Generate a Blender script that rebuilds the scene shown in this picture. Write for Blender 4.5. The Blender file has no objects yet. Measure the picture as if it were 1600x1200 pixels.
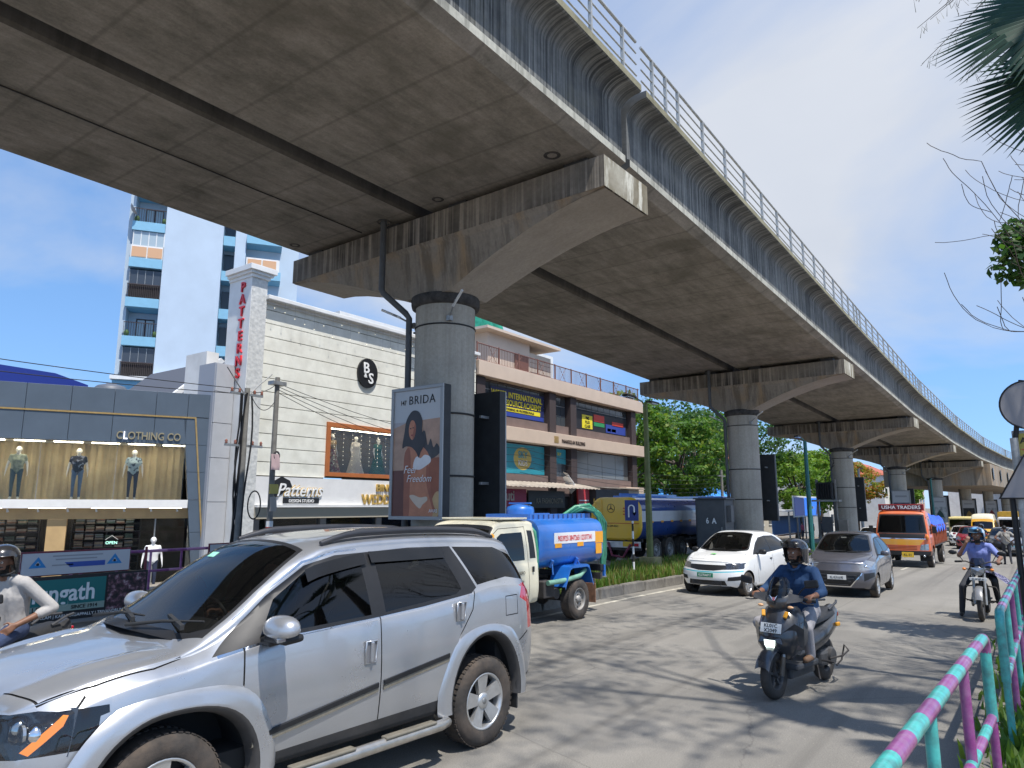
import bpy, bmesh, math, random
from mathutils import Vector, Matrix, Euler, noise as mnoise
import numpy as np
R = math.radians
scene = bpy.context.scene
COL = scene.collection
PITCH = math.atan(190 / 1103.0)
YAW = 0.62763
cam_data = bpy.data.cameras.new('camera')
cam_data.sensor_fit = 'HORIZONTAL'
cam_data.sensor_width = 36.0
cam_data.lens = 36.0 * 1103.0 / 1600.0
cam_data.clip_start = 0.05
cam_data.clip_end = 3000
cam = bpy.data.objects.new('camera', cam_data)
COL.objects.link(cam)
cam.location = (0, 0, 2.08)
cam.rotation_euler = (math.pi / 2 + PITCH, 0, YAW)
scene.camera = cam
SUN_DIR = Vector((0.39, -0.13, 0.912)).normalized()      # towards the sun
SUN_EL = math.asin(SUN_DIR.z)
world = bpy.data.worlds.new('World')
scene.world = world
world.use_nodes = True
wn = world.node_tree.nodes
wl = world.node_tree.links
wn.clear()
w_out = wn.new('ShaderNodeOutputWorld')
w_bg = wn.new('ShaderNodeBackground')
w_sky = wn.new('ShaderNodeTexSky')
w_sky.sky_type = 'NISHITA'
w_sky.sun_disc = False
w_sky.sun_elevation = SUN_EL
w_sky.sun_rotation = math.atan2(SUN_DIR.x, SUN_DIR.y)
w_sky.altitude = 10
w_sky.air_density = 1.15
w_sky.dust_density = 0.15
w_sky.ozone_density = 3.0
w_bg.inputs['Strength'].default_value = 0.122
w_tc = wn.new('ShaderNodeTexCoord')
w_sep = wn.new('ShaderNodeSeparateXYZ')
wl.new(w_tc.outputs['Generated'], w_sep.inputs[0])
def wmath(op, a, b=None, clamp=False):
 n = wn.new('ShaderNodeMath'); n.operation = op; n.use_clamp = clamp
 for i, s in enumerate((a, b)):
  if s is None: continue
  if isinstance(s, (int, float)): n.inputs[i].default_value = s
  else: wl.new(s, n.inputs[i])
 return n.outputs[0]
w_h = wmath('ADD', wmath('MAXIMUM', w_sep.outputs[2], 0.0), 0.22)
w_sv = wn.new('ShaderNodeCombineXYZ')
wl.new(w_sep.outputs[0], w_sv.inputs[0]); wl.new(w_sep.outputs[1], w_sv.inputs[1])
wl.new(wmath('ADD', wmath('MULTIPLY', wmath('MAXIMUM', w_sep.outputs[2], 0.0), 0.85), 0.2), w_sv.inputs[2])
wl.new(w_sv.outputs[0], w_sky.inputs['Vector'])
w_px = wmath('DIVIDE', w_sep.outputs[0], w_h)
w_py = wmath('DIVIDE', w_sep.outputs[1], w_h)
w_cmb = wn.new('ShaderNodeCombineXYZ')
wl.new(w_px, w_cmb.inputs[0]); wl.new(w_py, w_cmb.inputs[1])
w_cmb.inputs[2].default_value = 3.7
w_map = wn.new('ShaderNodeMapping')
w_map.inputs['Location'].default_value = (1.2, 5.5, 0.0)
wl.new(w_cmb.outputs[0], w_map.inputs[0])
w_n1 = wn.new('ShaderNodeTexNoise'); w_n1.inputs['Scale'].default_value = 0.62
w_n1.inputs['Detail'].default_value = 9; w_n1.inputs['Roughness'].default_value = 0.52
w_n1.inputs['Distortion'].default_value = 0.35
wl.new(w_map.outputs[0], w_n1.inputs['Vector'])
w_r = wn.new('ShaderNodeValToRGB')
w_r.color_ramp.elements[0].position = 0.47; w_r.color_ramp.elements[0].color = (0, 0, 0, 1)
w_r.color_ramp.elements[1].position = 0.66; w_r.color_ramp.elements[1].color = (1, 1, 1, 1)
wl.new(w_n1.outputs[0], w_r.inputs[0])
w_n2 = wn.new('ShaderNodeTexNoise'); w_n2.inputs['Scale'].default_value = 1.3
w_n2.inputs['Detail'].default_value = 5
wl.new(w_map.outputs[0], w_n2.inputs['Vector'])
w_cc = wn.new('ShaderNodeMix'); w_cc.data_type = 'RGBA'
wl.new(w_n2.outputs[0], w_cc.inputs[0])
w_cc.inputs[6].default_value = (3.5, 3.75, 4.2, 1)
w_cc.inputs[7].default_value = (5.2, 5.3, 5.5, 1)
w_mix = wn.new('ShaderNodeMix'); w_mix.data_type = 'RGBA'
w_fac = wmath('ADD', wmath('MULTIPLY', w_r.outputs[0], 0.88), 0.03)
wl.new(w_fac, w_mix.inputs[0])
w_hs = wn.new('ShaderNodeHueSaturation'); w_hs.inputs['Saturation'].default_value = 1.15; w_hs.inputs['Value'].default_value = 1.38
wl.new(w_sky.outputs[0], w_hs.inputs['Color']); wl.new(w_hs.outputs[0], w_mix.inputs[6])
wl.new(w_cc.outputs[2], w_mix.inputs[7])
wl.new(w_mix.outputs[2], w_bg.inputs['Color'])
wl.new(w_bg.outputs[0], w_out.inputs[0])
sun_data = bpy.data.lights.new('sun', 'SUN')
sun_data.energy = 4.1
sun_data.angle = R(0.53)
sun_data.color = (1.0, 0.955, 0.89)
sun = bpy.data.objects.new('sun', sun_data)
COL.objects.link(sun)
sun.rotation_euler = SUN_DIR.to_track_quat('Z', 'Y').to_euler()
sun.location = (20, -10, 60)
vs = scene.view_settings
vs.view_transform = 'Standard'
vs.look = 'None'
vs.gamma = 1.0
vs.use_curve_mapping = False
vs.exposure = 0.5
scene.cycles.max_bounces = 6
scene.cycles.transparent_max_bounces = 12
scene.cycles.use_denoising = True
MATS = {}
def srgb(h):
 h = h.lstrip('#')
 out = []
 for i in (0, 2, 4):
  c = int(h[i:i + 2], 16) / 255.0
  out.append(c / 12.92 if c <= 0.04045 else ((c + 0.055) / 1.055) ** 2.4)
 return tuple(out)
class NT:
 """small wrapper for building a node material"""
 def __init__(self, name):
  m = bpy.data.materials.new(name); m.use_nodes = True
  self.m = m; self.n = m.node_tree.nodes; self.l = m.node_tree.links
  self.n.clear()
  self.out = self.n.new('ShaderNodeOutputMaterial')
  self.b = self.n.new('ShaderNodeBsdfPrincipled')
  self.l.new(self.b.outputs[0], self.out.inputs[0])
  self.tc = self.n.new('ShaderNodeTexCoord')
 def set(self, key, v):
  s = self.b.inputs[key]
  if isinstance(v, bpy.types.NodeSocket): self.l.new(v, s)
  elif isinstance(v, tuple) and len(v) == 3: s.default_value = (*v, 1)
  else: s.default_value = v
 def vec(self, scale=(1, 1, 1), loc=(0, 0, 0), rot=(0, 0, 0), coord='Object'):
  mp = self.n.new('ShaderNodeMapping')
  mp.inputs['Scale'].default_value = scale
  mp.inputs['Location'].default_value = loc
  mp.inputs['Rotation'].default_value = rot
  self.l.new(self.tc.outputs[coord], mp.inputs[0])
  return mp.outputs[0]
 def noise(self, vec, scale=1, detail=4, rough=0.55, dist=0.0):
  t = self.n.new('ShaderNodeTexNoise')
  t.inputs['Scale'].default_value = scale; t.inputs['Detail'].default_value = detail
  t.inputs['Roughness'].default_value = rough; t.inputs['Distortion'].default_value = dist
  self.l.new(vec, t.inputs['Vector'])
  return t.outputs[0]
 def voro(self, vec, scale=1, feature='F1', out='Distance'):
  t = self.n.new('ShaderNodeTexVoronoi'); t.feature = feature
  t.inputs['Scale'].default_value = scale
  self.l.new(vec, t.inputs['Vector'])
  return t.outputs[out]
 def ramp(self, fac, stops):
  r = self.n.new('ShaderNodeValToRGB')
  e = r.color_ramp.elements
  while len(e) < len(stops): e.new(0.5)
  for i, (p, c) in enumerate(stops):
   e[i].position = p
   if not isinstance(c, tuple): c = (c, c, c)
   e[i].color = (*c[:3], 1)
  self.l.new(fac, r.inputs[0])
  return r.outputs[0]
 def mix(self, fac, a, b, mode='MIX'):
  x = self.n.new('ShaderNodeMix'); x.data_type = 'RGBA'; x.blend_type = mode
  for i, v in ((0, fac), (6, a), (7, b)):
   if isinstance(v, bpy.types.NodeSocket): self.l.new(v, x.inputs[i])
   elif isinstance(v, tuple): x.inputs[i].default_value = (*v[:3], 1)
   else: x.inputs[i].default_value = v
  return x.outputs[2]
 def math(self, op, a, b=0.0, clamp=False):
  x = self.n.new('ShaderNodeMath'); x.operation = op; x.use_clamp = clamp
  for i, v in ((0, a), (1, b)):
   if isinstance(v, bpy.types.NodeSocket): self.l.new(v, x.inputs[i])
   else: x.inputs[i].default_value = v
  return x.outputs[0]
 def bump(self, h, strength=0.3, dist=0.02):
  b = self.n.new('ShaderNodeBump')
  b.inputs['Strength'].default_value = strength; b.inputs['Distance'].default_value = dist
  self.l.new(h, b.inputs['Height'])
  self.l.new(b.outputs[0], self.b.inputs['Normal'])
def mat(name, col=(0.5, 0.5, 0.5), rough=0.6, metal=0.0, var=0.0, scale=3.0, bump=0.0, bscale=None,
  spec=0.5, coat=0.0, alpha=1.0, emit=None, estr=0.0, dirt=None, dirt_amt=0.0, dirt_scale=1.5):
 if name in MATS: return MATS[name]
 if isinstance(col, str): col = srgb(col)
 t = NT(name)
 c = col
 if var > 0:
  nz = t.noise(t.vec(), scale, 5, 0.6)
  lo = tuple(max(0, k * (1 - var)) for k in col); hi = tuple(min(1, k * (1 + var)) for k in col)
  c = t.ramp(nz, [(0.3, lo), (0.7, hi)])
 if dirt is not None:
  if isinstance(dirt, str): dirt = srgb(dirt)
  f = t.ramp(t.noise(t.vec(loc=(3, 7, 1)), dirt_scale, 6, 0.65), [(0.42, 0.0), (0.72, dirt_amt)])
  c = t.mix(f, c, dirt)
 t.set('Base Color', c); t.set('Roughness', rough); t.set('Metallic', metal)
 t.set('Specular IOR Level', spec); t.set('Coat Weight', coat); t.set('Coat Roughness', 0.03)
 if alpha < 1: t.set('Alpha', alpha)
 if emit is not None:
  t.set('Emission Color', emit if not isinstance(emit, str) else srgb(emit)); t.set('Emission Strength', estr)
 if bump > 0:
  t.bump(t.noise(t.vec(), bscale or scale * 6, 5, 0.65), bump, 0.01)
 MATS[name] = t.m
 return t.m
def concrete(name, base, dark, streak=(7, 7, 0.22), s_amt=0.8, s_lo=0.45, s_hi=0.62, blot=0.5, b_amt=0.4, tint=None, t_amt=0.0, bump=0.25, light=None):
 """concrete with rain streaks along local z, blotches and an optional warm tint"""
 t = NT(name)
 if isinstance(base, str): base = srgb(base)
 if isinstance(dark, str): dark = srgb(dark)
 fine = t.noise(t.vec(), 14, 6, 0.7)
 c = t.ramp(fine, [(0.25, tuple(k * 0.82 for k in base)), (0.75, tuple(min(1, k * 1.16) for k in base))])
 if light is not None:
  lf = t.ramp(t.noise(t.vec(streak, loc=(5, 3, 9)), 1.7, 6, 0.6), [(0.5, 0.0), (0.68, 0.75)])
  c = t.mix(lf, c, light)
 if tint is not None:
  tf = t.ramp(t.noise(t.vec((0.9, 0.9, 0.35), loc=(11, 2, 4)), 1.0, 5, 0.6, 0.6), [(0.46, 0.0), (0.66, t_amt)])
  c = t.mix(tf, c, tint)
 bf = t.ramp(t.noise(t.vec(loc=(1, 9, 2)), blot, 7, 0.62, 0.5), [(0.42, 0.0), (0.68, b_amt)])
 c = t.mix(bf, c, dark)
 sf = t.ramp(t.noise(t.vec(streak), 1.0, 8, 0.68), [(s_lo, 0.0), (s_hi, s_amt)])
 reach = t.ramp(t.noise(t.vec((0.5, 0.5, 0.6), loc=(4, 4, 4)), 1.0, 4, 0.6), [(0.35, 0.35), (0.65, 1.0)])
 sf = t.mix(1.0, sf, reach, 'MULTIPLY')
 c = t.mix(sf, c, dark)
 t.set('Base Color', c); t.set('Roughness', 0.88); t.set('Specular IOR Level', 0.25)
 t.bump(t.noise(t.vec(), 30, 6, 0.7), bump, 0.01)
 MATS[name] = t.m
 return t.m
def glass(name, tint=(0.02, 0.025, 0.03), trans=0.3, rough=0.02, ior=1.6):
 """window glass: clear mirror-like reflection over a tinted see-through body"""
 if name in MATS: return MATS[name]
 t = NT(name)
 t.n.remove(t.b)
 tr = t.n.new('ShaderNodeBsdfTransparent'); tr.inputs[0].default_value = (trans, trans * 1.03, trans * 1.02, 1)
 df = t.n.new('ShaderNodeBsdfDiffuse'); df.inputs[0].default_value = (*tint, 1)
 m1 = t.n.new('ShaderNodeMixShader'); m1.inputs[0].default_value = 0.12
 t.l.new(tr.outputs[0], m1.inputs[1]); t.l.new(df.outputs[0], m1.inputs[2])
 gl = t.n.new('ShaderNodeBsdfGlossy'); gl.inputs['Roughness'].default_value = rough
 fr = t.n.new('ShaderNodeFresnel'); fr.inputs[0].default_value = ior
 m2 = t.n.new('ShaderNodeMixShader')
 t.l.new(fr.outputs[0], m2.inputs[0]); t.l.new(m1.outputs[0], m2.inputs[1]); t.l.new(gl.outputs[0], m2.inputs[2])
 t.l.new(m2.outputs[0], t.out.inputs[0])
 MATS[name] = t.m
 return t.m
class MB:
 def __init__(self):
  self.v = []; self.f = []; self.m = []; self.s = []
 def add(self, verts, faces, mi=0, smooth=False, M=None):
  o = len(self.v)
  if M is not None: verts = [M @ Vector(p) for p in verts]
  self.v += [tuple(p) for p in verts]
  for f in faces:
   self.f.append([i + o for i in f]); self.m.append(mi); self.s.append(smooth)
  return self
 def box(self, c, s, mi=0, rz=0.0, rx=0.0, ry=0.0, M=None, taper=1.0, bev=0.0):
  hx, hy, hz = s[0] / 2, s[1] / 2, s[2] / 2
  T = Matrix.Translation(c) @ Euler((rx, ry, rz)).to_matrix().to_4x4()
  if M is not None: T = M @ T
  if bev > 0 and bev < min(hx, hy, hz):
   vs_, q = [], []
   for sz in (-1, 1):
    for (ax, ay, az) in ((hx - bev, hy - bev, hz), (hx, hy - bev, hz - bev), (hx - bev, hy, hz - bev)):
     pass
   bm = bmesh.new()
   bmesh.ops.create_cube(bm, size=1.0)
   for v in bm.verts: v.co = Vector((v.co.x * s[0], v.co.y * s[1], v.co.z * s[2]))
   if taper != 1.0:
    for v in bm.verts:
     if v.co.z > 0: v.co.x *= taper; v.co.y *= taper
   bmesh.ops.bevel(bm, geom=bm.edges[:], offset=bev, segments=2, profile=0.5, affect='EDGES')
   bm.verts.index_update()
   self.add([v.co.copy() for v in bm.verts], [[v.index for v in f.verts] for f in bm.faces], mi, False, T)
   bm.free()
   return self
  t = taper
  vs_ = [(-hx, -hy, -hz), (hx, -hy, -hz), (hx, hy, -hz), (-hx, hy, -hz), (-hx * t, -hy * t, hz), (hx * t, -hy * t, hz), (hx * t, hy * t, hz), (-hx * t, hy * t, hz)]
  self.add(vs_, [(0, 3, 2, 1), (4, 5, 6, 7), (0, 1, 5, 4), (1, 2, 6, 5), (2, 3, 7, 6), (3, 0, 4, 7)], mi, False, T)
  return self
 def cyl(self, p0, p1, r0, r1=None, n=16, mi=0, caps=True, smooth=True, M=None):
  p0 = Vector(p0); p1 = Vector(p1); r1 = r0 if r1 is None else r1
  d = (p1 - p0)
  if d.length < 1e-9: return self
  q = d.to_track_quat('Z', 'Y').to_matrix()
  a = [p0 + q @ Vector((math.cos(2 * math.pi * i / n) * r0, math.sin(2 * math.pi * i / n) * r0, 0)) for i in range(n)]
  b = [p1 + q @ Vector((math.cos(2 * math.pi * i / n) * r1, math.sin(2 * math.pi * i / n) * r1, 0)) for i in range(n)]
  self.add(a + b, [(i, (i + 1) % n, n + (i + 1) % n, n + i) for i in range(n)], mi, smooth, M)
  if caps:
   self.add(a, [tuple(reversed(range(n)))], mi, False, M)
   self.add(b, [tuple(range(n))], mi, False, M)
  return self
 def tube(self, pts, r, n=8, mi=0, caps=True, M=None, mats=None, closed=False):
  pts = [Vector(p) for p in pts]
  k = len(pts)
  rr = r if isinstance(r, (list, tuple)) else [r] * k
  prev = None; rings = []
  for i, p in enumerate(pts):
   if closed: d = pts[(i + 1) % k] - pts[i - 1]
   else: d = pts[min(i + 1, k - 1)] - pts[max(i - 1, 0)]
   if d.length < 1e-9: d = Vector((0, 0, 1))
   d.normalize()
   if prev is None:
    up = Vector((0, 0, 1)) if abs(d.z) < 0.95 else Vector((1, 0, 0))
    a = d.cross(up).normalized()
   else:
    a = (prev - d * prev.dot(d))
    if a.length < 1e-6: a = d.orthogonal()
    a.normalize()
   prev = a; b = d.cross(a)
   rings.append([p + (a * math.cos(2 * math.pi * j / n) + b * math.sin(2 * math.pi * j / n)) * rr[i] for j in range(n)])
  for i in range(k if closed else k - 1):
   A = rings[i]; B = rings[(i + 1) % k]
   self.add(A + B, [(j, n + j, n + (j + 1) % n, (j + 1) % n) for j in range(n)], (mats[i] if mats else mi), True, M)
  if caps and not closed:
   self.add(rings[0], [tuple(range(n))], mats[0] if mats else mi, False, M)
   self.add(rings[-1], [tuple(reversed(range(n)))], mats[-1] if mats else mi, False, M)
  return self
 def prism(self, poly, axis, a, b, mi=0, M=None, smooth=False):
  """extrude 2D polygon along axis from a to b; poly coords: x->(y,z) y->(x,z) z->(x,y)"""
  def P(p, t):
   return {'x': (t, p[0], p[1]), 'y': (p[0], t, p[1]), 'z': (p[0], p[1], t)}[axis]
  n = len(poly)
  va = [P(p, a) for p in poly]; vb = [P(p, b) for p in poly]
  area = sum(poly[i][0] * poly[(i + 1) % n][1] - poly[(i + 1) % n][0] * poly[i][1] for i in range(n))
  flip = (area > 0) != (axis == 'y')
  if b < a: flip = not flip
  sides = [(i, (i + 1) % n, n + (i + 1) % n, n + i) for i in range(n)]
  if not flip: sides = [tuple(reversed(s)) for s in sides]
  self.add(va + vb, sides, mi, smooth, M)
  fa = tuple(range(n)); fb = tuple(range(n))
  if flip: self.add(va, [tuple(reversed(fa))], mi, False, M); self.add(vb, [fb], mi, False, M)
  else: self.add(va, [fa], mi, False, M); self.add(vb, [tuple(reversed(fb))], mi, False, M)
  return self
 def lathe(self, prof, n=24, mi=0, M=None, axis='z', mats=None, smooth=True):
  """prof: list of (r, t) along axis"""
  rings = []
  for (r, t) in prof:
   ring = []
   for j in range(n):
    a = 2 * math.pi * j / n
    c, s_ = math.cos(a) * r, math.sin(a) * r
    ring.append({'z': (c, s_, t), 'y': (s_, t, c), 'x': (t, c, s_)}[axis])
   rings.append(ring)
  for i in range(len(prof) - 1):
   self.add(rings[i] + rings[i + 1], [(j, (j + 1) % n, n + (j + 1) % n, n + j) for j in range(n)], mats[i] if mats else mi, smooth, M)
  return self
 def ball(self, c, r, n=12, k=8, mi=0, M=None):
  if not isinstance(r, (tuple, list)): r = (r, r, r)
  vs_ = [(c[0], c[1], c[2] - r[2])]
  for i in range(1, k):
   t = math.pi * i / k
   for j in range(n):
    a = 2 * math.pi * j / n
    vs_.append((c[0] + r[0] * math.sin(t) * math.cos(a), c[1] + r[1] * math.sin(t) * math.sin(a), c[2] - r[2] * math.cos(t)))
  vs_.append((c[0], c[1], c[2] + r[2]))
  fs = [(0, 1 + (j + 1) % n, 1 + j) for j in range(n)]
  for i in range(k - 2):
   o = 1 + i * n
   fs += [(o + j, o + (j + 1) % n, o + n + (j + 1) % n, o + n + j) for j in range(n)]
  o = 1 + (k - 2) * n; L = len(vs_) - 1
  fs += [(o + j, o + (j + 1) % n, L) for j in range(n)]
  self.add(vs_, fs, mi, True, M)
  return self
 def grid(self, P, nu, nv, mi=0, smooth=True, M=None):
  """P(i,j) -> point"""
  vs_ = [P(i, j) for i in range(nu + 1) for j in range(nv + 1)]
  w = nv + 1
  self.add(vs_, [(i * w + j, (i + 1) * w + j, (i + 1) * w + j + 1, i * w + j + 1) for i in range(nu) for j in range(nv)], mi, smooth, M)
  return self
 def quad(self, a, b, c, d, mi=0, M=None):
  self.add([a, b, c, d], [(0, 1, 2, 3)], mi, False, M); return self
 def mesh(self, name, mats):
  me = bpy.data.meshes.new(name)
  if any(self.s):                      # smooth faces share their vertices so that they shade as one surface
   key = {}; remap = {}
   for f, sm in zip(self.f, self.s):
    if not sm: continue
    for i in f:
     p = self.v[i]; k = (round(p[0], 5), round(p[1], 5), round(p[2], 5))
     remap[i] = key.setdefault(k, i)
   self.f = [[remap.get(i, i) for i in f] if sm else f for f, sm in zip(self.f, self.s)]
   keep = [(f, m_, s_) for f, m_, s_ in ((list(dict.fromkeys(f)), m_, s_) for f, m_, s_ in zip(self.f, self.m, self.s)) if len(f) > 2]
   self.f = [k[0] for k in keep]; self.m = [k[1] for k in keep]; self.s = [k[2] for k in keep]
   used = sorted({i for f in self.f for i in f}); ix = {o: n for n, o in enumerate(used)}
   self.v = [self.v[i] for i in used]; self.f = [[ix[i] for i in f] for f in self.f]
  me.from_pydata(self.v, [], self.f)
  for m in (mats if isinstance(mats, (list, tuple)) else [mats]): me.materials.append(m)
  me.polygons.foreach_set('material_index', self.m)
  me.polygons.foreach_set('use_smooth', self.s)
  me.update()
  return me
 def build(self, name, mats, parent=None, loc=None, rz=0.0, M=None):
  me = self.mesh(name, mats)
  return link(name, me, parent, loc, rz, M)
def link(name, me, parent=None, loc=None, rz=0.0, M=None):
 o = bpy.data.objects.new(name, me)
 COL.objects.link(o)
 if parent is not None: o.parent = parent
 if M is not None: o.matrix_local = M
 else:
  if loc is not None: o.location = loc
  if rz: o.rotation_euler = (0, 0, rz)
 return o
def empty(name, loc=(0, 0, 0), rz=0.0):
 o = bpy.data.objects.new(name, None)
 o.empty_display_size = 0.2
 COL.objects.link(o)
 o.location = loc; o.rotation_euler = (0, 0, rz)
 return o
def tag(o, label, cat, group=None, kind=None):
 if label: o['label'] = label
 if cat: o['category'] = cat
 if group: o['group'] = group
 if kind: o['kind'] = kind
 return o
def thing(name, label, cat, loc=(0, 0, 0), rz=0.0, group=None):
 return tag(empty(name, loc, rz), label, cat, group)
def struct(o, kind='structure'):
 o['kind'] = kind
 return o
def copy_tree(root, loc=None, rz=None, parent=None):
 c = root.copy(); COL.objects.link(c); c.parent = parent
 if loc is not None: c.location = loc
 if rz is not None: c.rotation_euler = (0, 0, rz)
 for ch in list(root.children): copy_tree(ch, parent=c)
 return c
_txt = {}
def text_mesh(s, size=1.0, depth=0.01, align='CENTER', bold=0.0, shear=0.0, space=1.0, sx=1.0, name='lettering'):
 cu = bpy.data.curves.new('t', 'FONT')
 cu.body = s; cu.size = size; cu.extrude = depth / 2; cu.align_x = align; cu.align_y = 'BOTTOM_BASELINE'
 cu.offset = bold * size; cu.shear = shear; cu.space_character = space; cu.resolution_u = 3
 ob = bpy.data.objects.new('t', cu); COL.objects.link(ob)
 dg = bpy.context.evaluated_depsgraph_get()
 me = bpy.data.meshes.new_from_object(ob.evaluated_get(dg))
 bpy.data.objects.remove(ob); bpy.data.curves.remove(cu)
 me.name = name
 if sx != 1.0: me.transform(Matrix.Diagonal((sx, 1, 1, 1)))
 return me
UP = Matrix.Rotation(math.pi / 2, 4, 'X')           # text plane -> standing, facing local -y
def put_text(s, parent, pos, size, m, depth=0.02, align='CENTER', bold=0.0, shear=0.0, space=1.0, sx=1.0, rot=0.0, name='lettering', M=None):
 me = text_mesh(s, size, depth, align, bold, shear, space, sx, name)
 me.materials.clear(); me.materials.append(m)
 base = Matrix.Translation(pos) @ (M if M is not None else UP) @ Matrix.Rotation(rot, 4, 'Z')
 return link(name, me, parent, M=base)
# ================================================================== the setting
def shift(Y):
 if Y < 40: return 0.0
 if Y < 120: return (Y - 40) ** 2 / 1900.0
 return 80 ** 2 / 1900.0 + (Y - 120) * 0.0842
def drop(Y):
 """the road falls gently away from the viewpoint"""
 if Y < 8: return 0.0
 if Y < 20: return -0.019 * (Y - 8) ** 2 / 24
 if Y < 110: return -0.019 * (Y - 14)
 return -0.019 * 96
ORD = ['nearest', 'second', 'third', 'fourth', 'fifth', 'sixth', 'seventh', 'eighth', 'ninth', 'tenth', 'eleventh']
def asphalt(name, a, b, dark):
 t = NT(name)
 v = t.vec()
 c = t.ramp(t.noise(v, 0.35, 6, 0.6), [(0.3, a), (0.7, b)])
 spk = t.ramp(t.noise(v, 90, 3, 0.7), [(0.35, 0.72), (0.65, 1.22)])
 c = t.mix(1.0, c, spk, 'MULTIPLY')
 worn = t.ramp(t.noise(t.vec((1.1, 0.06, 1)), 1.0, 5, 0.6), [(0.45, 0.0), (0.7, 0.5)])
 c = t.mix(worn, c, dark)
 pat = t.ramp(t.noise(t.vec(loc=(9, 3, 0)), 0.22, 3, 0.4), [(0.57, 0.0), (0.585, 0.35)])
 c = t.mix(pat, c, dark)
 crack = t.voro(t.mix(0.25, t.vec(), t.noise(t.vec(), 1.4, 5, 0.7), 'ADD'), 0.3, 'DISTANCE_TO_EDGE')
 cf = t.ramp(crack, [(0.0, 0.3), (0.003, 0.0)])
 c = t.mix(cf, c, (0.03, 0.028, 0.026))
 oil = t.ramp(t.noise(t.vec((2.6, 0.035, 1), loc=(0.4, 2, 0)), 1.0, 3, 0.5), [(0.55, 0.0), (0.68, 0.4)]); c = t.mix(oil, c, (0.085, 0.08, 0.072))
 grit = t.ramp(t.noise(t.vec(loc=(5, 5, 1)), 34, 2, 0.5), [(0.70, 0.0), (0.74, 0.6)]); c = t.mix(grit, c, (0.42, 0.39, 0.33))
 spots = t.ramp(t.noise(t.vec(loc=(2, 1, 5)), 3.2, 4, 0.7), [(0.66, 0.0), (0.72, 0.5)])
 c = t.mix(spots, c, dark)
 t.set('Base Color', c); t.set('Roughness', 0.9); t.set('Specular IOR Level', 0.3)
 t.bump(t.noise(v, 120, 4, 0.75), 0.5, 0.006)
 return t.m
M_ROAD = asphalt('road_asphalt', (0.205, 0.193, 0.17), (0.265, 0.248, 0.218), (0.135, 0.128, 0.115))
M_GROUND = mat('ground_soil', (0.20, 0.17, 0.135), 0.95, var=0.35, scale=0.7, bump=0.4, bscale=25)
M_PAVE = mat('pavement_concrete', (0.27, 0.24, 0.20), 0.9, var=0.25, scale=1.2, bump=0.35, bscale=30)
M_SOIL = mat('median_soil', (0.10, 0.075, 0.05), 0.95, var=0.4, scale=2.0, bump=0.5, bscale=20)
g = MB()
XS = [-900, -60, -24, -20.0, -17.0, -0.5, 6, 40, 900]
ZS = [-0.75, -0.75, -0.72, -0.45, -0.09, -0.09, -0.09, -0.2, -0.2]
YS = [-400, -40, 8, 14, 20, 40, 80, 120, 160, 200, 260, 400, 1400]
def gp(i, j): return (XS[i] + (shift(min(YS[j], 260)) if 0 < i < 8 else 0), YS[j], ZS[i] + drop(YS[j]) - (0 if abs(XS[i]) < 100 else 0.5))
g.grid(gp, len(XS) - 1, len(YS) - 1, 0, False)
struct(g.build('ground', M_GROUND))
def ribbon(x0, x1, y0, y1, z, step=5.0, n=1):
 b = MB(); k = max(1, int((y1 - y0) / step))
 b.grid(lambda i, j: (x0 + (x1 - x0) * i / n + shift(y0 + (y1 - y0) * j / k), y0 + (y1 - y0) * j / k, z + drop(y0 + (y1 - y0) * j / k)), n, k, 0, False)
 return b
struct(ribbon(-17.0, -0.62, -30, 320, 0.0).build('road', M_ROAD))
M_LINE = mat('road_paint', (0.52, 0.49, 0.40), 0.85, var=0.25, scale=4, dirt=(0.18, 0.165, 0.145), dirt_amt=0.9, dirt_scale=5)
tag(struct(ribbon(-7.86, -7.74, 10.5, 200, 0.004).build('edge_line', M_LINE)), 'worn pale edge line along the median kerb', None)
for i in range(2, 9):
 y0 = 4.0 + i * 9
 struct(ribbon(-4.3, -4.19, y0, y0 + 2.2, 0.004, 1.1).build('lane_dash', M_LINE))
M_KERB = concrete('kerb_concrete', (0.22, 0.205, 0.18), (0.06, 0.055, 0.05), streak=(3, 3, 2), s_amt=0.5, blot=1.2, b_amt=0.7)
b = MB(); b.grid(lambda i, j: ((-0.45, -0.45, 5.8)[i] + shift(-30 + 5 * j), -30 + 5 * j, (-0.05, 0.125, 0.125)[i] + drop(-30 + 5 * j)), 2, 44, 0, False)
pav = struct(b.build('pavement', M_PAVE))
M_PTILE = mat('pavement_tile_red', (0.23, 0.10, 0.075), 0.85, var=0.25, scale=6, bump=0.3)
tl = MB(); tl.box((0, 0, 0), (0.29, 0.29, 0.03), bev=0.006); tlm = tl.mesh('paving_tile', M_PTILE)
for i in range(4):
 for j in range(28):
  link('paving_tile', tlm, pav, (0.42 + 0.3 * i, 2.0 + 0.3 * j, 0.118 + drop(2.0 + .3 * j)))
ks = MB(); ks.box((0, 0, 0), (0.16, 0.98, 0.24), bev=0.02); ksm = ks.mesh('kerb_stone', M_KERB)
for j in range(40):
 random.seed(j)
 link('kerb_stone', ksm, pav, (-0.52 + random.uniform(-.01, .01), 1.0 + j * 1.0, 0.045 + drop(1.0 + j) + random.uniform(-.012, .012)), random.uniform(-.012, .012))
b = MB(); b.grid(lambda i, j: ((-17.0, -17.0, -20.5, -24.0)[i] + shift(-30 + 5 * j), -30 + 5 * j, (-0.1, 0.13, -0.2, -0.42)[i] + drop(-30 + 5 * j)), 3, 40, 0, False)
far_pav = struct(b.build('far_pavement', M_PAVE))
b = MB()
NM = 60
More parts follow.
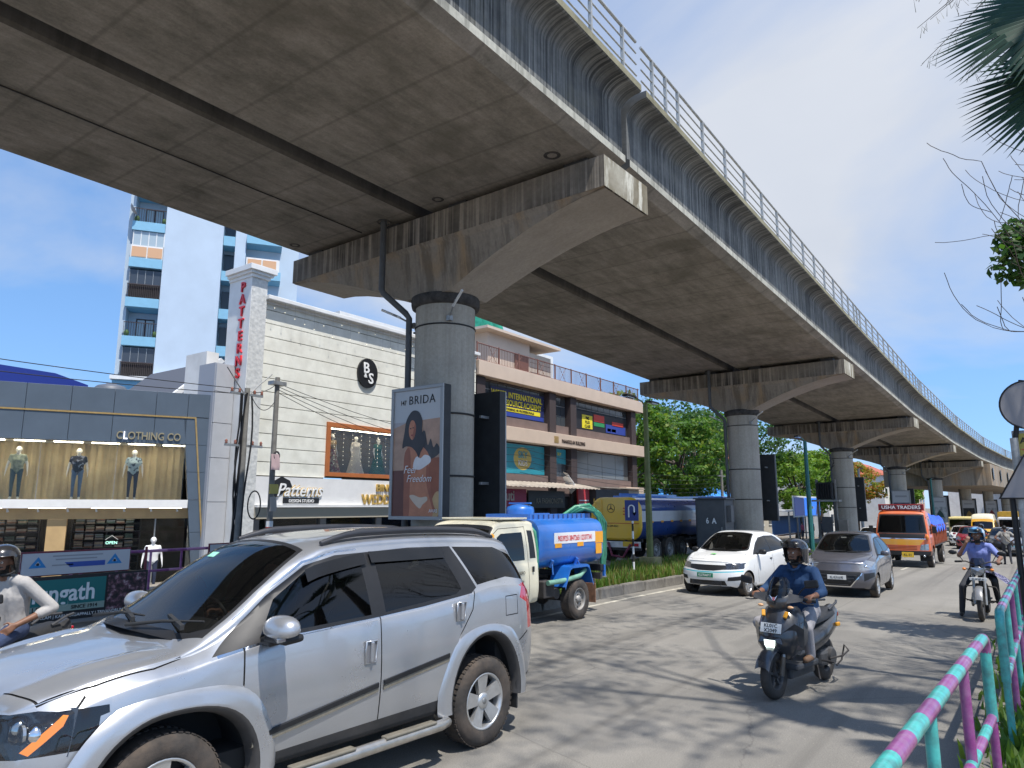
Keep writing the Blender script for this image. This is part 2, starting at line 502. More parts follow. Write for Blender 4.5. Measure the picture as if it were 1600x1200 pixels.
b.grid(lambda i, j: ((-8.42, -8.42, -11.95, -11.95)[i] + shift(10 + j * 3.2), 10 + j * 3.2, (-0.02, 0.13, 0.13, -0.02)[i] + drop(10 + j * 3.2)), 3, NM, 0, False)
b.quad((-8.42, 10, -0.02), (-8.42, 10, 0.13), (-11.95, 10, 0.13), (-11.95, 10, -0.02))
median = struct(b.build('median', M_SOIL))
ks2 = MB(); ks2.box((0, 0, 0), (0.2, 1.16, 0.26), bev=0.03, taper=0.9); ksm2 = ks2.mesh('kerb_stone', M_KERB)
for side in (-8.32, -12.05):
 for j in range(62 if side > -10 else 20):
  random.seed(j + 500)
  y = 10.6 + j * 1.2
  link('kerb_stone', ksm2, median, (side + shift(y) + random.uniform(-.015, .015), y, 0.10 + drop(y) + random.uniform(-.02, .015)), random.uniform(-.015, .015))
for k in range(3):
 link('kerb_stone', ksm2, median, (-8.95 - 1.2 * k, 9.95, 0.10), math.pi / 2)
def web():
 t = NT('girder_web')
 c = t.ramp(t.noise(t.vec(), 9, 6, 0.7), [(0.3, (0.165, 0.17, 0.165)), (0.7, (0.25, 0.25, 0.235))])
 lo = t.ramp(t.noise(t.vec((0.05, 11, 0.10), loc=(3, 0, 8)), 1.0, 5, 0.7), [(0.52, 0.0), (0.64, 0.85)]); c = t.mix(lo, c, (0.42, 0.42, 0.39))
 for sc, a, b, am, ln in (((0.05, 3.1, 0.05), 0.42, 0.60, 0.80, (1, 2, 3)), ((0.05, 13, 0.12), 0.46, 0.56, 0.9, (6, 1, 0)), ((0.05, 31, 0.3), 0.5, 0.6, 0.6, (2, 8, 0))):
  f = t.ramp(t.noise(t.vec(sc, loc=ln), 1.0, 6, 0.7), [(a, 0.0), (b, am)])
  g_ = t.ramp(t.noise(t.vec((0.3, 0.35, 0.9), loc=ln), 1.0, 4, 0.6), [(0.35, 0.35), (0.62, 1.0)])
  c = t.mix(t.mix(1.0, f, g_, 'MULTIPLY'), c, (0.035, 0.038, 0.040))
 moss = t.ramp(t.noise(t.vec(loc=(4, 4, 4)), 0.6, 6, 0.6), [(0.56, 0.0), (0.72, 0.4)]); c = t.mix(moss, c, (0.16, 0.145, 0.09))
 t.set('Base Color', c); t.set('Roughness', 0.9); t.set('Specular IOR Level', 0.2); t.bump(t.noise(t.vec(), 26, 6, 0.7), 0.25, 0.01)
 return t.m
M_WEB = web()
def soffit():
 t = NT('girder_soffit')
 w = t.mix(0.35, t.vec(), t.noise(t.vec(), 0.9, 4, 0.6), 'ADD')
 c = t.ramp(t.noise(w, 0.8, 8, 0.72), [(0.25, (0.16, 0.145, 0.12)), (0.47, (0.27, 0.245, 0.207)), (0.60, (0.32, 0.285, 0.243)), (0.8, (0.385, 0.355, 0.31))])
 s_ = t.ramp(t.noise(t.vec((3.2, 0.55, 1), rot=(0, 0, 0.5)), 1.6, 8, 0.7), [(0.3, 0.72), (0.7, 1.18)])
 c = t.mix(1.0, c, s_, 'MULTIPLY')
 fine = t.ramp(t.noise(t.vec(), 22, 6, 0.75), [(0.25, 0.78), (0.75, 1.2)]); c = t.mix(1.0, c, fine, 'MULTIPLY')
 stain = t.ramp(t.noise(t.vec(loc=(7, 1, 0)), 0.33, 6, 0.6, 0.8), [(0.54, 0.0), (0.68, 0.5)]); c = t.mix(stain, c, (0.11, 0.10, 0.075))
 wv = t.n.new('ShaderNodeTexWave'); wv.wave_type = 'BANDS'; wv.bands_direction = 'Y'; wv.inputs['Scale'].default_value = 0.26; wv.inputs['Distortion'].default_value = 0.15; t.l.new(t.vec(), wv.inputs['Vector'])
 c = t.mix(t.ramp(wv.outputs[1], [(0.0, 0.35), (0.015, 0.0)]), c, (0.10, 0.09, 0.075))
 t.set('Base Color', c); t.set('Roughness', 0.9); t.set('Specular IOR Level', 0.2); t.bump(t.noise(t.vec(), 18, 6, 0.7), 0.3, 0.01)
 return t.m
M_SOF = soffit()
M_LIP = concrete('girder_lip', (0.50, 0.485, 0.41), (0.08, 0.078, 0.065), streak=(0.5, 6, 0.2), s_amt=0.75, s_lo=0.48, s_hi=0.6, blot=0.5, b_amt=0.35)
M_FLANGE = concrete('girder_flange', (0.31, 0.285, 0.19), (0.10, 0.09, 0.05), streak=(2, 2, 2), s_amt=0.5, blot=0.8, b_amt=0.5)
M_CAP = concrete('pier_cap', (0.335, 0.29, 0.235), (0.09, 0.075, 0.058), streak=(4.0, 4.0, 0.10), s_amt=0.6, s_lo=0.46, s_hi=0.6, blot=0.35, b_amt=0.35, tint=(0.46, 0.28, 0.12), t_amt=0.55)
M_CAPB = concrete('pier_cap_band', (0.37, 0.32, 0.26), (0.03, 0.027, 0.024), streak=(6.5, 6.5, 0.12), s_amt=0.93, s_lo=0.40, s_hi=0.53, blot=0.5, b_amt=0.4, light=(0.47, 0.42, 0.33))
M_CAPE = concrete('pier_cap_end', (0.62, 0.59, 0.49), (0.15, 0.12, 0.07), streak=(1.2, 2.6, 0.5), s_amt=0.92, s_lo=0.42, s_hi=0.5, blot=0.7, b_amt=0.5)
M_CAPU = concrete('pier_cap_under', (0.40, 0.355, 0.30), (0.19, 0.165, 0.135), streak=(0.35, 2.5, 1), s_amt=0.4, s_lo=0.5, s_hi=0.7, blot=0.3, b_amt=0.35)
M_COLM = concrete('pier_column', (0.44, 0.405, 0.34), (0.19, 0.17, 0.14), streak=(3.2, 3.2, 0.06), s_amt=0.55, s_lo=0.47, s_hi=0.66, blot=0.45, b_amt=0.4)
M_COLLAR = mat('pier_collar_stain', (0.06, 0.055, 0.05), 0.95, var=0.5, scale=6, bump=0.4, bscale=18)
M_PIPE = mat('drain_pipe', (0.085, 0.09, 0.095), 0.55, var=0.2, scale=4)
M_GALV = mat('galvanised_rail', (0.42, 0.42, 0.40), 0.55, 0.35, var=0.3, scale=8)
M_BLACK = mat('black_rubber', (0.02, 0.02, 0.02), 0.7)
M_STEEL = mat('dull_steel', (0.32, 0.32, 0.31), 0.45, 0.6, var=0.2, scale=10)
M_BEAR = mat('bearing', (0.05, 0.05, 0.05), 0.8)
PIER_Y = [12.35 + 21.66 * k for k in range(-1, 10)]
def axis_pt(Y): return Vector((-10.93 + shift(Y), Y, drop(Y)))
def girder_profile(s):
 """outer side s=+1 is the side of the railing; returns closed polygon (x,z) and material per edge"""
 xo = 4.87; xi = 0.1 if s > 0 else 0.32
 fil = []
 for k in range(7):
  a = math.pi / 2 * k / 6
  fil.append((4.80 + 0.44 * (1 - math.cos(a)), 10.18 + 0.30 * math.sin(a)))
 pts = [(xi + .04, 8.93), (4.62, 8.93), (4.87, 9.05), (4.87, 9.20), (4.80, 9.24)] + fil + [(5.28, 10.50), (5.28, 10.64), (4.45, 10.64), (4.5, 9.25), (xi + 0.3, 9.25), (xi + 0.28, 10.5), (xi - 0.02, 10.5), (xi, 9.0)]
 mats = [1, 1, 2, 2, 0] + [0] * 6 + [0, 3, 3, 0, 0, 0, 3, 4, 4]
 return [(p[0] * s, p[1]) for p in pts], mats
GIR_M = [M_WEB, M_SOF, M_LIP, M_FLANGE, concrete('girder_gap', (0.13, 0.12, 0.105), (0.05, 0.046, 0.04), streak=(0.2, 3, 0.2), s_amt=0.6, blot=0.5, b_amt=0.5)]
gir_mesh = {}
for s in (1, -1):
 prof, pm = girder_profile(s)
 n = len(prof); m = MB(); L = 21.6
 for i in range(n):
  a, c = prof[i], prof[(i + 1) % n]
  q = [(a[0], 0, a[1]), (c[0], 0, c[1]), (c[0], L, c[1]), (a[0], L, a[1])]
  if s < 0: q = q[::-1]
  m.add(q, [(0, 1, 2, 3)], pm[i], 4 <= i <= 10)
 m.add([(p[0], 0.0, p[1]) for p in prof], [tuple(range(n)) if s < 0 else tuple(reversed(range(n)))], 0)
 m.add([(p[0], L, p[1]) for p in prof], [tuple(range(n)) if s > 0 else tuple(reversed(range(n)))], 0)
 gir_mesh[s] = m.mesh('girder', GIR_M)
post = MB(); post.box((0, 0, 0.52), (0.07, 0.05, 1.04)); post.box((0, 0, 0.02), (0.16, 0.14, 0.04), 1); post_me = post.mesh('rail_post', [M_GALV, M_BLACK])
rail_me = []
for zz, rr in ((1.04, 0.032), (0.78, 0.018), (0.52, 0.018), (0.26, 0.018)):
 m = MB(); m.cyl((0, 0, zz), (0, 21.62, zz), rr, n=8); rail_me.append(m.mesh('rail', M_GALV))
post_ys = [0.55, 1.25, 1.95] + [3.5 + 1.62 * k for k in range(11)] + [21.0]
for k in range(len(PIER_Y) - 1):
 A = axis_pt(PIER_Y[k]); B = axis_pt(PIER_Y[k + 1]); d = B - A
 rz = math.atan2(-d.x, d.y); pitch = math.atan2(d.z, Vector((d.x, d.y)).length)
 where = 'passing overhead before the first pier' if k == 0 else 'between the %s and %s piers' % (ORD[k - 1], ORD[k])
 for s, nm in ((1, 'road-side'), (-1, 'shop-side')):
  t = thing('viaduct_span', 'stained concrete %s girder of the viaduct %s' % (nm, where), 'viaduct span', A + Vector((0, 0.03, 0)), rz, 'viaduct girder spans')
  t.rotation_euler = (pitch, 0, rz)
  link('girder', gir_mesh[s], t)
  if s > 0:
   for me in rail_me: link('rail', me, t, (5.17, 0, 10.64))
   for y in post_ys:
    link('rail_post', post_me, t, (5.17, y, 10.64))
def cap_shape():
 m = MB()
 top, wb, ends = 8.78, 0.9, 4.95
 zb = 8.14
 m.box((0, 0, (top + zb) / 2), (2 * ends, 2 * wb, top - zb), 1)
 m.quad((ends + .004, -wb, zb), (ends + .004, wb, zb), (ends + .004, wb, top), (ends + .004, -wb, top), 2)
 m.quad((-ends - .004, wb, zb), (-ends - .004, -wb, zb), (-ends - .004, -wb, top), (-ends - .004, wb, top), 2)
 xs = [-4.93, -4.4, -3.8, -3.0, -2.2, -1.5, -0.95, -0.72, 0.72, 0.95, 1.5, 2.2, 3.0, 3.8, 4.4, 4.93]
 def zbot(x):
  a = abs(x)
  u = max(0.0, min(1.0, (a - 0.72) / 4.21))
  return 6.93 + (8.12 - 6.93) * (1 - (1 - u) ** 1.55)
 def row(x):
  z = zbot(x); zt = zb - 0.001
  z1 = max(z, zt - 0.13)
  wbot = 0.62 + 0.24 * min(1, abs(x) / 4.9)
  w1 = wbot + (0.82 - wbot) * (1.0 if z1 <= z + 1e-6 else 0.9)
  return [(x, -wb + .01, zt), (x, -w1, z1), (x, -wbot, z), (x, wbot, z), (x, w1, z1), (x, wb - .01, zt)]
 rows = [row(x) for x in xs]
 for i in range(len(xs) - 1):
  for j in range(5):
   m.add([rows[i][j], rows[i][j + 1], rows[i + 1][j + 1], rows[i + 1][j]], [(0, 1, 2, 3)], 4 if j == 2 else 0, False)
 for x in (-4.2, -1.2, 1.0, 4.2):
  for y in (-0.5, 0.5):
   m.box((x, y, 8.855), (0.55, 0.5, 0.15), 3)
 return m
cap_me = cap_shape().mesh('pier_cap', [M_CAP, M_CAPB, M_CAPE, M_BEAR, M_CAPU])
m = MB(); m.cyl((0, 0, 0.0), (0, 0, 6.72), 0.71, n=40); m.lathe([(0.715, 0.0), (0.715, 0.75)], 40, 1)
col_me = m.mesh('column', [M_COLM, mat('column_base_green', (0.075, 0.19, 0.16), 0.8, var=0.35, scale=3)])
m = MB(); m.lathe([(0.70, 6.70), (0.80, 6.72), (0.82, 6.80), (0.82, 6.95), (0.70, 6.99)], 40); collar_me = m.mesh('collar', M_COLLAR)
m = MB(); m.tube([(-1.15, -1.02, 9.3), (-1.15, -1.02, 7.2), (-1.1, -1.0, 7.1), (-0.70, -0.64, 6.62), (-0.64, -0.58, 6.5), (-0.63, -0.56, 0.2)], 0.075, 10)
m.lathe([(0.16, 8.9), (0.16, 8.94), (0.05, 8.95)], 14, M=Matrix.Translation((-1.15, -1.02, 0)))
pipe_me = m.mesh('drain_pipe', M_PIPE)
m = MB()
m.lathe([(0.712, -.02), (0.735, -.02), (0.735, .02), (0.712, .02)], 32)
strap_me = m.mesh('cable_strap', M_BLACK)
m = MB(); m.lathe([(0.712, 6.2), (0.73, 6.21), (0.73, 6.235), (0.712, 6.24)], 32, 1)
for s in (-1, 1):
 m.box((0.58 * s, -0.48, 6.33), (0.12, 0.1, 0.12), 0)
 m.cyl((0.6 * s, -0.5, 6.36), (1.0 * s, -0.75, 6.62), 0.022, n=8)
 m.cyl((0.85 * s, -0.66, 6.53), (1.3 * s, -0.86, 6.76), 0.03, n=8, mi=2)
lampb_me = m.mesh('floodlight_bracket', [M_STEEL, M_BLACK, mat('lamp_white', (0.7, 0.7, 0.68), 0.4)])
PIERS = []
for k, Y in enumerate(PIER_Y):
 A = axis_pt(Y)
 d = axis_pt(Y + 1) - axis_pt(Y - 1)
 rz = math.atan2(-d.x, d.y) - (R(1.8) if 0 < k < 4 else 0)
 lab = 'hammerhead concrete viaduct pier behind the viewpoint' if k == 0 else '%s round concrete viaduct pier with curved hammerhead cap' % (ORD[k - 1] if k > 1 else 'nearest and largest')
 t = thing('viaduct_pier', lab, 'pier', (A.x, A.y, A.z), rz, 'viaduct piers on the median')
 link('pier_cap', cap_me, t)
 link('column', col_me, t); link('collar', collar_me, t)
 if k > 0:
  link('drain_pipe', pipe_me, t); [link('cable_strap', strap_me, t, (0, 0, zz)) for zz in (4.15, 2.75)]
  if k < 5: link('floodlight_bracket', lampb_me, t)
 PIERS.append(t)
m = MB(); pts = []
for k in range(14):
 y = -8 + 19.5 * k / 13
 pts.append((-13.05, y, 8.90 - 0.012 * (k % 2)))
m.tube(pts, 0.014, 6)
tag(m.build('soffit_cable', M_BLACK), 'thin black cable clipped along the underside of the shop-side girder', 'cable')
for k, (x, y, r_) in enumerate(((-7.0, 11.0, 0.10), (-10.2, 11.2, 0.08), (-15.2, 11.1, 0.08), (-12.5, 32.9, 0.08), (-7.0, 32.8, 0.1))):
 m = MB(); m.lathe([(r_ * 1.9, 0.0), (r_ * 1.7, -0.012), (r_, -0.014), (r_ * 0.9, 0.03), (0.003, 0.03)], 20); tag(m.build('drain_outlet', M_COLLAR, None, (x, y, 8.93 + drop(y) * 0.5)), '%s round drain outlet in the viaduct underside by a pier cap' % ('road-side', 'middle', 'shop-side', 'second pier left', 'second pier right')[k], 'drain')
m = MB()
for k in (5, 6, 7):
 pass
for (y0, y1, z0, z1, w) in ((99.5, 176, 4.4, 6.9, 5.6),):
 n = 8
 m.grid(lambda i, j: (axis_pt(y0 + (y1 - y0) * j / n).x + (-w, w, w, -w, -w)[i], y0 + (y1 - y0) * j / n, (z0, z0, z1, z1, z0)[i]), 4, n, 0, False)
 m.quad(*[(axis_pt(y0).x + dx, y0, z) for dx, z in ((-w, z0), (w, z0), (w, z1), (-w, z1))], 0)
st = thing('elevated_station', 'distant concrete elevated station block hanging under the viaduct', 'station', (0, 0, 0))
m.build('concourse_box', M_CAP, st)
m = MB()
for j in range(10): m.box((axis_pt(102 + 7.6 * j).x + 5.62, 102 + 7.6 * j, 5.8), (0.06, 3.2, 1.3), 0)
M_DARKGL = mat('far_dark_glass', (0.03, 0.035, 0.04), 0.15)
for j in range(10):
 w_ = MB(); w_.box((0, 0, 0), (0.06, 3.2, 1.3)); w_.build('window', M_DARKGL, st, (axis_pt(102 + 7.6 * j).x + 5.62, 102 + 7.6 * j, 5.8))
# ================================================================== vehicle building
def pchip(xs, ys, x):
 n = len(xs)
 if x <= xs[0]: return ys[0]
 if x >= xs[-1]: return ys[-1]
 h = [xs[i + 1] - xs[i] for i in range(n - 1)]
 dl = [(ys[i + 1] - ys[i]) / h[i] for i in range(n - 1)]
 d = [0.0] * n
 for i in range(1, n - 1):
  if dl[i - 1] * dl[i] > 0:
   w1 = 2 * h[i] + h[i - 1]; w2 = h[i] + 2 * h[i - 1]
   d[i] = (w1 + w2) / (w1 / dl[i - 1] + w2 / dl[i])
 d[0] = dl[0]; d[-1] = dl[-1]
 i = 0
 while x > xs[i + 1]: i += 1
 t = (x - xs[i]) / h[i]
 h00 = (1 + 2 * t) * (1 - t) ** 2; h10 = t * (1 - t) ** 2; h01 = t * t * (3 - 2 * t); h11 = t * t * (t - 1)
 return h00 * ys[i] + h10 * h[i] * d[i] + h01 * ys[i + 1] + h11 * h[i] * d[i + 1]
def lin(tab, t):
 if t <= tab[0][0]: return tab[0][1]
 for (a, va), (b, vb) in zip(tab, tab[1:]):
  if t <= b: return va + (vb - va) * (t - a) / (b - a)
 return tab[-1][1]
def inside(p, poly):
 x, y = p; c = False; n = len(poly)
 for i in range(n):
  x1, y1 = poly[i]; x2, y2 = poly[(i + 1) % n]
  if (y1 > y) != (y2 > y) and x < (x2 - x1) * (y - y1) / (y2 - y1) + x1: c = not c
 return c
def sstep(a, b, x):
 t = max(0.0, min(1.0, (x - a) / (b - a)))
 return t * t * (3 - 2 * t)
AX = {'side': (0, 2), 'front': (1, 2), 'rear': (1, 2), 'top': (0, 1), 'wind': (0, 1)}
class Car:
 """lofted body; panels, glass and lamps are cut into the surface along real outlines"""
 def __init__(self, rows, nst=64, npow=3.0, fprof=None, fb=0.12, ffade=0.9, rprof=None, rb=0.08, rfade=0.5, crease=0.012, nr=10, ridge=None):
  rows = sorted(rows)
  X = [r[0] for r in rows]; self.x0, self.x1 = X[0], X[-1]
  self.W = max(r[4] for r in rows)
  def sec(x):
   zs, ws, zm, wm, zb, wb, zr, wr, zt = [pchip(X, [r[k] for r in rows], x) for k in range(1, 10)]
   zr = max(zr, zb + 0.004); zt = max(zt, zr + 0.01)
   p = [(ws - 0.06, zs - 0.0), (ws, zs + 0.03)]
   for t in (0.3, 0.6, 0.85):
    p.append((ws + (wm - ws) * (1 - (1 - t) ** 2), zs + 0.03 + (zm - zs - 0.03) * t))
   p.append((wm, zm))
   for t in (0.25, 0.5, 0.75):
    p.append((wm + (wb - wm) * t ** 1.7, zm + (zb - zm) * t))
   p.append((wb, zb - crease)); p.append((wb - crease * 0.8, zb))
   for t in (0.12, 0.3, 0.5, 0.7, 0.88):
    bow = 0.02 * 4 * t * (1 - t) * min(1.0, (zr - zb) / 0.3)
    p.append((wb - crease * .8 + (wr - wb + crease * .8) * t + bow, zb + (zr - zb) * t))
   for k in range(0, nr):
    a = math.pi / 2 * k / (nr - 1)
    ca, sa = max(0, math.cos(a)), max(0, math.sin(a))
    p.append((wr * ca ** (2 / npow), zr + (zt - zr) * sa ** (2 / npow)))
   p[-1] = (0.0, zt)
   return p
  st = sorted(set([round(self.x0 + (self.x1 - self.x0) * i / nst, 4) for i in range(nst + 1)]) | set(round(x, 4) for x in X))
  st2 = [st[0]]
  for s in st[1:]:
   if s - st2[-1] > 0.008: st2.append(s)
  st2[-1] = st[-1]
  st = st2
  bm = bmesh.new(); self.bm = bm
  self.lay = bm.faces.layers.int.new('part')
  secs = [sec(x) for x in st]; nv = len(secs[0])
  zlo = min(r[1] for r in rows); W = self.W
  fpr = fprof or [(0, 0), (2, 0)]; rpr = rprof or [(0, 0), (2, 0)]
  def deform(x, y, z):
   f = sstep(self.x1 - ffade, self.x1, x); r = sstep(self.x0 + rfade, self.x0, x) if False else (1 - sstep(self.x0, self.x0 + rfade, x))
   k = 1 - min(1.0, (abs(y) / W)) ** 2.4
   if ridge: z = z + ridge(x, y, z)
   return Vector((x + f * (lin(fpr, z) + fb * (k - 1)) + r * (lin(rpr, z) - rb * (k - 1)), y, z))
  self.deform = deform
  G = {}
  for sgn in (1, -1):
   for i, x in enumerate(st):
    for j, (y, z) in enumerate(secs[i]):
     if sgn < 0 and j == nv - 1: G[(sgn, i, j)] = G[(1, i, j)]; continue
     G[(sgn, i, j)] = bm.verts.new(deform(x, sgn * y, z))
   for i in range(len(st) - 1):
    for j in range(nv - 1):
     q = [G[(sgn, i, j)], G[(sgn, i, j + 1)], G[(sgn, i + 1, j + 1)], G[(sgn, i + 1, j)]]
     if sgn < 0: q.reverse()
     try: bm.faces.new(q)
     except ValueError: pass
  for i, side in ((0, -1), (len(st) - 1, 1)):
   S = secs[i]; x = st[i]; ns = 7
   zt = S[-1][1]
   C = {}
   for sgn in (1, -1):
    for j in range(nv):
     y, z = S[j]
     for k in range(ns + 1):
      if k == 0: C[(sgn, j, k)] = G[(sgn, i, j)]; continue
      if j == nv - 1: C[(sgn, j, k)] = G[(1, i, j)]; continue
      if k == ns and sgn < 0: C[(sgn, j, k)] = C[(1, j, k)]; continue
      C[(sgn, j, k)] = bm.verts.new(deform(x, sgn * y * (1 - k / ns), z))
    for j in range(nv - 1):
     for k in range(ns):
      q = [C[(sgn, j, k)], C[(sgn, j, k + 1)], C[(sgn, j + 1, k + 1)], C[(sgn, j + 1, k)]]
      qq = []
      for v in q:
       if v not in qq: qq.append(v)
      if len(qq) < 3: continue
      if (side > 0) == (sgn > 0): qq.reverse()
      if (side > 0): qq.reverse()
      if side < 0: qq.reverse()
      try: bm.faces.new(qq)
      except ValueError: pass
  bmesh.ops.remove_doubles(bm, verts=bm.verts[:], dist=0.0005)
  bmesh.ops.dissolve_degenerate(bm, edges=bm.edges[:], dist=0.0004)
  bmesh.ops.recalc_face_normals(bm, faces=bm.faces[:])
  bm.normal_update()
  top = max(bm.faces, key=lambda f: f.calc_center_median().z)
  if top.normal.z < 0:
   bmesh.ops.reverse_faces(bm, faces=bm.faces[:]); bm.normal_update()
  self.tags = {0: ('body', None, False, 0.0)}
  self.names = {'body': 0}
 def _ok(self, f, view):
  n = f.normal
  if view == 'side': return abs(n.y) > 0.30
  if view == 'front': return n.x > 0.22 and f.calc_center_median().x > self.x1 - 0.8
  if view == 'rear': return n.x < -0.25 and f.calc_center_median().x < self.x0 + 0.8
  if view == 'top': return n.z > 0.35
  if view == 'wind': return n.z > 0.2
  return True
 def define(self, name, material, split=False, inset=0.0):
  k = len(self.tags); self.tags[k] = (name, material, split, inset); self.names[name] = k
  return k
 def cut(self, name, poly, view, mirror=False, only=None, delete=False, yside=0, xr=None):
  bm = self.bm; a, b = AX[view]
  polys = [poly]
  if mirror and view in ('front', 'rear'): polys.append([(-p[0], p[1]) for p in poly][::-1])
  if mirror and view in ('top', 'wind'): polys.append([(p[0], -p[1]) for p in poly][::-1])
  for pl in polys:
   lo = (min(p[0] for p in pl) - .01, min(p[1] for p in pl) - .01); hi = (max(p[0] for p in pl) + .01, max(p[1] for p in pl) + .01)
   fs = []
   for f in bm.faces:
    if not self._ok(f, view): continue
    us = [v.co[a] for v in f.verts]; vs_ = [v.co[b] for v in f.verts]
    if max(us) < lo[0] or min(us) > hi[0] or max(vs_) < lo[1] or min(vs_) > hi[1]: continue
    c = f.calc_center_median()
    if yside and c.y * yside < 0: continue
    if xr and not (xr[0] <= c.x <= xr[1]): continue
    if only is not None and f[self.lay] not in [self.names[o] for o in only]: continue
    fs.append(f)
   n = len(pl)
   for i in range(n):
    p, q = pl[i], pl[(i + 1) % n]
    no2 = (q[1] - p[1], -(q[0] - p[0]))
    if abs(no2[0]) + abs(no2[1]) < 1e-9: continue
    co = [0, 0, 0]; no = [0, 0, 0]
    co[a], co[b] = p; no[a], no[b] = no2
    e0, e1 = (min(p[0], q[0]) - .004, min(p[1], q[1]) - .004), (max(p[0], q[0]) + .004, max(p[1], q[1]) + .004)
    sel, rest = [], []
    for f in fs:
     us = [v.co[a] for v in f.verts]; vs_ = [v.co[b] for v in f.verts]
     if max(us) < e0[0] or min(us) > e1[0] or max(vs_) < e0[1] or min(vs_) > e1[1]: rest.append(f)
     else: sel.append(f)
    if not sel: continue
    geom = set(sel)
    for f in sel: geom.update(f.edges); geom.update(f.verts)
    res = bmesh.ops.bisect_plane(bm, geom=list(geom), dist=1e-5, plane_co=co, plane_no=Vector(no).normalized())
    fs = rest + [g for g in res['geom'] if isinstance(g, bmesh.types.BMFace)]
    fs = list({f for f in fs if f.is_valid})
   hit = []
   for f in fs:
    c = f.calc_center_median()
    if inside((c[a], c[b]), pl): hit.append(f)
   if delete: bmesh.ops.delete(bm, geom=hit, context='FACES')
   else:
    for f in hit: f[self.lay] = self.names[name]
 def seam(self, name, pts, view, w=0.009, **kw):
  for p, q in zip(pts, pts[1:]):
   d = Vector((q[0] - p[0], q[1] - p[1])); n = Vector((-d.y, d.x)).normalized() * w / 2; e = d.normalized() * w * 0.4
   self.cut(name, [(p[0] + n.x - e.x, p[1] + n.y - e.y), (q[0] + n.x + e.x, q[1] + n.y + e.y), (q[0] - n.x + e.x, q[1] - n.y + e.y), (p[0] - n.x - e.x, p[1] - n.y - e.y)], view, **kw)
 def arch(self, cx, cz, r, name_liner='wheel_arch', liner_mat=None, root_parts=None, depth=0.42, n=20, zmin=0.0):
  poly = [(cx + r * math.cos(2 * math.pi * k / (2 * n)), cz + r * math.sin(2 * math.pi * k / (2 * n))) for k in range(2 * n)]
  self.cut(None, poly, 'side', delete=True)
  res = []
  for s in (1, -1):
   m = MB(); res.append(m)
   y0 = s * (self.W - 0.05); y1 = s * (self.W - depth)
   P = [(cx + r * math.cos(math.pi * k / n * 1.16 - 0.25), cz + r * math.sin(math.pi * k / n * 1.16 - 0.25)) for k in range(n + 1)]
   for k in range(n):
    q = [(P[k][0], y0, P[k][1]), (P[k + 1][0], y0, P[k + 1][1]), (P[k + 1][0], y1, P[k + 1][1]), (P[k][0], y1, P[k][1])]
    m.add(q, [(0, 1, 2, 3)], 0, True)
   m.add([(p[0], y1, p[1]) for p in P], [tuple(range(n + 1))], 0)
  return res
 def finish(self, root, paint):
  bm = self.bm
  bmesh.ops.triangulate(bm, faces=[f for f in bm.faces if len(f.verts) > 4])
  bm.normal_update(); bm.verts.index_update()
  VN = [v.normal.copy() for v in bm.verts]
  out = {}
  groups = {}
  for f in bm.faces:
   k = f[self.lay]; nm, m, split, ins = self.tags[k]
   s = 0
   if split:
    cc = f.calc_center_median(); s = 1 if cc.y > 0 else -1
    if split == 'xy': s *= 1 + (cc.x < 1.35) + (cc.x < -1.35)
   groups.setdefault((k, s), []).append(f)
  for (k, s), fs in sorted(groups.items(), key=lambda t: (t[0][0], -t[0][1])):
   nm, m, split, ins = self.tags[k]
   idx = {}; vs_ = []; nr = []; faces = []
   for f in fs:
    q = []
    for v in f.verts:
     if v.index not in idx:
      idx[v.index] = len(vs_); nr.append(VN[v.index])
      vs_.append(v.co - VN[v.index] * ins)
     q.append(idx[v.index])
    faces.append(q)
   me = bpy.data.meshes.new(nm); me.from_pydata(vs_, [], faces)
   me.materials.append(m or paint)
   me.polygons.foreach_set('use_smooth', [True] * len(faces))
   me.update()
   me.normals_split_custom_set_from_vertices([tuple(n) for n in nr])
   out[(nm, s)] = link(nm, me, root)
   if nm == 'seam': out[(nm, s)]['kind'] = 'stuff'
  bm.free()
  return out
M_TYRE = mat('tyre_rubber', (0.028, 0.027, 0.026), 0.85, var=0.3, scale=9, dirt=(0.20, 0.15, 0.10), dirt_amt=0.55, dirt_scale=4, bump=0.2, bscale=60)
M_TYREMUD = mat('tyre_dusty', (0.042, 0.037, 0.033), 0.92, var=0.4, scale=7, dirt=(0.15, 0.11, 0.08), dirt_amt=0.6, dirt_scale=4, bump=0.25, bscale=60)
M_ALLOY = mat('alloy_silver', (0.58, 0.58, 0.57), 0.35, 0.75, var=0.12, scale=12)
M_HUBDARK = mat('hub_dark', (0.02, 0.02, 0.022), 0.6)
M_RIMGREY = mat('steel_rim', (0.30, 0.29, 0.27), 0.6, 0.3, var=0.3, scale=10, dirt=(0.22, 0.16, 0.11), dirt_amt=0.7)
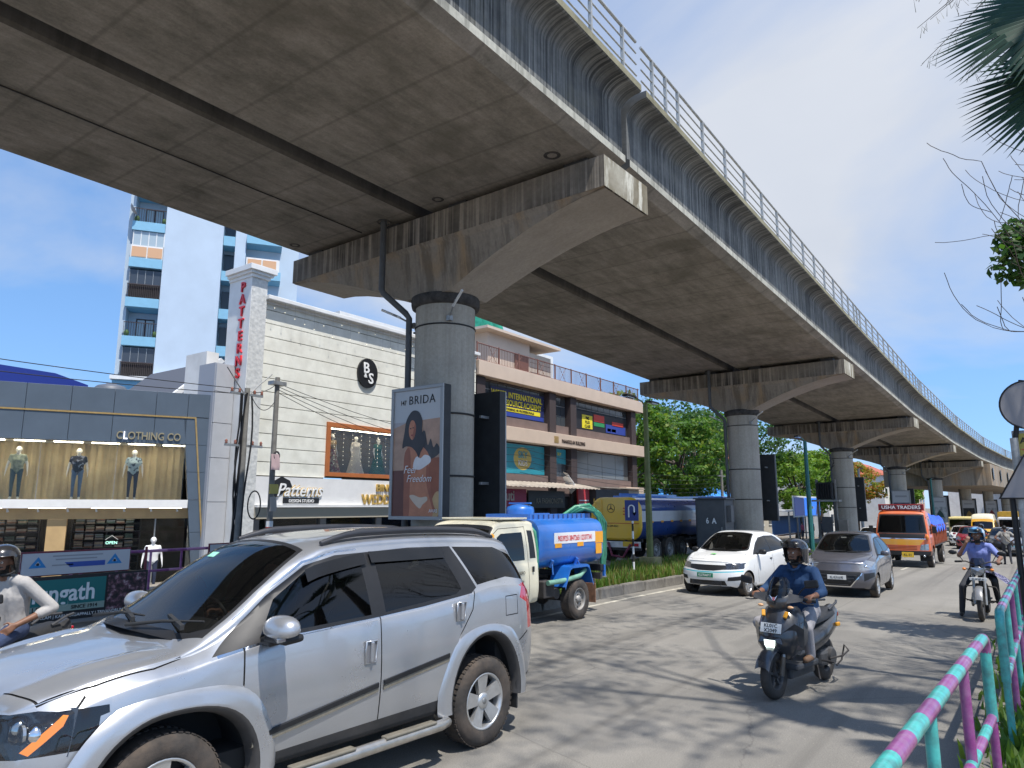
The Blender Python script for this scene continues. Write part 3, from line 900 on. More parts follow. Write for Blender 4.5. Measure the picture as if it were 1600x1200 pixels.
def wheel_meshes(r, w, rim, style='alloy', tyre=None, rimmat=None, sp=5):
 """tyre and rim meshes, axis along y, outer face at +y"""
 h = w / 2
 t = MB()
 sh = r - (r - rim) * 0.22
 t.lathe([(rim * 0.98, -h * 0.86), (rim * 1.04, -h * 0.97), (sh * 0.97, -h), (sh, -h * 0.94), (r * 0.985, -h * 0.82), (r, -h * 0.6), (r, h * 0.6), (r * 0.985, h * 0.82), (sh, h * 0.94), (sh * 0.97, h), (rim * 1.04, h * 0.97), (rim * 0.98, h * 0.86)], 40, axis='y')
 ng = 52
 for k in range(ng):          # tread blocks on the shoulders
  a = 2 * math.pi * k / ng
  for s in (-1, 1):
   Mx = Matrix.Rotation(-a, 4, 'Y')
   t.box((0, s * h * 0.66, r + 0.002), (2 * math.pi * r / ng * 0.6, h * 0.36, 0.007), M=Mx)
 m = MB()
 m.lathe([(rim, -h * 0.8), (rim * 0.95, -h * 0.3), (rim * 0.92, h * 0.2), (0.01, h * 0.12)], 32, 1, axis='y')
 m.lathe([(rim, -h * 0.8), (rim * 1.02, h * 0.9), (rim * 0.99, h * 0.97), (rim * 0.93, h * 0.9), (rim * 0.91, h * 0.4), (rim * 0.9, h * 0.1)], 36, 0, axis='y')
 if style == 'alloy':
  hub = rim * 0.26
  for k in range(sp):
   a = 2 * math.pi * (k + 0.1) / sp
   Mx = Matrix.Rotation(a, 4, 'Y')
   w0, w1 = rim * 0.34, rim * 0.60
   v = [(-w0 / 2, h * 0.72, hub * .8), (w0 / 2, h * 0.72, hub * .8), (w1 / 2, h * 0.90, rim * 0.95), (-w1 / 2, h * 0.90, rim * 0.95),
     (-w0 / 2, h * 0.40, hub * .8), (w0 / 2, h * 0.40, hub * .8), (w1 / 2, h * 0.5, rim * 0.95), (-w1 / 2, h * 0.5, rim * 0.95)]
   m.add(v, [(3, 2, 1, 0), (4, 5, 6, 7), (0, 1, 5, 4), (1, 2, 6, 5), (2, 3, 7, 6), (3, 0, 4, 7)], 0, False, Mx)
  m.lathe([(hub * 1.15, h * 0.4), (hub * 1.15, h * 0.74), (hub * 0.9, h * 0.84), (hub * 0.45, h * 0.86), (0.003, h * 0.86)], 20, 0, axis='y')
  m.lathe([(hub * 0.42, h * 0.87), (hub * 0.4, h * 0.89), (0.003, h * 0.89)], 16, 2, axis='y')
 else:
  m.lathe([(rim * 0.91, h * 0.45), (rim * 0.80, h * 0.35), (rim * 0.6, h * 0.62), (rim * 0.45, h * 0.66), (rim * 0.36, h * 0.40), (rim * 0.34, h * 0.75), (rim * 0.2, h * 0.95), (0.003, h * 0.98)], 28, 0, axis='y')
  for k in range(8):
   a = 2 * math.pi * k / 8
   m.cyl((rim * 0.7 * math.cos(a), h * 0.42, rim * 0.7 * math.sin(a)), (rim * 0.7 * math.cos(a), h * 0.53, rim * 0.7 * math.sin(a)), rim * 0.085, n=10, mi=1)
  for k in range(5):
   a = 2 * math.pi * k / 5
   m.cyl((rim * 0.42 * math.cos(a), h * 0.6, rim * 0.42 * math.sin(a)), (rim * 0.42 * math.cos(a), h * 0.76, rim * 0.42 * math.sin(a)), rim * 0.05, n=6, mi=1)
 return t.mesh('tyre', tyre or M_TYRE), m.mesh('rim', [rimmat or M_ALLOY, M_HUBDARK, M_STEEL])
def put_wheel(root, meshes, x, y, r, steer=0.0):
 w = bpy.data.objects.new('wheel', None); COL.objects.link(w); w.parent = root; w.empty_display_size = 0.1
 w.location = (x, y, r); w.rotation_euler = (0, random.uniform(0, 6.28), 0) if False else (0, 0, (math.pi if y < 0 else 0) + steer)
 link('tyre', meshes[0], w); link('rim', meshes[1], w)
 return w
M_CARGLASS = glass('tinted_car_glass', (0.006, 0.007, 0.008), 0.13)
M_WINDSCREEN = glass('windscreen_glass', (0.012, 0.014, 0.016), 0.42)
M_CARBLACK = mat('car_black_trim', (0.012, 0.012, 0.013), 0.5, var=0.15, scale=20)
M_CLAD = mat('car_black_cladding', (0.03, 0.03, 0.031), 0.65, var=0.2, scale=15, dirt=(0.12, 0.10, 0.08), dirt_amt=0.4)
M_SEAM = mat('panel_gap', (0.012, 0.012, 0.012), 0.8)
M_CHROME = mat('chrome', (0.75, 0.75, 0.76), 0.12, 1.0)
M_LAMP = mat('headlamp_lens', (0.34, 0.36, 0.38), 0.1, 0.6, coat=1.0, var=0.25, scale=14)
M_LAMPDK = mat('headlamp_housing', (0.05, 0.05, 0.055), 0.12, 0.3, coat=1.0, var=0.5, scale=25)
M_AMBER = mat('amber_lens', (0.75, 0.22, 0.02), 0.15, coat=1.0)
M_REDL = mat('red_lens', (0.45, 0.012, 0.02), 0.12, coat=1.0)
M_UNDER = mat('underbody', (0.02, 0.02, 0.02), 0.9)
M_SEAT = mat('seat_fabric', (0.08, 0.075, 0.07), 0.9, var=0.2, scale=8)
M_PLATEW = mat('plate_white', (0.72, 0.72, 0.69), 0.5, var=0.1, scale=20)
M_PLATEY = mat('plate_yellow', (0.72, 0.45, 0.03), 0.5, var=0.1, scale=20)
M_PLATEG = mat('plate_green', (0.02, 0.24, 0.13), 0.5, var=0.1, scale=20)
M_INK = mat('plate_ink', (0.015, 0.015, 0.015), 0.6)
M_WHITEINK = mat('white_print', (0.8, 0.8, 0.78), 0.6)
XF = Matrix(((0, 0, 1, 0), (1, 0, 0, 0), (0, 1, 0, 0), (0, 0, 0, 1)))     # text plane -> facing local +x
def number_plate(root, txt, x, y, z, w, h, mplate, mink, size, tilt=0.0, lines=1):
 b = MB(); b.box((0, 0, 0), (0.012, w, h), bev=0.004)
 p = b.build('number_plate', mplate, root, M=Matrix.Translation((x, y, z)) @ Matrix.Rotation(tilt, 4, 'Y'))
 rows = txt.split('\n')
 for i, r in enumerate(rows):
  zz = (-size * 0.36) if len(rows) == 1 else (size * (0.12 - 0.95 * i))
  put_text(r, p, (0.0085, 0, zz), size, mink, 0.002, bold=0.01, sx=min(1.0, w * 0.92 / (size * 0.62 * len(r))), M=XF, name='registration')
 return p
def seats(root, xs, w, z, mat_=None):
 for (x, y) in xs:
  m = MB()
  m.box((x, y, z + 0.07), (0.48, w, 0.16), bev=0.04)
  m.box((x - 0.27, y, z + 0.42), (0.14, w, 0.62), ry=-0.2, bev=0.05)
  m.box((x - 0.37, y, z + 0.80), (0.1, w * 0.55, 0.17), ry=-0.2, bev=0.04)
  m.build('seat', mat_ or M_SEAT, root)
def paint(name, col, metal=0.0, rough=0.35, coat=1.0, flake=0.0, dust=0.25):
 t = NT(name)
 c = col
 if flake:
  f = t.noise(t.vec(), 900, 2, 0.5)
  c = t.ramp(f, [(0.3, tuple(k * (1 - flake) for k in col)), (0.7, tuple(min(1, k * (1 + flake)) for k in col))])
 df = t.ramp(t.noise(t.vec(), 2.2, 6, 0.7), [(0.4, 0.0), (0.8, dust)])
 c = t.mix(df, c, (0.36, 0.33, 0.29))
 t.set('Base Color', c); t.set('Metallic', metal)
 t.set('Roughness', t.ramp(t.noise(t.vec(), 3.0, 5, 0.6), [(0.3, rough * 0.85), (0.75, rough * 1.3)]))
 t.set('Coat Weight', coat); t.set('Coat Roughness', 0.04)
 return t.m
SILVER = paint('silver_paint', (0.46, 0.47, 0.485), 0.65, 0.30, 1.0, 0.12, 0.18)
def make_suv(loc, rz):
 rows = [
  (2.27, 0.38, 0.74, 0.60, 0.80, 0.86, 0.77, 0.93, 0.66, 0.975),
  (2.20, 0.34, 0.80, 0.60, 0.85, 0.90, 0.82, 0.965, 0.71, 1.015),
  (2.05, 0.31, 0.85, 0.62, 0.895, 0.95, 0.86, 1.005, 0.76, 1.05),
  (1.85, 0.30, 0.885, 0.66, 0.925, 0.99, 0.885, 1.04, 0.79, 1.085),
  (1.45, 0.30, 0.90, 0.70, 0.940, 1.025, 0.905, 1.075, 0.81, 1.125),
  (1.27, 0.30, 0.90, 0.70, 0.940, 1.035, 0.905, 1.085, 0.80, 1.145),
  (1.17, 0.30, 0.90, 0.70, 0.940, 1.045, 0.905, 1.10, 0.79, 1.20),
  (0.76, 0.30, 0.90, 0.70, 0.940, 1.065, 0.905, 1.315, 0.73, 1.49),
  (0.42, 0.30, 0.90, 0.70, 0.940, 1.08, 0.905, 1.50, 0.69, 1.665),
  (0.22, 0.30, 0.90, 0.70, 0.940, 1.085, 0.905, 1.595, 0.665, 1.705),
  (-0.20, 0.30, 0.90, 0.70, 0.940, 1.10, 0.905, 1.628, 0.658, 1.742),
  (-0.70, 0.30, 0.90, 0.70, 0.942, 1.13, 0.91, 1.635, 0.655, 1.755),
  (-1.15, 0.30, 0.90, 0.72, 0.945, 1.185, 0.915, 1.625, 0.65, 1.748),
  (-1.45, 0.31, 0.90, 0.74, 0.945, 1.225, 0.915, 1.61, 0.64, 1.735),
  (-1.85, 0.33, 0.885, 0.76, 0.935, 1.215, 0.895, 1.575, 0.615, 1.70),
  (-2.06, 0.35, 0.86, 0.78, 0.915, 1.19, 0.87, 1.535, 0.595, 1.655),
  (-2.12, 0.36, 0.85, 0.78, 0.905, 1.18, 0.86, 1.48, 0.60, 1.60),
  (-2.22, 0.38, 0.82, 0.76, 0.875, 1.14, 0.83, 1.22, 0.68, 1.27),
  (-2.30, 0.40, 0.78, 0.72, 0.83, 1.02, 0.80, 1.06, 0.70, 1.09),
  (-2.33, 0.42, 0.74, 0.70, 0.80, 0.98, 0.77, 1.0, 0.68, 1.02)]
 c = Car(rows, 70, 2.25, fprof=[(0.3, -0.04), (0.5, 0.02), (0.75, 0.0), (0.95, -0.06), (1.1, -0.02)], fb=0.30, ffade=1.0, rb=0.16, rfade=0.6, nr=26, ridge=lambda x, y, z: 0.016 * math.exp(-((abs(y) - 0.62 + 0.10 * (x - 1.3)) / 0.045) ** 2) * sstep(0.93, 0.97, z) * sstep(1.28, 1.42, x) * (1 - 0.7 * sstep(1.6, 2.1, x)))
 D = c.define
 D('bonnet', None); D('front_door', None, True); D('rear_door', None, True); D('front_bumper', None)
 D('window_surround', M_CARBLACK, True)
 D('front_side_window', M_CARGLASS, True); D('rear_side_window', M_CARGLASS, True); D('quarter_window', M_CARGLASS, True)
 D('windscreen_surround', M_CARBLACK); D('windscreen', M_WINDSCREEN); D('rear_window', M_CARGLASS)
 D('headlight', glass('headlight_cover', (0.1, 0.1, 0.11), 0.8), True); D('indicator', M_AMBER, True); D('tail_light', M_REDL, True)
 D('sill_cladding', M_CLAD, 'xy'); D('lower_grille', M_CARBLACK); D('grille', M_CARBLACK); D('fuel_flap', None)
 D('chrome_line', M_CHROME, True); D('seam', M_SEAM, False, 0.007)
 fd = [(0.93, 0.36), (1.0, 0.62), (0.985, 1.06), (0.77, 1.345), (0.44, 1.535), (0.15, 1.605), (-0.13, 1.62), (-0.135, 1.1), (-0.12, 0.36)]
 rd = [(-0.12, 0.36), (-0.135, 1.1), (-0.13, 1.62), (-0.6, 1.625), (-1.05, 1.61), (-1.20, 1.2), (-1.16, 1.05), (-1.0, 0.86), (-0.87, 0.62), (-0.80, 0.36)]
 c.cut('front_door', fd, 'side'); c.cut('rear_door', rd, 'side')
 c.cut('window_surround', [(1.15, 1.06), (0.77, 1.33), (0.44, 1.515), (0.16, 1.575), (-0.6, 1.60), (-1.1, 1.59), (-1.24, 1.23), (-1.16, 1.185), (-0.6, 1.13), (-0.1, 1.10), (0.5, 1.075)], 'side')
 c.cut('front_side_window', [(0.88, 1.09), (0.72, 1.305), (0.42, 1.485), (0.15, 1.545), (-0.055, 1.555), (-0.06, 1.125)], 'side')
 c.cut('rear_side_window', [(-0.20, 1.13), (-0.20, 1.565), (-0.95, 1.56), (-1.06, 1.235), (-0.98, 1.195)], 'side')
 c.cut('quarter_window', [(-1.13, 1.585), (-1.75, 1.555), (-2.0, 1.475), (-2.1, 1.29), (-2.02, 1.245), (-1.7, 1.29), (-1.42, 1.27), (-1.26, 1.25)], 'side')
 c.seam('chrome_line', [(1.12, 1.055), (0.5, 1.07), (-0.1, 1.095), (-0.6, 1.125), (-1.16, 1.18)], 'side', 0.014)
 c.seam('chrome_line', [(0.99, 1.215), (0.77, 1.36), (0.44, 1.54), (0.15, 1.60), (-0.05, 1.61)], 'side', 0.016)
 c.cut('windscreen_surround', [(1.310, 0.0), (1.280, 0.35), (1.210, 0.62), (1.150, 0.735), (1.080, 0.715), (0.750, 0.665), (0.460, 0.60), (0.370, 0.57), (0.350, 0.0)], 'wind', mirror=True, xr=(0.28, 1.42))
 c.cut('windscreen', [(1.260, 0.0), (1.230, 0.35), (1.170, 0.60), (1.100, 0.69), (0.750, 0.635), (0.480, 0.575), (0.415, 0.55), (0.400, 0.0)], 'wind', mirror=True, xr=(0.28, 1.42))
 c.cut('rear_window', [(0.0, 1.50), (0.52, 1.48), (0.6, 1.26), (0.6, 1.2), (0, 1.2)], 'rear', mirror=True)
 bn = [(2.13, 0.0), (2.08, 0.5), (1.98, 0.72), (1.72, 0.80), (1.42, 0.83), (1.28, 0.80), (1.28, 0.35), (1.31, 0.0)]
 c.cut('bonnet', bn, 'top', mirror=True)
 c.seam('seam', bn[1:6], 'top', 0.010); c.seam('seam', [(p[0], -p[1]) for p in bn[1:6]], 'top', 0.010)
 for path in ([(0.93, 0.40), (1.0, 0.62), (0.985, 1.06)], [(-0.12, 0.40), (-0.135, 1.1)], [(-0.80, 0.42), (-0.87, 0.62), (-1.0, 0.86), (-1.16, 1.05), (-1.20, 1.2)],
     [(1.90, 0.86), (1.78, 0.99)], [(-2.0, 0.78), (-1.83, 0.72), (-1.79, 0.6)]):
  c.seam('seam', path, 'side', 0.010)
 fl = [(-1.62, 0.95), (-1.82, 0.95), (-1.83, 1.12), (-1.63, 1.12)]
 c.cut('fuel_flap', fl, 'side', yside=1); c.seam('seam', fl + fl[:1], 'side', 0.008, yside=1)
 c.cut('headlight', [(2.30, 0.70), (2.02, 0.74), (1.86, 0.86), (1.84, 0.93), (1.98, 0.945), (2.4, 0.90)], 'side')
 c.cut('headlight', [(0.46, 0.72), (0.50, 0.87), (0.82, 0.94), (0.95, 0.95), (0.95, 0.74)], 'front', mirror=True)
 c.cut('indicator', [(2.03, 0.745), (1.885, 0.868), (1.862, 0.918), (1.885, 0.922), (2.065, 0.765)], 'side')
 c.cut('tail_light', [(-1.88, 1.09), (-1.95, 1.205), (-2.12, 1.225), (-2.4, 1.2), (-2.4, 0.74), (-2.17, 0.76), (-2.10, 1.0)], 'side')
 c.cut('tail_light', [(0.62, 0.8), (0.66, 1.2), (0.95, 1.22), (0.95, 0.8)], 'rear', mirror=True)
 c.cut('grille', [(-0.45, 0.68), (-0.42, 0.86), (0.42, 0.86), (0.45, 0.68)], 'front')
 c.cut('lower_grille', [(-0.72, 0.42), (-0.66, 0.58), (0.66, 0.58), (0.72, 0.42)], 'front')
 c.cut('sill_cladding', [(2.2, 0.2), (2.2, 0.30), (0.9, 0.40), (-0.75, 0.43), (-0.95, 0.56), (-1.2, 0.5), (-1.5, 0.42), (-2.4, 0.43), (-2.4, 0.2)], 'side')
 root = thing('silver_suv', 'large silver SUV with roof rails and dark windows driving past in the foreground', 'car', loc, rz)
 R0 = 0.372
 a1 = c.arch(1.35, R0, 0.455); a2 = c.arch(-1.35, R0, 0.455)
 parts = c.finish(root, SILVER)
 for a in a1 + a2: a.build('wheel_arch_liner', M_UNDER, root)
 for cx in (1.35, -1.35):
  for s in (1, -1):
   m = MB(); k = 30
   ring = []
   for i in range(k + 1):
    t = math.pi * (i / k) * 1.12 - math.pi * 0.06
    ring.append((math.cos(t), math.sin(t)))
   prof = [(0.43, 0.86, 1), (0.445, 0.945, 1), (0.475, 0.962, 1), (0.49, 0.958, 0), (0.53, 0.960, 0), (0.58, 0.945, 0), (0.605, 0.925, 0)]
   for (r1, y1, _), (r2, y2, mi) in zip(prof, prof[1:]):
    for i in range(k):
     A, B = ring[i], ring[i + 1]
     def pt(u, r_, y_):
      bodyw = pchip([q[0] for q in reversed(rows)], [q[4] for q in reversed(rows)], cx + u[0] * r_)
      yy = min(y_, bodyw + (y_ - 0.925)) if y_ > .9 else y_
      zz = R0 + u[1] * r_
      yy -= 0.045 * sstep(0.78, 1.05, zz)
      return (cx + u[0] * r_, s * yy, max(zz, 0.30))
     q = [pt(A, r1, y1), pt(B, r1, y1), pt(B, r2, y2), pt(A, r2, y2)]
     if s > 0: q.reverse()
     m.add(q, [(0, 1, 2, 3)], mi, True)
   m.build('wheel_arch_flare', [SILVER, M_CLAD], root)
 wm = wheel_meshes(R0, 0.235, 0.235, 'alloy', M_TYREMUD, M_ALLOY, 5)
 for x in (1.35, -1.35):
  for s in (1, -1): put_wheel(root, wm, x + (0.122 if x > 0 else 0), s * 0.80, R0)
 M_MOULD = mat('side_moulding_beige', (0.20, 0.18, 0.14), 0.5, 0.2, var=0.15, scale=20)
 for s in (1, -1):
  for (xa, za, xb, zb_) in ((0.93, 0.50, -0.10, 0.615), (-0.15, 0.62, -0.86, 0.70)):
   m = MB()
   yw = 0.942
   for dz, mi, dy in ((0.0, 0, 0.004), (0.028, 1, 0.010)):
    m.add([(xa, s * (yw - .02), za + dz - .02), (xb, s * (yw - .02), zb_ + dz - .02), (xb, s * (yw + dy), zb_ + dz - .014), (xa, s * (yw + dy), za + dz - .014),
        (xb, s * (yw + dy), zb_ + dz + .014), (xa, s * (yw + dy), za + dz + .014), (xb, s * (yw - .02), zb_ + dz + .02), (xa, s * (yw - .02), za + dz + .02)],
       [(0, 1, 2, 3), (3, 2, 4, 5), (5, 4, 6, 7)] if s < 0 else [(3, 2, 1, 0), (5, 4, 2, 3), (7, 6, 4, 5)], mi)
   m.build('side_moulding', [M_MOULD, M_CARBLACK], root)
  m = MB(); m.tube([(0.86, s * 0.82, 0.27), (0.80, s * 0.98, 0.26), (0.72, s * 1.0, 0.26), (-0.72, s * 1.0, 0.265), (-0.80, s * 0.98, 0.265), (-0.86, s * 0.82, 0.28)], 0.042, 12)
  st_ = m.build('side_step', mat('side_step_metal', (0.52, 0.49, 0.44), 0.35, 0.8, var=0.2, scale=10), root)
  for xc in (0.42, -0.38):
   m = MB(); m.box((xc, s * 1.0, 0.305), (0.52, 0.075, 0.022), bev=0.008); m.build('tread_pad', M_MOULD, st_)
  for xc, zc, dn in ((-0.02, 0.87, 'f'), (-1.00, 1.055, 'r')):
   m = MB()
   m.box((xc, s * 0.936, zc), (0.105, 0.02, 0.155), 1, bev=0.008)
   m.box((xc, s * 0.955, zc), (0.03, 0.03, 0.15), 0, bev=0.012)
   m.tube([(xc - .05, s * 0.94, zc - .075), (xc - .05, s * 0.95, zc + .075), (xc + .05, s * 0.95, zc + .075), (xc + .05, s * 0.94, zc - .075)], 0.009, 6, 0, closed=True)
   m.build('door_handle', [SILVER, mat('handle_recess', (0.25, 0.25, 0.26), 0.4, 0.4)], root)
  m = MB()
  m.box((0.80, s * 0.93, 1.07), (0.16, 0.14, 0.05), 1, bev=0.015)
  mi_ = m.build('wing_mirror', [SILVER, M_CARBLACK], root)
  m = MB()
  for i in range(1):
   nu, nv = 20, 12
   def sp(i, j):
    u = 2 * math.pi * i / nu; v = math.pi * j / nv - math.pi / 2
    f = lambda c, e: math.copysign(abs(c) ** e, c)
    return (0.85 + 0.085 * f(math.cos(v), .85) * f(math.cos(u), .85), s * (1.085 + 0.16 * f(math.cos(v), .85) * f(math.sin(u), .85)), 1.16 + (0.088 if v > 0 else 0.05) * f(math.sin(v), .8))
   m.grid(sp, nu, nv)
  m.build('mirror_shell', SILVER, mi_)
  m = MB(); m.box((0.81, s * 1.05, 1.098), (0.15, 0.26, 0.05), bev=0.02); m.build('mirror_base', M_CARBLACK, mi_)
  m = MB(); m.box((0.875, s * 1.10, 1.115), (0.055, 0.15, 0.03), rz=s * -0.35, bev=0.008); m.build('repeater_lamp', M_LAMP, mi_)
  pts = [];
  for i in range(19):
   x = 0.24 - 2.10 * i / 18
   zt = pchip([q[0] for q in reversed(rows)], [q[7] for q in reversed(rows)], x); wr = pchip([q[0] for q in reversed(rows)], [q[8] for q in reversed(rows)], x)
   e = min(1, i / 2.5, (18 - i) / 2.5)
   pts.append((x, s * (wr - 0.06), zt + 0.075 + 0.035 * e))
  m = MB(); m.tube(pts, [0.018 + 0.012 * min(1, i / 3, (18 - i) / 3) for i in range(19)], 8); m.build('roof_rail', mat('roof_rail_dark', (0.06, 0.06, 0.065), 0.4, 0.3), root)
  for (xa, xb, za, zb_) in ((0.47, -0.10, 1.49, 1.585), (-0.15, -0.98, 1.59, 1.585)):
   m = MB()
   wy = lambda z: 0.905 - (z - 1.09) / (1.62 - 1.09) * 0.245 + 0.022
   n = 6
   m.grid(lambda i, j: (xa + (xb - xa) * i / n, s * (wy(za + (zb_ - za) * (i / n) ** .7 - 0.085 * j) + 0.018 * (1 if j else .4)), za + (zb_ - za) * (i / n) ** .7 - 0.085 * j), n, 1)
   m.build('window_deflector', mat('smoked_plastic', (0.012, 0.012, 0.012), 0.15), root)
 for s in (1, -1):
  m = MB(); m.add([(2.2, s * 0.42, 0.70), (2.12, s * 0.5, 0.90), (1.82, s * 0.86, 0.955), (1.86, s * 0.885, 0.72), (2.05, s * 0.70, 0.66)], [(0, 1, 2, 3, 4)]); m.build('lamp_housing', M_LAMPDK, root)
 m = MB()
 m.grid(lambda i, j: (1.30 - 0.07 * j - 0.10 * (abs(i - 8) / 8) ** 2, -0.70 + 1.4 * i / 16, 1.172 - 0.045 * (abs(i - 8) / 8) ** 2 + 0.022 * j), 16, 1)
 m.build('cowl', M_CARBLACK, root)
 for (ya, yb, xa, xb) in ((0.05, 0.66, 1.27, 1.115), (-0.58, 0.02, 1.25, 1.20)):
  m = MB(); m.tube([(xa + .03, ya, 1.20), (1.22, (ya + yb) / 2, 1.235), (xb, yb, 1.235)], [0.014, 0.011, 0.006], 6); m.box(((xa + xb) / 2 - .02, (ya + yb) / 2 + .06, 1.225), (0.02, 0.5, 0.03), rz=-0.22)
  m.build('wiper', M_BLACK, root)
 m = MB(); m.box((0.625, -0.30, 1.565), (0.002, 0.10, 0.06), ry=-0.98); m.build('windscreen_sticker', mat('sticker_green', (0.35, 0.75, 0.55), 0.5), root)
 m = MB(); m.box((0.93, 0, 1.0), (0.6, 1.5, 0.16), bev=0.05); m.build('dashboard', mat('dashboard', (0.05, 0.05, 0.052), 0.7), root)
 m = MB(); m.box((-0.4, 0, 0.42), (3.0, 1.62, 0.12)); m.box((-1.9, 0, 0.7), (0.5, 1.55, 0.7)); m.build('floor_pan', M_UNDER, root)
 seats(root, ((0.0, 0.38), (0.0, -0.38), (-0.85, 0.4), (-0.85, -0.4)), 0.5, 0.52)
 m = MB(); n = 20; m.tube([(0.50 + 0.07 * math.cos(2 * math.pi * i / n), -0.38 + 0.185 * math.sin(2 * math.pi * i / n), 1.03 + 0.175 * math.cos(2 * math.pi * i / n)) for i in range(n)], 0.015, 8, closed=True)
 m.tube([(0.50, -0.38, 1.03), (0.75, -0.38, 0.95)], 0.03, 8); m.box((0.50, -0.38, 1.03), (0.03, 0.34, 0.05))
 m.build('steering_wheel', M_CARBLACK, root)
 for s in (1, -1):
  m = MB()
  m.ball((2.03, s * 0.63, 0.84), (0.06, 0.075, 0.075), 14, 10); m.ball((1.99, s * 0.76, 0.83), (0.05, 0.06, 0.06), 14, 10)
  m.build('lamp_reflector', M_CHROME, root)
  m = MB(); m.cyl((2.09, s * 0.60, 0.845), (2.105, s * 0.60, 0.845), 0.06, n=18); m.cyl((2.04, s * 0.745, 0.84), (2.055, s * 0.745, 0.84), 0.05, n=18); m.build('projector_lens', M_LAMP, root)
 m = MB()
 for k in range(5): m.box((2.155, 0, 0.70 + 0.035 * k), (0.03, 0.8 - 0.02 * k, 0.012))
 m.build('grille_bar', M_CHROME, root)
 for s in (1, -1):
  m = MB(); m.box((-1.80, s * 0.82, 0.32), (0.02, 0.22, 0.3)); m.build('mud_flap', M_BLACK, root)
 seen = set()
 def warp(o):
  for ch in o.children:
   if ch.name.startswith('wheel') and ch.type == 'EMPTY': continue
   if ch.type == 'MESH' and ch.data.name not in seen:
    seen.add(ch.data.name)
    for v in ch.data.vertices:
     z = v.co.z
     v.co.z = z + (0.065 + 0.06 * sstep(0.35, 0.9, z)) * (1 - 0.75 * sstep(0.7, 1.4, v.co.x) * (1 - sstep(0.95, 1.2, z) * 0.4))
     v.co.x += 0.13 * sstep(0.85, 1.5, v.co.x)
     if v.co.x < -1.5: v.co.x += 0.10 * (-1.5 - v.co.x)
   warp(ch)
 warp(root)
 return root
suv = make_suv((-5.09, 3.95, 0.0), R(-93.8))
WHITE = paint('white_paint', (0.80, 0.80, 0.78), 0.0, 0.3, 1.0, 0.0, 0.10)
GREYP = paint('titan_grey_paint', (0.125, 0.125, 0.145), 0.55, 0.33, 1.0, 0.15, 0.12)
REDP = paint('red_paint', (0.30, 0.012, 0.03), 0.2, 0.3, 1.0, 0.0, 0.1)
DARKP = paint('dark_car_paint', (0.035, 0.037, 0.042), 0.3, 0.3, 1.0, 0.0, 0.1)
M_CYAN = mat('cyan_trim', (0.05, 0.50, 0.58), 0.3, coat=0.5)
def rows_scale(rows, sx, sy, sz):
 return [(r[0] * sx, r[1] * sz, r[2] * sy, r[3] * sz, r[4] * sy, r[5] * sz, r[6] * sy, r[7] * sz, r[8] * sy, r[9] * sz) for r in rows]
ROWS_HATCH = [
 (1.86, 0.26, 0.62, 0.50, 0.70, 0.74, 0.68, 0.80, 0.58, 0.83),
 (1.78, 0.23, 0.69, 0.50, 0.755, 0.78, 0.73, 0.84, 0.63, 0.875),
 (1.60, 0.21, 0.75, 0.52, 0.80, 0.84, 0.77, 0.89, 0.68, 0.93),
 (1.20, 0.20, 0.775, 0.58, 0.82, 0.91, 0.79, 0.955, 0.71, 1.00),
 (0.98, 0.20, 0.775, 0.60, 0.822, 0.935, 0.79, 0.985, 0.70, 1.035),
 (0.85, 0.20, 0.775, 0.60, 0.822, 0.945, 0.79, 1.04, 0.685, 1.105),
 (0.45, 0.20, 0.775, 0.60, 0.822, 0.96, 0.79, 1.27, 0.62, 1.36),
 (0.20, 0.20, 0.775, 0.60, 0.822, 0.97, 0.79, 1.38, 0.58, 1.475),
 (-0.05, 0.20, 0.775, 0.60, 0.822, 0.98, 0.79, 1.415, 0.57, 1.52),
 (-0.50, 0.20, 0.775, 0.60, 0.822, 1.00, 0.79, 1.42, 0.565, 1.53),
 (-1.00, 0.20, 0.775, 0.62, 0.822, 1.025, 0.785, 1.40, 0.555, 1.505),
 (-1.40, 0.22, 0.765, 0.64, 0.81, 1.04, 0.77, 1.35, 0.535, 1.445),
 (-1.55, 0.24, 0.75, 0.64, 0.795, 1.03, 0.755, 1.28, 0.53, 1.37),
 (-1.68, 0.26, 0.72, 0.62, 0.765, 0.98, 0.72, 1.05, 0.58, 1.09),
 (-1.74, 0.28, 0.67, 0.60, 0.72, 0.88, 0.68, 0.93, 0.58, 0.95)]
ROWS_SEDAN = [r for r in ROWS_HATCH if r[0] > -0.4] + [
 (-0.55, 0.20, 0.775, 0.60, 0.822, 1.00, 0.79, 1.405, 0.565, 1.515),
 (-1.00, 0.20, 0.775, 0.62, 0.822, 1.02, 0.785, 1.34, 0.56, 1.45),
 (-1.30, 0.21, 0.77, 0.64, 0.82, 1.03, 0.785, 1.24, 0.575, 1.34),
 (-1.62, 0.23, 0.765, 0.64, 0.81, 1.03, 0.775, 1.09, 0.62, 1.15),
 (-1.75, 0.24, 0.755, 0.64, 0.80, 1.02, 0.765, 1.055, 0.65, 1.085),
 (-2.00, 0.27, 0.71, 0.62, 0.765, 0.98, 0.73, 1.02, 0.62, 1.045),
 (-2.06, 0.30, 0.67, 0.60, 0.72, 0.90, 0.69, 0.94, 0.58, 0.96)]
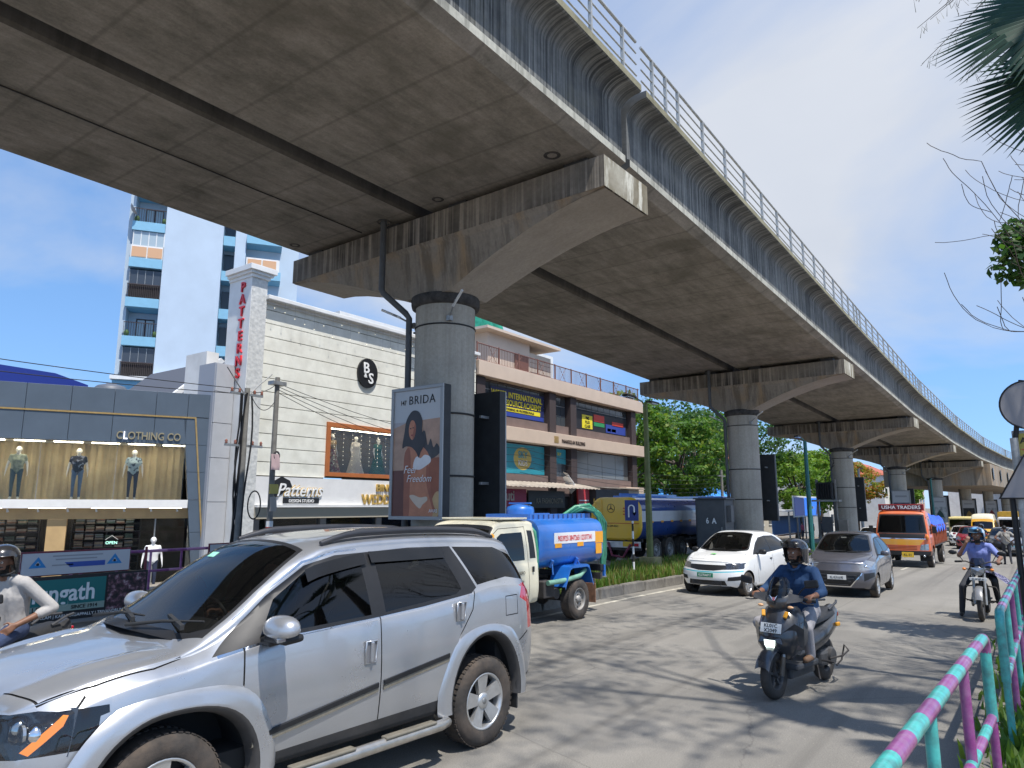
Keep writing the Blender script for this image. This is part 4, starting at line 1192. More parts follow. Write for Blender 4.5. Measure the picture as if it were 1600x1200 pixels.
def small_car(name, label, loc, rz, rows, pnt, wb, ra, front, wheel_r=0.285, style='alloy', plate=None, group=None, sc=(1, 1, 1), sticker=True, detail=True, trunk=False):
 rows = rows_scale(rows, *sc)
 sx, sy, sz = sc
 S = lambda pts: [(p[0] * sx, p[1] * sz) for p in pts]
 Fv = lambda pts: [(p[0] * sy, p[1] * sz) for p in pts]
 Tp = lambda pts: [(p[0] * sx, p[1] * sy) for p in pts]
 c = Car(rows, 54, 3.0, fprof=[(0.2, -0.05), (0.42, 0.02), (0.6, 0.0), (0.8, -0.10), (1.0, -0.10)], fb=0.26, ffade=0.8, rb=0.14, rfade=0.5)
 D = c.define
 for nm in ('front_door', 'rear_door'): D(nm, None, True)
 D('bonnet', None); D('window_surround', M_CARBLACK, True); D('front_side_window', M_CARGLASS, True); D('rear_side_window', M_CARGLASS, True)
 D('windscreen_surround', M_CARBLACK); D('windscreen', M_WINDSCREEN); D('rear_window', M_CARGLASS)
 D('headlight', M_LAMPDK if front == 'sedan' else M_LAMP, True); D('tail_light', M_REDL, True)
 D('grille', M_CARBLACK); D('lower_grille', M_CARBLACK); D('fog_recess', M_CARBLACK, True); D('accent', M_CYAN if front == 'sedan' else M_CHROME); D('seam', M_SEAM, False, 0.006)
 fd = S([(0.62, 0.26), (0.70, 0.55), (0.68, 0.93), (0.45, 1.24), (0.15, 1.38), (-0.22, 1.43), (-0.24, 0.95), (-0.24, 0.26)])
 rd = S([(-0.24, 0.26), (-0.24, 0.95), (-0.22, 1.43), (-0.8, 1.42), (-1.12, 1.30), (-1.16, 0.98), (-1.02, 0.78), (-0.88, 0.55), (-0.82, 0.26)])
 c.cut('front_door', fd, 'side'); c.cut('rear_door', rd, 'side')
 tail = -1.34 if not trunk else -1.28
 c.cut('window_surround', S([(0.84, 0.965), (0.44, 1.235), (0.15, 1.36), (-0.25, 1.395), (-0.8, 1.385), (-1.05, 1.33), (tail, 1.10), (-1.05, 1.045), (-0.24, 1.0)]), 'side')
 c.cut('front_side_window', S([(0.62, 0.99), (0.40, 1.205), (0.13, 1.33), (-0.17, 1.365), (-0.18, 1.015)]), 'side')
 c.cut('rear_side_window', S([(-0.27, 1.02), (-0.27, 1.365), (-0.78, 1.355), (-1.0, 1.30), (-1.12, 1.09), (-1.02, 1.06)]), 'side')
 c.cut('windscreen_surround', Tp([(1.03, 0), (1.0, 0.35), (0.88, 0.64), (0.80, 0.66), (0.45, 0.57), (0.20, 0.51), (0.14, 0)]), 'wind', mirror=True, xr=(0.08 * sx, 1.1 * sx))
 c.cut('windscreen', Tp([(0.985, 0), (0.955, 0.33), (0.85, 0.59), (0.78, 0.615), (0.45, 0.535), (0.235, 0.48), (0.195, 0)]), 'wind', mirror=True, xr=(0.08 * sx, 1.1 * sx))
 if trunk: c.cut('rear_window', Tp([(-1.0, 0), (-1.0, 0.47), (-1.48, 0.55), (-1.52, 0)]), 'wind', mirror=True, xr=(-1.7 * sx, -0.9 * sx))
 else: c.cut('rear_window', Fv([(0, 1.39), (0.45, 1.36), (0.52, 1.12), (0, 1.12)]), 'rear', mirror=True)
 bn = Tp([(1.70, 0.0), (1.64, 0.45), (1.50, 0.63), (1.15, 0.70), (0.98, 0.69), (1.02, 0.35), (1.04, 0)])
 c.cut('bonnet', bn, 'top', mirror=True)
 c.seam('seam', bn[0:5], 'top', 0.009); c.seam('seam', [(p[0], -p[1]) for p in bn[0:5]], 'top', 0.009)
 for path in ([(0.62, 0.28), (0.70, 0.55), (0.68, 0.93)], [(-0.24, 0.28), (-0.24, 0.98)], [(-0.82, 0.28), (-0.88, 0.55), (-1.02, 0.78), (-1.16, 0.98)]):
  c.seam('seam', S(path), 'side', 0.009)
 if front == 'sedan':
  c.cut('grille', Fv([(-0.46, 0.645), (-0.50, 0.745), (0.50, 0.745), (0.46, 0.645), (0.2, 0.61), (-0.2, 0.61)]), 'front')
  c.cut('headlight', Fv([(0.44, 0.64), (0.47, 0.76), (0.80, 0.80), (0.85, 0.74), (0.80, 0.66)]), 'front', mirror=True)
  c.cut('headlight', S([(1.9, 0.63), (1.42, 0.70), (1.36, 0.77), (1.5, 0.80), (1.9, 0.78)]), 'side')
  c.cut('accent', Fv([(-0.80, 0.60), (-0.80, 0.622), (-0.3, 0.592), (0.3, 0.592), (0.80, 0.622), (0.80, 0.60), (0.3, 0.566), (-0.3, 0.566)]), 'front')
  c.cut('lower_grille', Fv([(-0.50, 0.27), (-0.46, 0.385), (0.46, 0.385), (0.50, 0.27)]), 'front')
  c.cut('fog_recess', Fv([(0.52, 0.38), (0.54, 0.47), (0.78, 0.50), (0.78, 0.40)]), 'front', mirror=True)
 else:
  c.cut('grille', Fv([(-0.30, 0.29), (-0.55, 0.58), (-0.50, 0.64), (0.50, 0.64), (0.55, 0.58), (0.30, 0.29)]), 'front')
  fr = Fv([(-0.54, 0.60), (-0.52, 0.565), (-0.28, 0.285), (0.28, 0.285), (0.52, 0.565), (0.54, 0.60)])
  c.seam('accent', fr, 'front', 0.022)
  c.cut('headlight', Fv([(0.53, 0.66), (0.50, 0.70), (0.70, 0.85), (0.85, 0.88), (0.85, 0.70)]), 'front', mirror=True)
  c.cut('headlight', S([(1.9, 0.66), (1.56, 0.70), (1.34, 0.86), (1.5, 0.90), (1.9, 0.84)]), 'side')
  c.cut('fog_recess', Fv([(0.58, 0.42), (0.58, 0.60), (0.78, 0.62), (0.78, 0.52)]), 'front', mirror=True)
  c.cut('lower_grille', Fv([(-0.60, 0.20), (-0.58, 0.25), (0.58, 0.25), (0.60, 0.20)]), 'front')
 c.cut('tail_light', S([(-1.55 if not trunk else -1.82, 0.80), (-1.45 if not trunk else -1.75, 1.0), (-2.3, 1.0), (-2.3, 0.80)]), 'side')
 root = thing(name, label, 'car', loc, rz, group)
 lin1 = c.arch(wb / 2 + ra, wheel_r, wheel_r + 0.045, depth=0.36); lin2 = c.arch(-wb / 2 + ra, wheel_r, wheel_r + 0.045, depth=0.36)
 c.finish(root, pnt)
 if detail:
  [q.build('wheel_arch_liner', M_UNDER, root) for q in lin1 + lin2]
 wmesh = wheel_meshes(wheel_r, 0.18, wheel_r * 0.64, style, M_TYRE, M_ALLOY, 6 if front == 'sedan' else 5)
 for x in (wb / 2 + ra, -wb / 2 + ra):
  for s in (1, -1): put_wheel(root, wmesh, x, s * (0.735 * sy - 0.02), wheel_r)
 m = MB(); m.box((0, 0, 0.27), (3.0 * sx, 1.3 * sy, 0.1)); m.build('floor_pan', M_UNDER, root)
 for s in (1, -1):
  m = MB()
  m.box((0.60 * sx, s * 0.80 * sy, 0.99 * sz), (0.10, 0.10, 0.03))
  nu, nv = 14, 8
  f = lambda q, e: math.copysign(abs(q) ** e, q)
  m.grid(lambda i, j: (0.62 * sx + 0.06 * f(math.cos(math.pi * j / nv - math.pi / 2), .7) * f(math.cos(2 * math.pi * i / nu), .8), s * (0.92 * sy + 0.10 * f(math.cos(math.pi * j / nv - math.pi / 2), .7) * f(math.sin(2 * math.pi * i / nu), .8)), 1.03 * sz + 0.065 * f(math.sin(math.pi * j / nv - math.pi / 2), .8)), nu, nv)
  m.build('wing_mirror', M_CARBLACK if front == 'sedan' else pnt, root)
  for xc, zc in ((-0.12, 0.84), (-0.95, 0.88)):
   m = MB(); m.tube([((xc - .075) * sx, s * 0.80 * sy, zc * sz), (xc * sx, s * 0.832 * sy, zc * sz + .006), ((xc + .075) * sx, s * 0.80 * sy, zc * sz)], 0.013, 6); m.build('door_handle', M_CARBLACK if front == 'sedan' else pnt, root)
 for ya in (-0.42, 0.12):
  m = MB(); m.tube([(0.99 * sx, ya * sy, 1.045 * sz), (0.95 * sx, (ya + .25) * sy, 1.075 * sz), (0.90 * sx, (ya + .5) * sy, 1.07 * sz)], [0.011, 0.009, 0.005], 5); m.build('wiper', M_BLACK, root)
 m = MB(); m.box((0.62 * sx, 0, 0.88 * sz), (0.4, 1.25 * sy, 0.14), bev=0.04); m.build('dashboard', mat('dashboard', (0.05, 0.05, 0.052), 0.7), root)
 seats(root, ((-0.1, 0.34), (-0.1, -0.34), (-0.9, 0.0)), 0.46, 0.42)
 if detail:
  for s in (1, -1):
   m = MB()
   m.ball((1.62 * sx, s * 0.60 * sy, (0.70 if front == 'sedan' else 0.745) * sz), (0.05, 0.075, 0.055), 12, 8); m.build('lamp_reflector', M_CHROME, root)
  m = MB()
  for k in range(4):
   z = (0.33 + 0.075 * k) if front != 'sedan' else (0.28 + 0.028 * k)
   w = (0.55 + 0.45 * (k / 3)) if front != 'sedan' else 0.9
   m.box(((1.845 if front != 'sedan' else 1.835) * sx, 0, z * sz), (0.03, w * sy * 0.86, 0.014))
  m.build('grille_bar', mat('grille_bar', (0.09, 0.09, 0.095), 0.3, 0.4), root)
  m = MB(); n = 14; xz = (1.765 * sx, 0.66 * sz) if front == 'sedan' else (1.715 * sx, 0.74 * sz)
  m.tube([(xz[0], 0.065 * math.cos(2 * math.pi * i / n), xz[1] + 0.035 * math.sin(2 * math.pi * i / n)) for i in range(n)], 0.008, 6, closed=True)
  m.box((xz[0], 0, xz[1]), (0.012, 0.014, 0.06)); m.box((xz[0], 0, xz[1] + .012), (0.012, 0.09, 0.012))
  m.build('badge', M_CHROME, root)
 if sticker:
  m = MB(); m.box((0.36 * sx, -0.05, 1.385 * sz), (0.002, 0.13, 0.05), ry=-0.95); m.build('windscreen_sticker', M_WHITEINK, root)
 if plate:
  number_plate(root, plate[0], plate[1] * sx, plate[4] if len(plate) > 4 else 0, plate[2] * sz, 0.42, 0.105, plate[3][0], plate[3][1], 0.08)
 return root
sedan = small_car('white_sedan', 'white compact electric sedan with green number plate beside the median', (0, 0, 0), 0, ROWS_SEDAN, WHITE, 2.45, 0.0, 'sedan', 0.29, 'alloy', ('KL37RA0717', 1.90, 0.505, (M_PLATEG, M_WHITEINK)), trunk=True)
m = MB(); m.add([(1.42, -0.06, 0.985), (1.42, 0.05, 0.985), (1.36, 0.07, 0.992), (1.33, -0.02, 0.995), (1.37, -0.10, 0.99)], [(0, 1, 2, 3, 4)]); m.build('leaf_decal', mat('decal_green', (0.12, 0.62, 0.10), 0.4), sedan)
sedan.location = (-6.38, 19.0, drop(18.5)); sedan.rotation_euler = (0, 0, R(-97))
hatch = small_car('grey_hatchback', 'dark grey hatchback behind the scooter with chrome-edged cascading grille', (0, 0, 0), 0, ROWS_HATCH, GREYP, 2.4, 0.02, 'hatch', 0.285, 'alloy', ('KL 42 R 6195', 1.90, 0.50, (M_PLATEW, M_INK)))
m = MB(); m.tube([(0.05, 0.0, 1.515), (-0.10, 0, 1.66)], [0.006, 0.003], 6); m.build('antenna', M_BLACK, hatch)
hatch.location = (-4.02, 20.75, drop(20.5)); hatch.rotation_euler = (0, 0, R(-89))
red = small_car('red_hatchback', 'small dark red hatchback far down the road in front of the yellow van', (-3.6, 58.8, drop(58.8)), R(-90), ROWS_HATCH, REDP, 2.4, 0.02, 'hatch', 0.285, 'alloy', None, detail=False)
blk = small_car('dark_hatchback', 'dark car among far traffic left of the walking man', (-1.55, 52.5, drop(52.5)), R(-90), ROWS_HATCH, DARKP, 2.4, 0.02, 'hatch', 0.285, 'alloy', None, detail=False)
slv = small_car('silver_sedan', 'silver car at the right edge beyond the walking man', (-0.75 + 0.1, 49.2, drop(49)), R(-90), ROWS_SEDAN, SILVER, 2.45, 0.0, 'sedan', 0.285, 'alloy', None, detail=False, trunk=True)
wht = small_car('white_hatchback', 'white car peeping out between grey hatchback and orange lorry', (-6.6, 40.5, drop(40.5)), R(-90), ROWS_HATCH, WHITE, 2.4, 0.02, 'hatch', 0.285, 'alloy', None, detail=False)
wht2 = small_car('white_hatchback', 'white car far away beside the orange lorry tailgate', (-4.6, 66.0, drop(66)), R(-90), ROWS_HATCH, WHITE, 2.4, 0.02, 'hatch', 0.285, 'alloy', None, detail=False)
CREAM = paint('cream_paint', (0.68, 0.63, 0.47), 0.0, 0.42, 0.5, 0.0, 0.3)
TBLUE = paint('tank_blue', (0.012, 0.14, 0.50), 0.0, 0.32, 0.8, 0.0, 0.12)
ORANGE = paint('lorry_orange', (0.62, 0.12, 0.025), 0.0, 0.4, 0.5, 0.0, 0.25)
AMBERP = paint('lorry_amber', (0.70, 0.32, 0.02), 0.0, 0.4, 0.5, 0.0, 0.2)
YELLOWP = paint('tanker_yellow', (0.82, 0.48, 0.02), 0.0, 0.35, 0.6, 0.0, 0.12)
NAVY = paint('tanker_navy', (0.012, 0.05, 0.20), 0.0, 0.3, 0.8, 0.0, 0.1)
TWHITE = paint('tanker_white', (0.62, 0.63, 0.64), 0.0, 0.35, 0.6, 0.0, 0.35)
M_HOSE = mat('green_hose', (0.05, 0.26, 0.15), 0.4, var=0.25, scale=8, coat=0.3)
M_HOSED = mat('dark_green_hose', (0.015, 0.12, 0.075), 0.4, var=0.25, scale=8, coat=0.3)
M_CHASSIS = mat('chassis_grime', (0.045, 0.04, 0.037), 0.85, var=0.4, scale=6)
M_ORANGELBL = mat('orange_label', (0.80, 0.35, 0.02), 0.5)
M_RUST = mat('rusty_plate', (0.20, 0.10, 0.055), 0.85, var=0.4, scale=9)
def rrect(w, h, r, n=5, cx=0.0, cz=0.0):
 pts = []
 for (sx, sz, a0) in ((1, -1, -90), (1, 1, 0), (-1, 1, 90), (-1, -1, 180)):
  for k in range(n + 1):
   a = R(a0 + 90 * k / n)
   pts.append((cx + sx * (w / 2 - r) + r * math.cos(a), cz + sz * (h / 2 - r) + r * math.sin(a)))
 return pts
def loft_x(mb, secs, mi=0, cap=True, smooth=True, mats=None):
 """secs: list of (x, [(y,z)...])"""
 n = len(secs[0][1])
 for (xa, A), (xb, B) in zip(secs, secs[1:]):
  va = [(xa, p[0], p[1]) for p in A]; vb = [(xb, p[0], p[1]) for p in B]
  for i in range(n):
   j = (i + 1) % n
   mb.add([va[i], va[j], vb[j], vb[i]], [(3, 2, 1, 0)], mats(i, (va[i][2] + va[j][2]) / 2) if mats else mi, smooth)
 if cap:
  x, A = secs[0]; mb.add([(x, p[0], p[1]) for p in A], [tuple(range(n))], mi)
  x, A = secs[-1]; mb.add([(x, p[0], p[1]) for p in A], [tuple(reversed(range(n)))], mi)
 return mb
def water_tanker(loc, rz):
 """small pickup with a blue water tank; origin at the middle of the wheelbase"""
 root = thing('water_tanker', 'cream pickup carrying a blue water tank with coiled green hoses', 'tanker truck', loc, rz)
 r0 = 0.36
 rows = [  # cab only
  (2.05, 0.50, 0.70, 0.72, 0.76, 0.95, 0.74, 1.0, 0.68, 1.03), (1.95, 0.46, 0.75, 0.72, 0.80, 0.98, 0.78, 1.03, 0.72, 1.07),
  (1.20, 0.42, 0.78, 0.72, 0.82, 1.06, 0.80, 1.09, 0.76, 1.14), (1.08, 0.42, 0.78, 0.72, 0.82, 1.08, 0.80, 1.14, 0.76, 1.19),
  (0.72, 0.42, 0.78, 0.72, 0.82, 1.10, 0.80, 1.62, 0.70, 1.70), (0.60, 0.42, 0.78, 0.72, 0.82, 1.10, 0.80, 1.72, 0.68, 1.80),
  (0.30, 0.42, 0.78, 0.72, 0.82, 1.10, 0.80, 1.755, 0.68, 1.845), (-0.30, 0.42, 0.78, 0.72, 0.82, 1.10, 0.80, 1.755, 0.68, 1.845),
  (-0.44, 0.42, 0.78, 0.72, 0.82, 1.10, 0.80, 1.73, 0.68, 1.82), (-0.47, 0.42, 0.76, 0.72, 0.80, 1.10, 0.78, 1.68, 0.66, 1.77)]
 c = Car(rows, 40, 4.0, fb=0.06, ffade=0.3, rb=0.0)
 D = c.define
 D('door', None, True); D('side_window', M_CARGLASS, True); D('vent_panel', M_CARBLACK, True); D('windscreen_surround', M_CARBLACK); D('windscreen', M_WINDSCREEN)
 D('pillar_tape', M_ORANGELBL, True); D('headlight', M_LAMP, True); D('grille', M_CARBLACK); D('seam', M_SEAM, False, 0.006)
 dr = [(0.98, 0.45), (0.98, 1.1), (0.72, 1.60), (0.55, 1.70), (-0.17, 1.72), (-0.17, 0.45)]
 c.cut('door', dr, 'side'); c.seam('seam', dr + dr[:1], 'side', 0.010)
 c.cut('side_window', [(0.80, 1.16), (0.62, 1.56), (0.50, 1.62), (-0.08, 1.63), (-0.08, 1.16)], 'side')
 c.cut('vent_panel', [(-0.23, 1.18), (-0.23, 1.66), (-0.38, 1.65), (-0.40, 1.18)], 'side')
 c.cut('pillar_tape', [(0.66, 1.60), (0.72, 1.64), (0.88, 1.30), (0.82, 1.28)], 'side')
 c.cut('windscreen_surround', [(1.10, 0), (1.10, 0.74), (0.66, 0.68), (0.64, 0)], 'wind', mirror=True, xr=(0.6, 1.12))
 c.cut('windscreen', [(1.06, 0), (1.06, 0.70), (0.72, 0.64), (0.70, 0)], 'wind', mirror=True, xr=(0.6, 1.12))
 c.cut('headlight', [(0.50, 0.78), (0.50, 0.95), (0.72, 0.95), (0.72, 0.78)], 'front', mirror=True)
 c.cut('grille', [(-0.44, 0.72), (-0.44, 0.94), (0.44, 0.94), (0.44, 0.72)], 'front')
 a1 = c.arch(1.45, r0, 0.43, depth=0.4)
 cabparts = list(c.finish(root, CREAM).values()) + [q.build('wheel_arch_liner', M_UNDER, root) for q in a1]
 for o in cabparts: o.location.x = 0.25
 m = MB(); m.box((0.08, 0, 1.86), (0.78, 1.34, 0.035), bev=0.012); m.build('roof_rib', CREAM, root, (0.25, 0, 0))
 for s in (1, -1):
  m = MB(); m.box((-0.28, s * 0.826, 1.0), (0.04, 0.02, 0.09)); m.build('door_handle', M_CARBLACK, root, (0.25, 0, 0))
  m = MB(); m.tube([(0.9, s * 0.8, 1.15), (0.95, s * 0.98, 1.2)], 0.012, 6); m.box((0.95, s * 1.0, 1.28), (0.05, 0.1, 0.2), bev=0.015); m.build('wing_mirror', M_CARBLACK, root, (0.25, 0, 0))
 put_text('BOLERO', root, (0.35, 0.826, 0.93), 0.075, M_INK, 0.002, name='lettering', M=Matrix.Rotation(math.pi, 4, 'Z') @ UP)
 put_text('CAMPER', root, (0.31, 0.826, 0.80), 0.04, M_INK, 0.002, name='lettering', M=Matrix.Rotation(math.pi, 4, 'Z') @ UP)
 m = MB()
 for s in (1, -1): m.box((-0.4, s * 0.38, 0.60), (3.6, 0.09, 0.16))
 for x in (-0.6, -1.2, -1.8, -2.2): m.box((x, 0, 0.62), (0.08, 0.8, 0.1))
 m.cyl((-1.45, -0.7, 0.36), (-1.45, 0.7, 0.36), 0.06, n=10); m.ball((-1.45, 0, 0.36), 0.16)
 m.box((-0.62, 0.60, 0.60), (0.34, 0.3, 0.30), bev=0.02)
 m.cyl((-0.9, 0.45, 0.5), (-0.9, 0.72, 0.5), 0.10, n=14)
 m.box((-1.5, 0.45, 0.62), (0.9, 0.07, 0.05)); m.box((-2.25, 0, 0.60), (0.08, 1.4, 0.12))
 m.build('chassis', M_CHASSIS, root)
 zc, hh, ww = 1.40, 0.90, 1.58
 secs = []
 for x, k in ((-0.28, 0.72), (-0.33, 0.9), (-0.41, 1.0), (-2.35, 1.0), (-2.44, 0.9), (-2.50, 0.72)):
  secs.append((x, rrect(ww * (0.9 + 0.1 * k), hh * (0.85 + 0.15 * k), 0.33 * k, 6, 0, zc)))
 m = MB(); loft_x(m, secs)
 tank = m.build('tank', TBLUE, root)
 for s in (1, -1):
  m = MB(); m.box((-1.40, s * 0.50, 1.88), (2.1, 0.025, 0.10)); m.box((-0.34, 0, 1.88), (0.025, 1.0, 0.10)) if s > 0 else None
  for k in range(12): m.box((-0.46 - 0.165 * k, s * 0.515, 1.875), (0.03, 0.02, 0.09), 1)
  m.build('top_rail', [TBLUE, NAVY], tank)
  m = MB(); m.box((-1.45, s * 0.793, 1.49), (1.45, 0.006, 0.20)); lab = m.build('phone_panel', mat('label_white', (0.78, 0.76, 0.74), 0.5), tank)
  m = MB(); m.box((-2.32, s * 0.793, 1.47), (0.30, 0.006, 0.22)); m.build('label_patch', M_ORANGELBL, tank)
  for xx, zz in ((-0.86, 1.36), (-1.62, 1.36), (-2.30, 1.25)):
   m = MB(); m.box((xx, s * 0.793, zz), (0.22, 0.008, 0.08 if zz > 1.3 else 0.2)); m.build('reflector_patch', M_ORANGELBL, tank)
 put_text('9033925138472651123377341', tank, (-1.45, 0.8, 1.44), 0.135, mat('red_print', (0.62, 0.03, 0.03), 0.5), 0.002, sx=0.72, bold=0.012, M=Matrix.Rotation(math.pi, 4, 'Z') @ UP, name='lettering')
 put_text('DRINKING', tank, (-2.32, 0.768, 1.47), 0.075, M_INK, 0.002, sx=0.7, bold=0.01, M=Matrix.Rotation(math.pi, 4, 'Z') @ UP) if False else None
 m = MB(); m.lathe([(0.27, 1.74), (0.27, 1.90), (0.25, 1.96), (0.15, 2.0), (0.003, 2.02)], 24, M=Matrix.Translation((-0.75, 0.0, 0.10))); m.box((-0.75, 0, 2.13), (0.06, 0.5, 0.03)); m.build('manhole', TBLUE, tank)
 m = MB(); m.tube([(-0.27, 0.55, 1.74), (-0.25, 0.70, 1.62), (-0.26, 0.74, 1.3), (-0.25, 0.74, 1.0)], 0.03, 8); m.build('breather_hose', M_HOSE, tank)
 for xx in (-0.72, -1.55):
  m = MB(); m.cyl((xx, 0.70, 0.98), (xx, 0.76, 1.10), 0.03, n=8); m.cyl((xx, 0.74, 1.10), (xx + (-.18 if xx < -1 else 0), 0.76, 0.85), 0.016, n=6); m.build('tank_strap', TBLUE, tank)
 m = MB(); m.tube([(-0.50, 0.80, 0.72), (-1.0, 0.84, 0.735), (-1.5, 0.84, 0.78), (-1.75, 0.80, 0.87)], 0.045, 10); m.build('side_hose', mat('pale_green_hose', (0.18, 0.36, 0.26), 0.5, var=0.2, scale=6), root)
 for k in range(6):
  o = 0.085 * k
  m = MB()
  m.tube([(-1.85 - 0.02 * k, 0.2, 1.86), (-2.10 - 0.03 * k, 0.38 + o * .3, 2.06 - o * .1), (-2.35 - o * .5, 0.55 + o * .3, 2.10 - o * 0.4), (-2.52 - o * .35, 0.66 + o * .2, 1.86 - o * .3), (-2.62 - o * .3, 0.68, 1.5), (-2.66 - o * .3, 0.66, 1.1), (-2.68 - o * .2, 0.62, 0.80)], 0.038, 9, mi=k % 2)
  m.build('coiled_hose', [M_HOSE, M_HOSED], root)
 m = MB(); m.lathe([(0.02, 0), (0.09, -0.16), (0.085, -0.17)], 12, M=Matrix.Translation((-2.72, 0.62, 0.82))); m.build('hose_nozzle', M_STEEL, root)
 for s in (1, -1):
  m = MB()
  pr_ = [(-0.92, 0.62), (-1.10, 0.96), (-1.18, 0.99), (-1.68, 0.99), (-1.76, 0.96), (-1.90, 0.62)]
  for a, b in zip(pr_, pr_[1:]):
   q = [(a[0], s * 0.52, a[1]), (b[0], s * 0.52, b[1]), (b[0], s * 0.90, b[1]), (a[0], s * 0.90, a[1])]
   m.add(q, [(0, 1, 2, 3)] if s < 0 else [(3, 2, 1, 0)])
   q2 = [(a[0], s * 0.90, a[1]), (b[0], s * 0.90, b[1]), (b[0], s * 0.90, b[1] - .05), (a[0], s * 0.90, a[1] - .05)]
   m.add(q2, [(0, 1, 2, 3)] if s < 0 else [(3, 2, 1, 0)])
  m.build('mudguard', TBLUE, root)
  m = MB(); m.box((-2.02, s * 0.70, 0.42), (0.02, 0.34, 0.36), bev=0.004); m.build('mud_flap', M_RUST, root)
  m = MB(); m.box((-2.50, s * 0.62, 0.86), (0.12, 0.26, 0.13), bev=0.01); m.build('tail_light', M_CARBLACK, root)
  m = MB(); m.box((-2.58, s * 0.74, 0.80), (0.05, 0.05, 0.22)); m.build('marker_strip', TBLUE if s > 0 else M_ORANGELBL, root)
 m = MB(); m.box((-2.45, 0, 0.70), (0.06, 1.5, 0.12)); m.box((-2.42, 0, 0.85), (0.2, 0.9, 0.14)); m.build('rear_bumper', M_CHASSIS, root)
 wf = wheel_meshes(r0, 0.22, 0.20, 'steel', M_TYREMUD, M_RIMGREY)
 for x in (1.70, -1.45):
  for s in (1, -1): put_wheel(root, wf, x, s * 0.76, r0)
 return root
bolero = water_tanker((-7.93, 10.42, drop(10.5)), R(-91.5))
def fuel_tanker(loc, rz):
 """long tanker seen from its rear quarter; local x forward, rear face at x = 0"""
 root = thing('fuel_tanker', 'long navy and white fuel tanker lorry with a yellow rounded rear end', 'tanker truck', loc, rz)
 w, h, zc = 2.30, 1.72, 1.80
 m = MB()
 secs = [(0.0, rrect(w * 0.94, h * 0.94, 0.50, 7, 0, zc)), (0.05, rrect(w, h, 0.55, 7, 0, zc)), (9.0, rrect(w, h, 0.55, 7, 0, zc)), (9.1, rrect(w * 0.94, h * .94, 0.5, 7, 0, zc))]
 def bands(i, z):
  return 2 if z > 2.52 else (0 if z > 2.12 else (1 if z > 1.72 else 0))
 P = rrect(w, h, 0.55, 7, 0, zc)
 def subdiv(pts, zs):
  out = []
  for a, b in zip(pts, pts[1:] + pts[:1]):
   out.append(a)
   cuts = sorted([z for z in zs if min(a[1], b[1]) < z - 1e-6 < max(a[1], b[1]) - 2e-6], key=lambda z: abs(z - a[1]))
   for z in cuts: out.append((a[0] + (b[0] - a[0]) * (z - a[1]) / (b[1] - a[1]), z))
  return out
 PS = subdiv(P, [1.68, 2.04, 2.34])
 def bands2(i, z): return 2 if z > 2.5 else (0 if z > 2.34 else (1 if z > 2.04 - .001 and z < 2.34 else (0)))
 loft_x(m, [(0.06, PS), (9.0, PS)], cap=False, mats=lambda i, z: 2 if z > 2.52 else (0 if z > 2.10 else (1 if z > 1.70 else 0)))
 tank = m.build('tank', [NAVY, TWHITE, TBLUE], root)
 m = MB(); E = rrect(w + 0.02, h + 0.02, 0.56, 7, 0, zc); loft_x(m, [(-0.03, rrect(w * 0.9, h * .9, 0.5, 7, 0, zc)), (0.0, rrect(w * .97, h * .97, .54, 7, 0, zc)), (0.08, E)], mi=0)
 end = m.build('rear_end', YELLOWP, root)
 XB = Matrix(((0, 0, -1, 0), (-1, 0, 0, 0), (0, 1, 0, 0), (0, 0, 0, 1)))     # text facing local -x
 m = MB(); m.box((-0.035, 0, 1.62), (0.01, w * 0.93, 0.022)); m.build('red_stripe', mat('red_stripe', (0.55, 0.05, 0.02), 0.5), end)
 m = MB(); n = 24
 m.tube([(-0.035, 0.18 + 0.17 * math.cos(2 * math.pi * i / n), 2.22 + 0.17 * math.sin(2 * math.pi * i / n)) for i in range(n)], 0.012, 6, closed=True)
 for k in range(3):
  a = R(90 + 120 * k); m.tube([(-0.035, 0.18, 2.22), (-0.035, 0.18 + 0.165 * math.cos(a), 2.22 + 0.165 * math.sin(a))], [0.03, 0.004], 6)
 m.build('emblem', mat('emblem_brown', (0.18, 0.10, 0.02), 0.5), end)
 put_text('DD BM 4321', end, (-0.042, 0.14, 1.47), 0.11, M_INK, 0.002, M=XB, name='lettering')
 for k, cc in enumerate(((0.6, 0.05, 0.02), (0.65, 0.12, 0.02), (0.6, 0.05, 0.02))):
  m = MB(); m.box((-0.036, -0.62, 2.22 - 0.12 * k), (0.006, 0.5, 0.05)); m.build('flame_mark', mat('flame_mark%d' % k, cc, 0.5), end)
 m = MB()
 for y in (0.62, 0.92): m.cyl((-0.10, y, 0.95), (-0.10, y, 2.62), 0.018, n=8)
 for k in range(6): m.cyl((-0.10, 0.62, 1.1 + 0.27 * k), (-0.10, 0.92, 1.1 + 0.27 * k), 0.014, n=8)
 m.build('ladder', YELLOWP, root)
 m = MB(); m.box((4.5, 0, 2.69), (7.6, 0.9, 0.10)); m.box((4.2, 0.4, 2.78), (6.0, 0.05, 0.14)); m.build('top_walkway', TBLUE, root)
 m = MB()
 for s in (1, -1): m.box((4.5, s * 0.45, 0.86), (9.0, 0.12, 0.22))
 for k in range(9): m.box((0.6 + k, 0, 0.92), (0.1, 1.8, 0.12))
 m.box((0.05, 0, 0.62), (0.1, 2.2, 0.14)); m.build('chassis', M_CHASSIS, root)
 m = MB(); m.box((-0.02, 0, 0.78), (0.05, 2.2, 0.24)); m.build('rear_panel', mat('rear_panel_white', (0.6, 0.58, 0.55), 0.6, var=0.2), root)
 m = MB(); m.box((-0.05, -0.55, 0.80), (0.02, 0.42, 0.2)); m.build('number_plate', M_PLATEY, root)
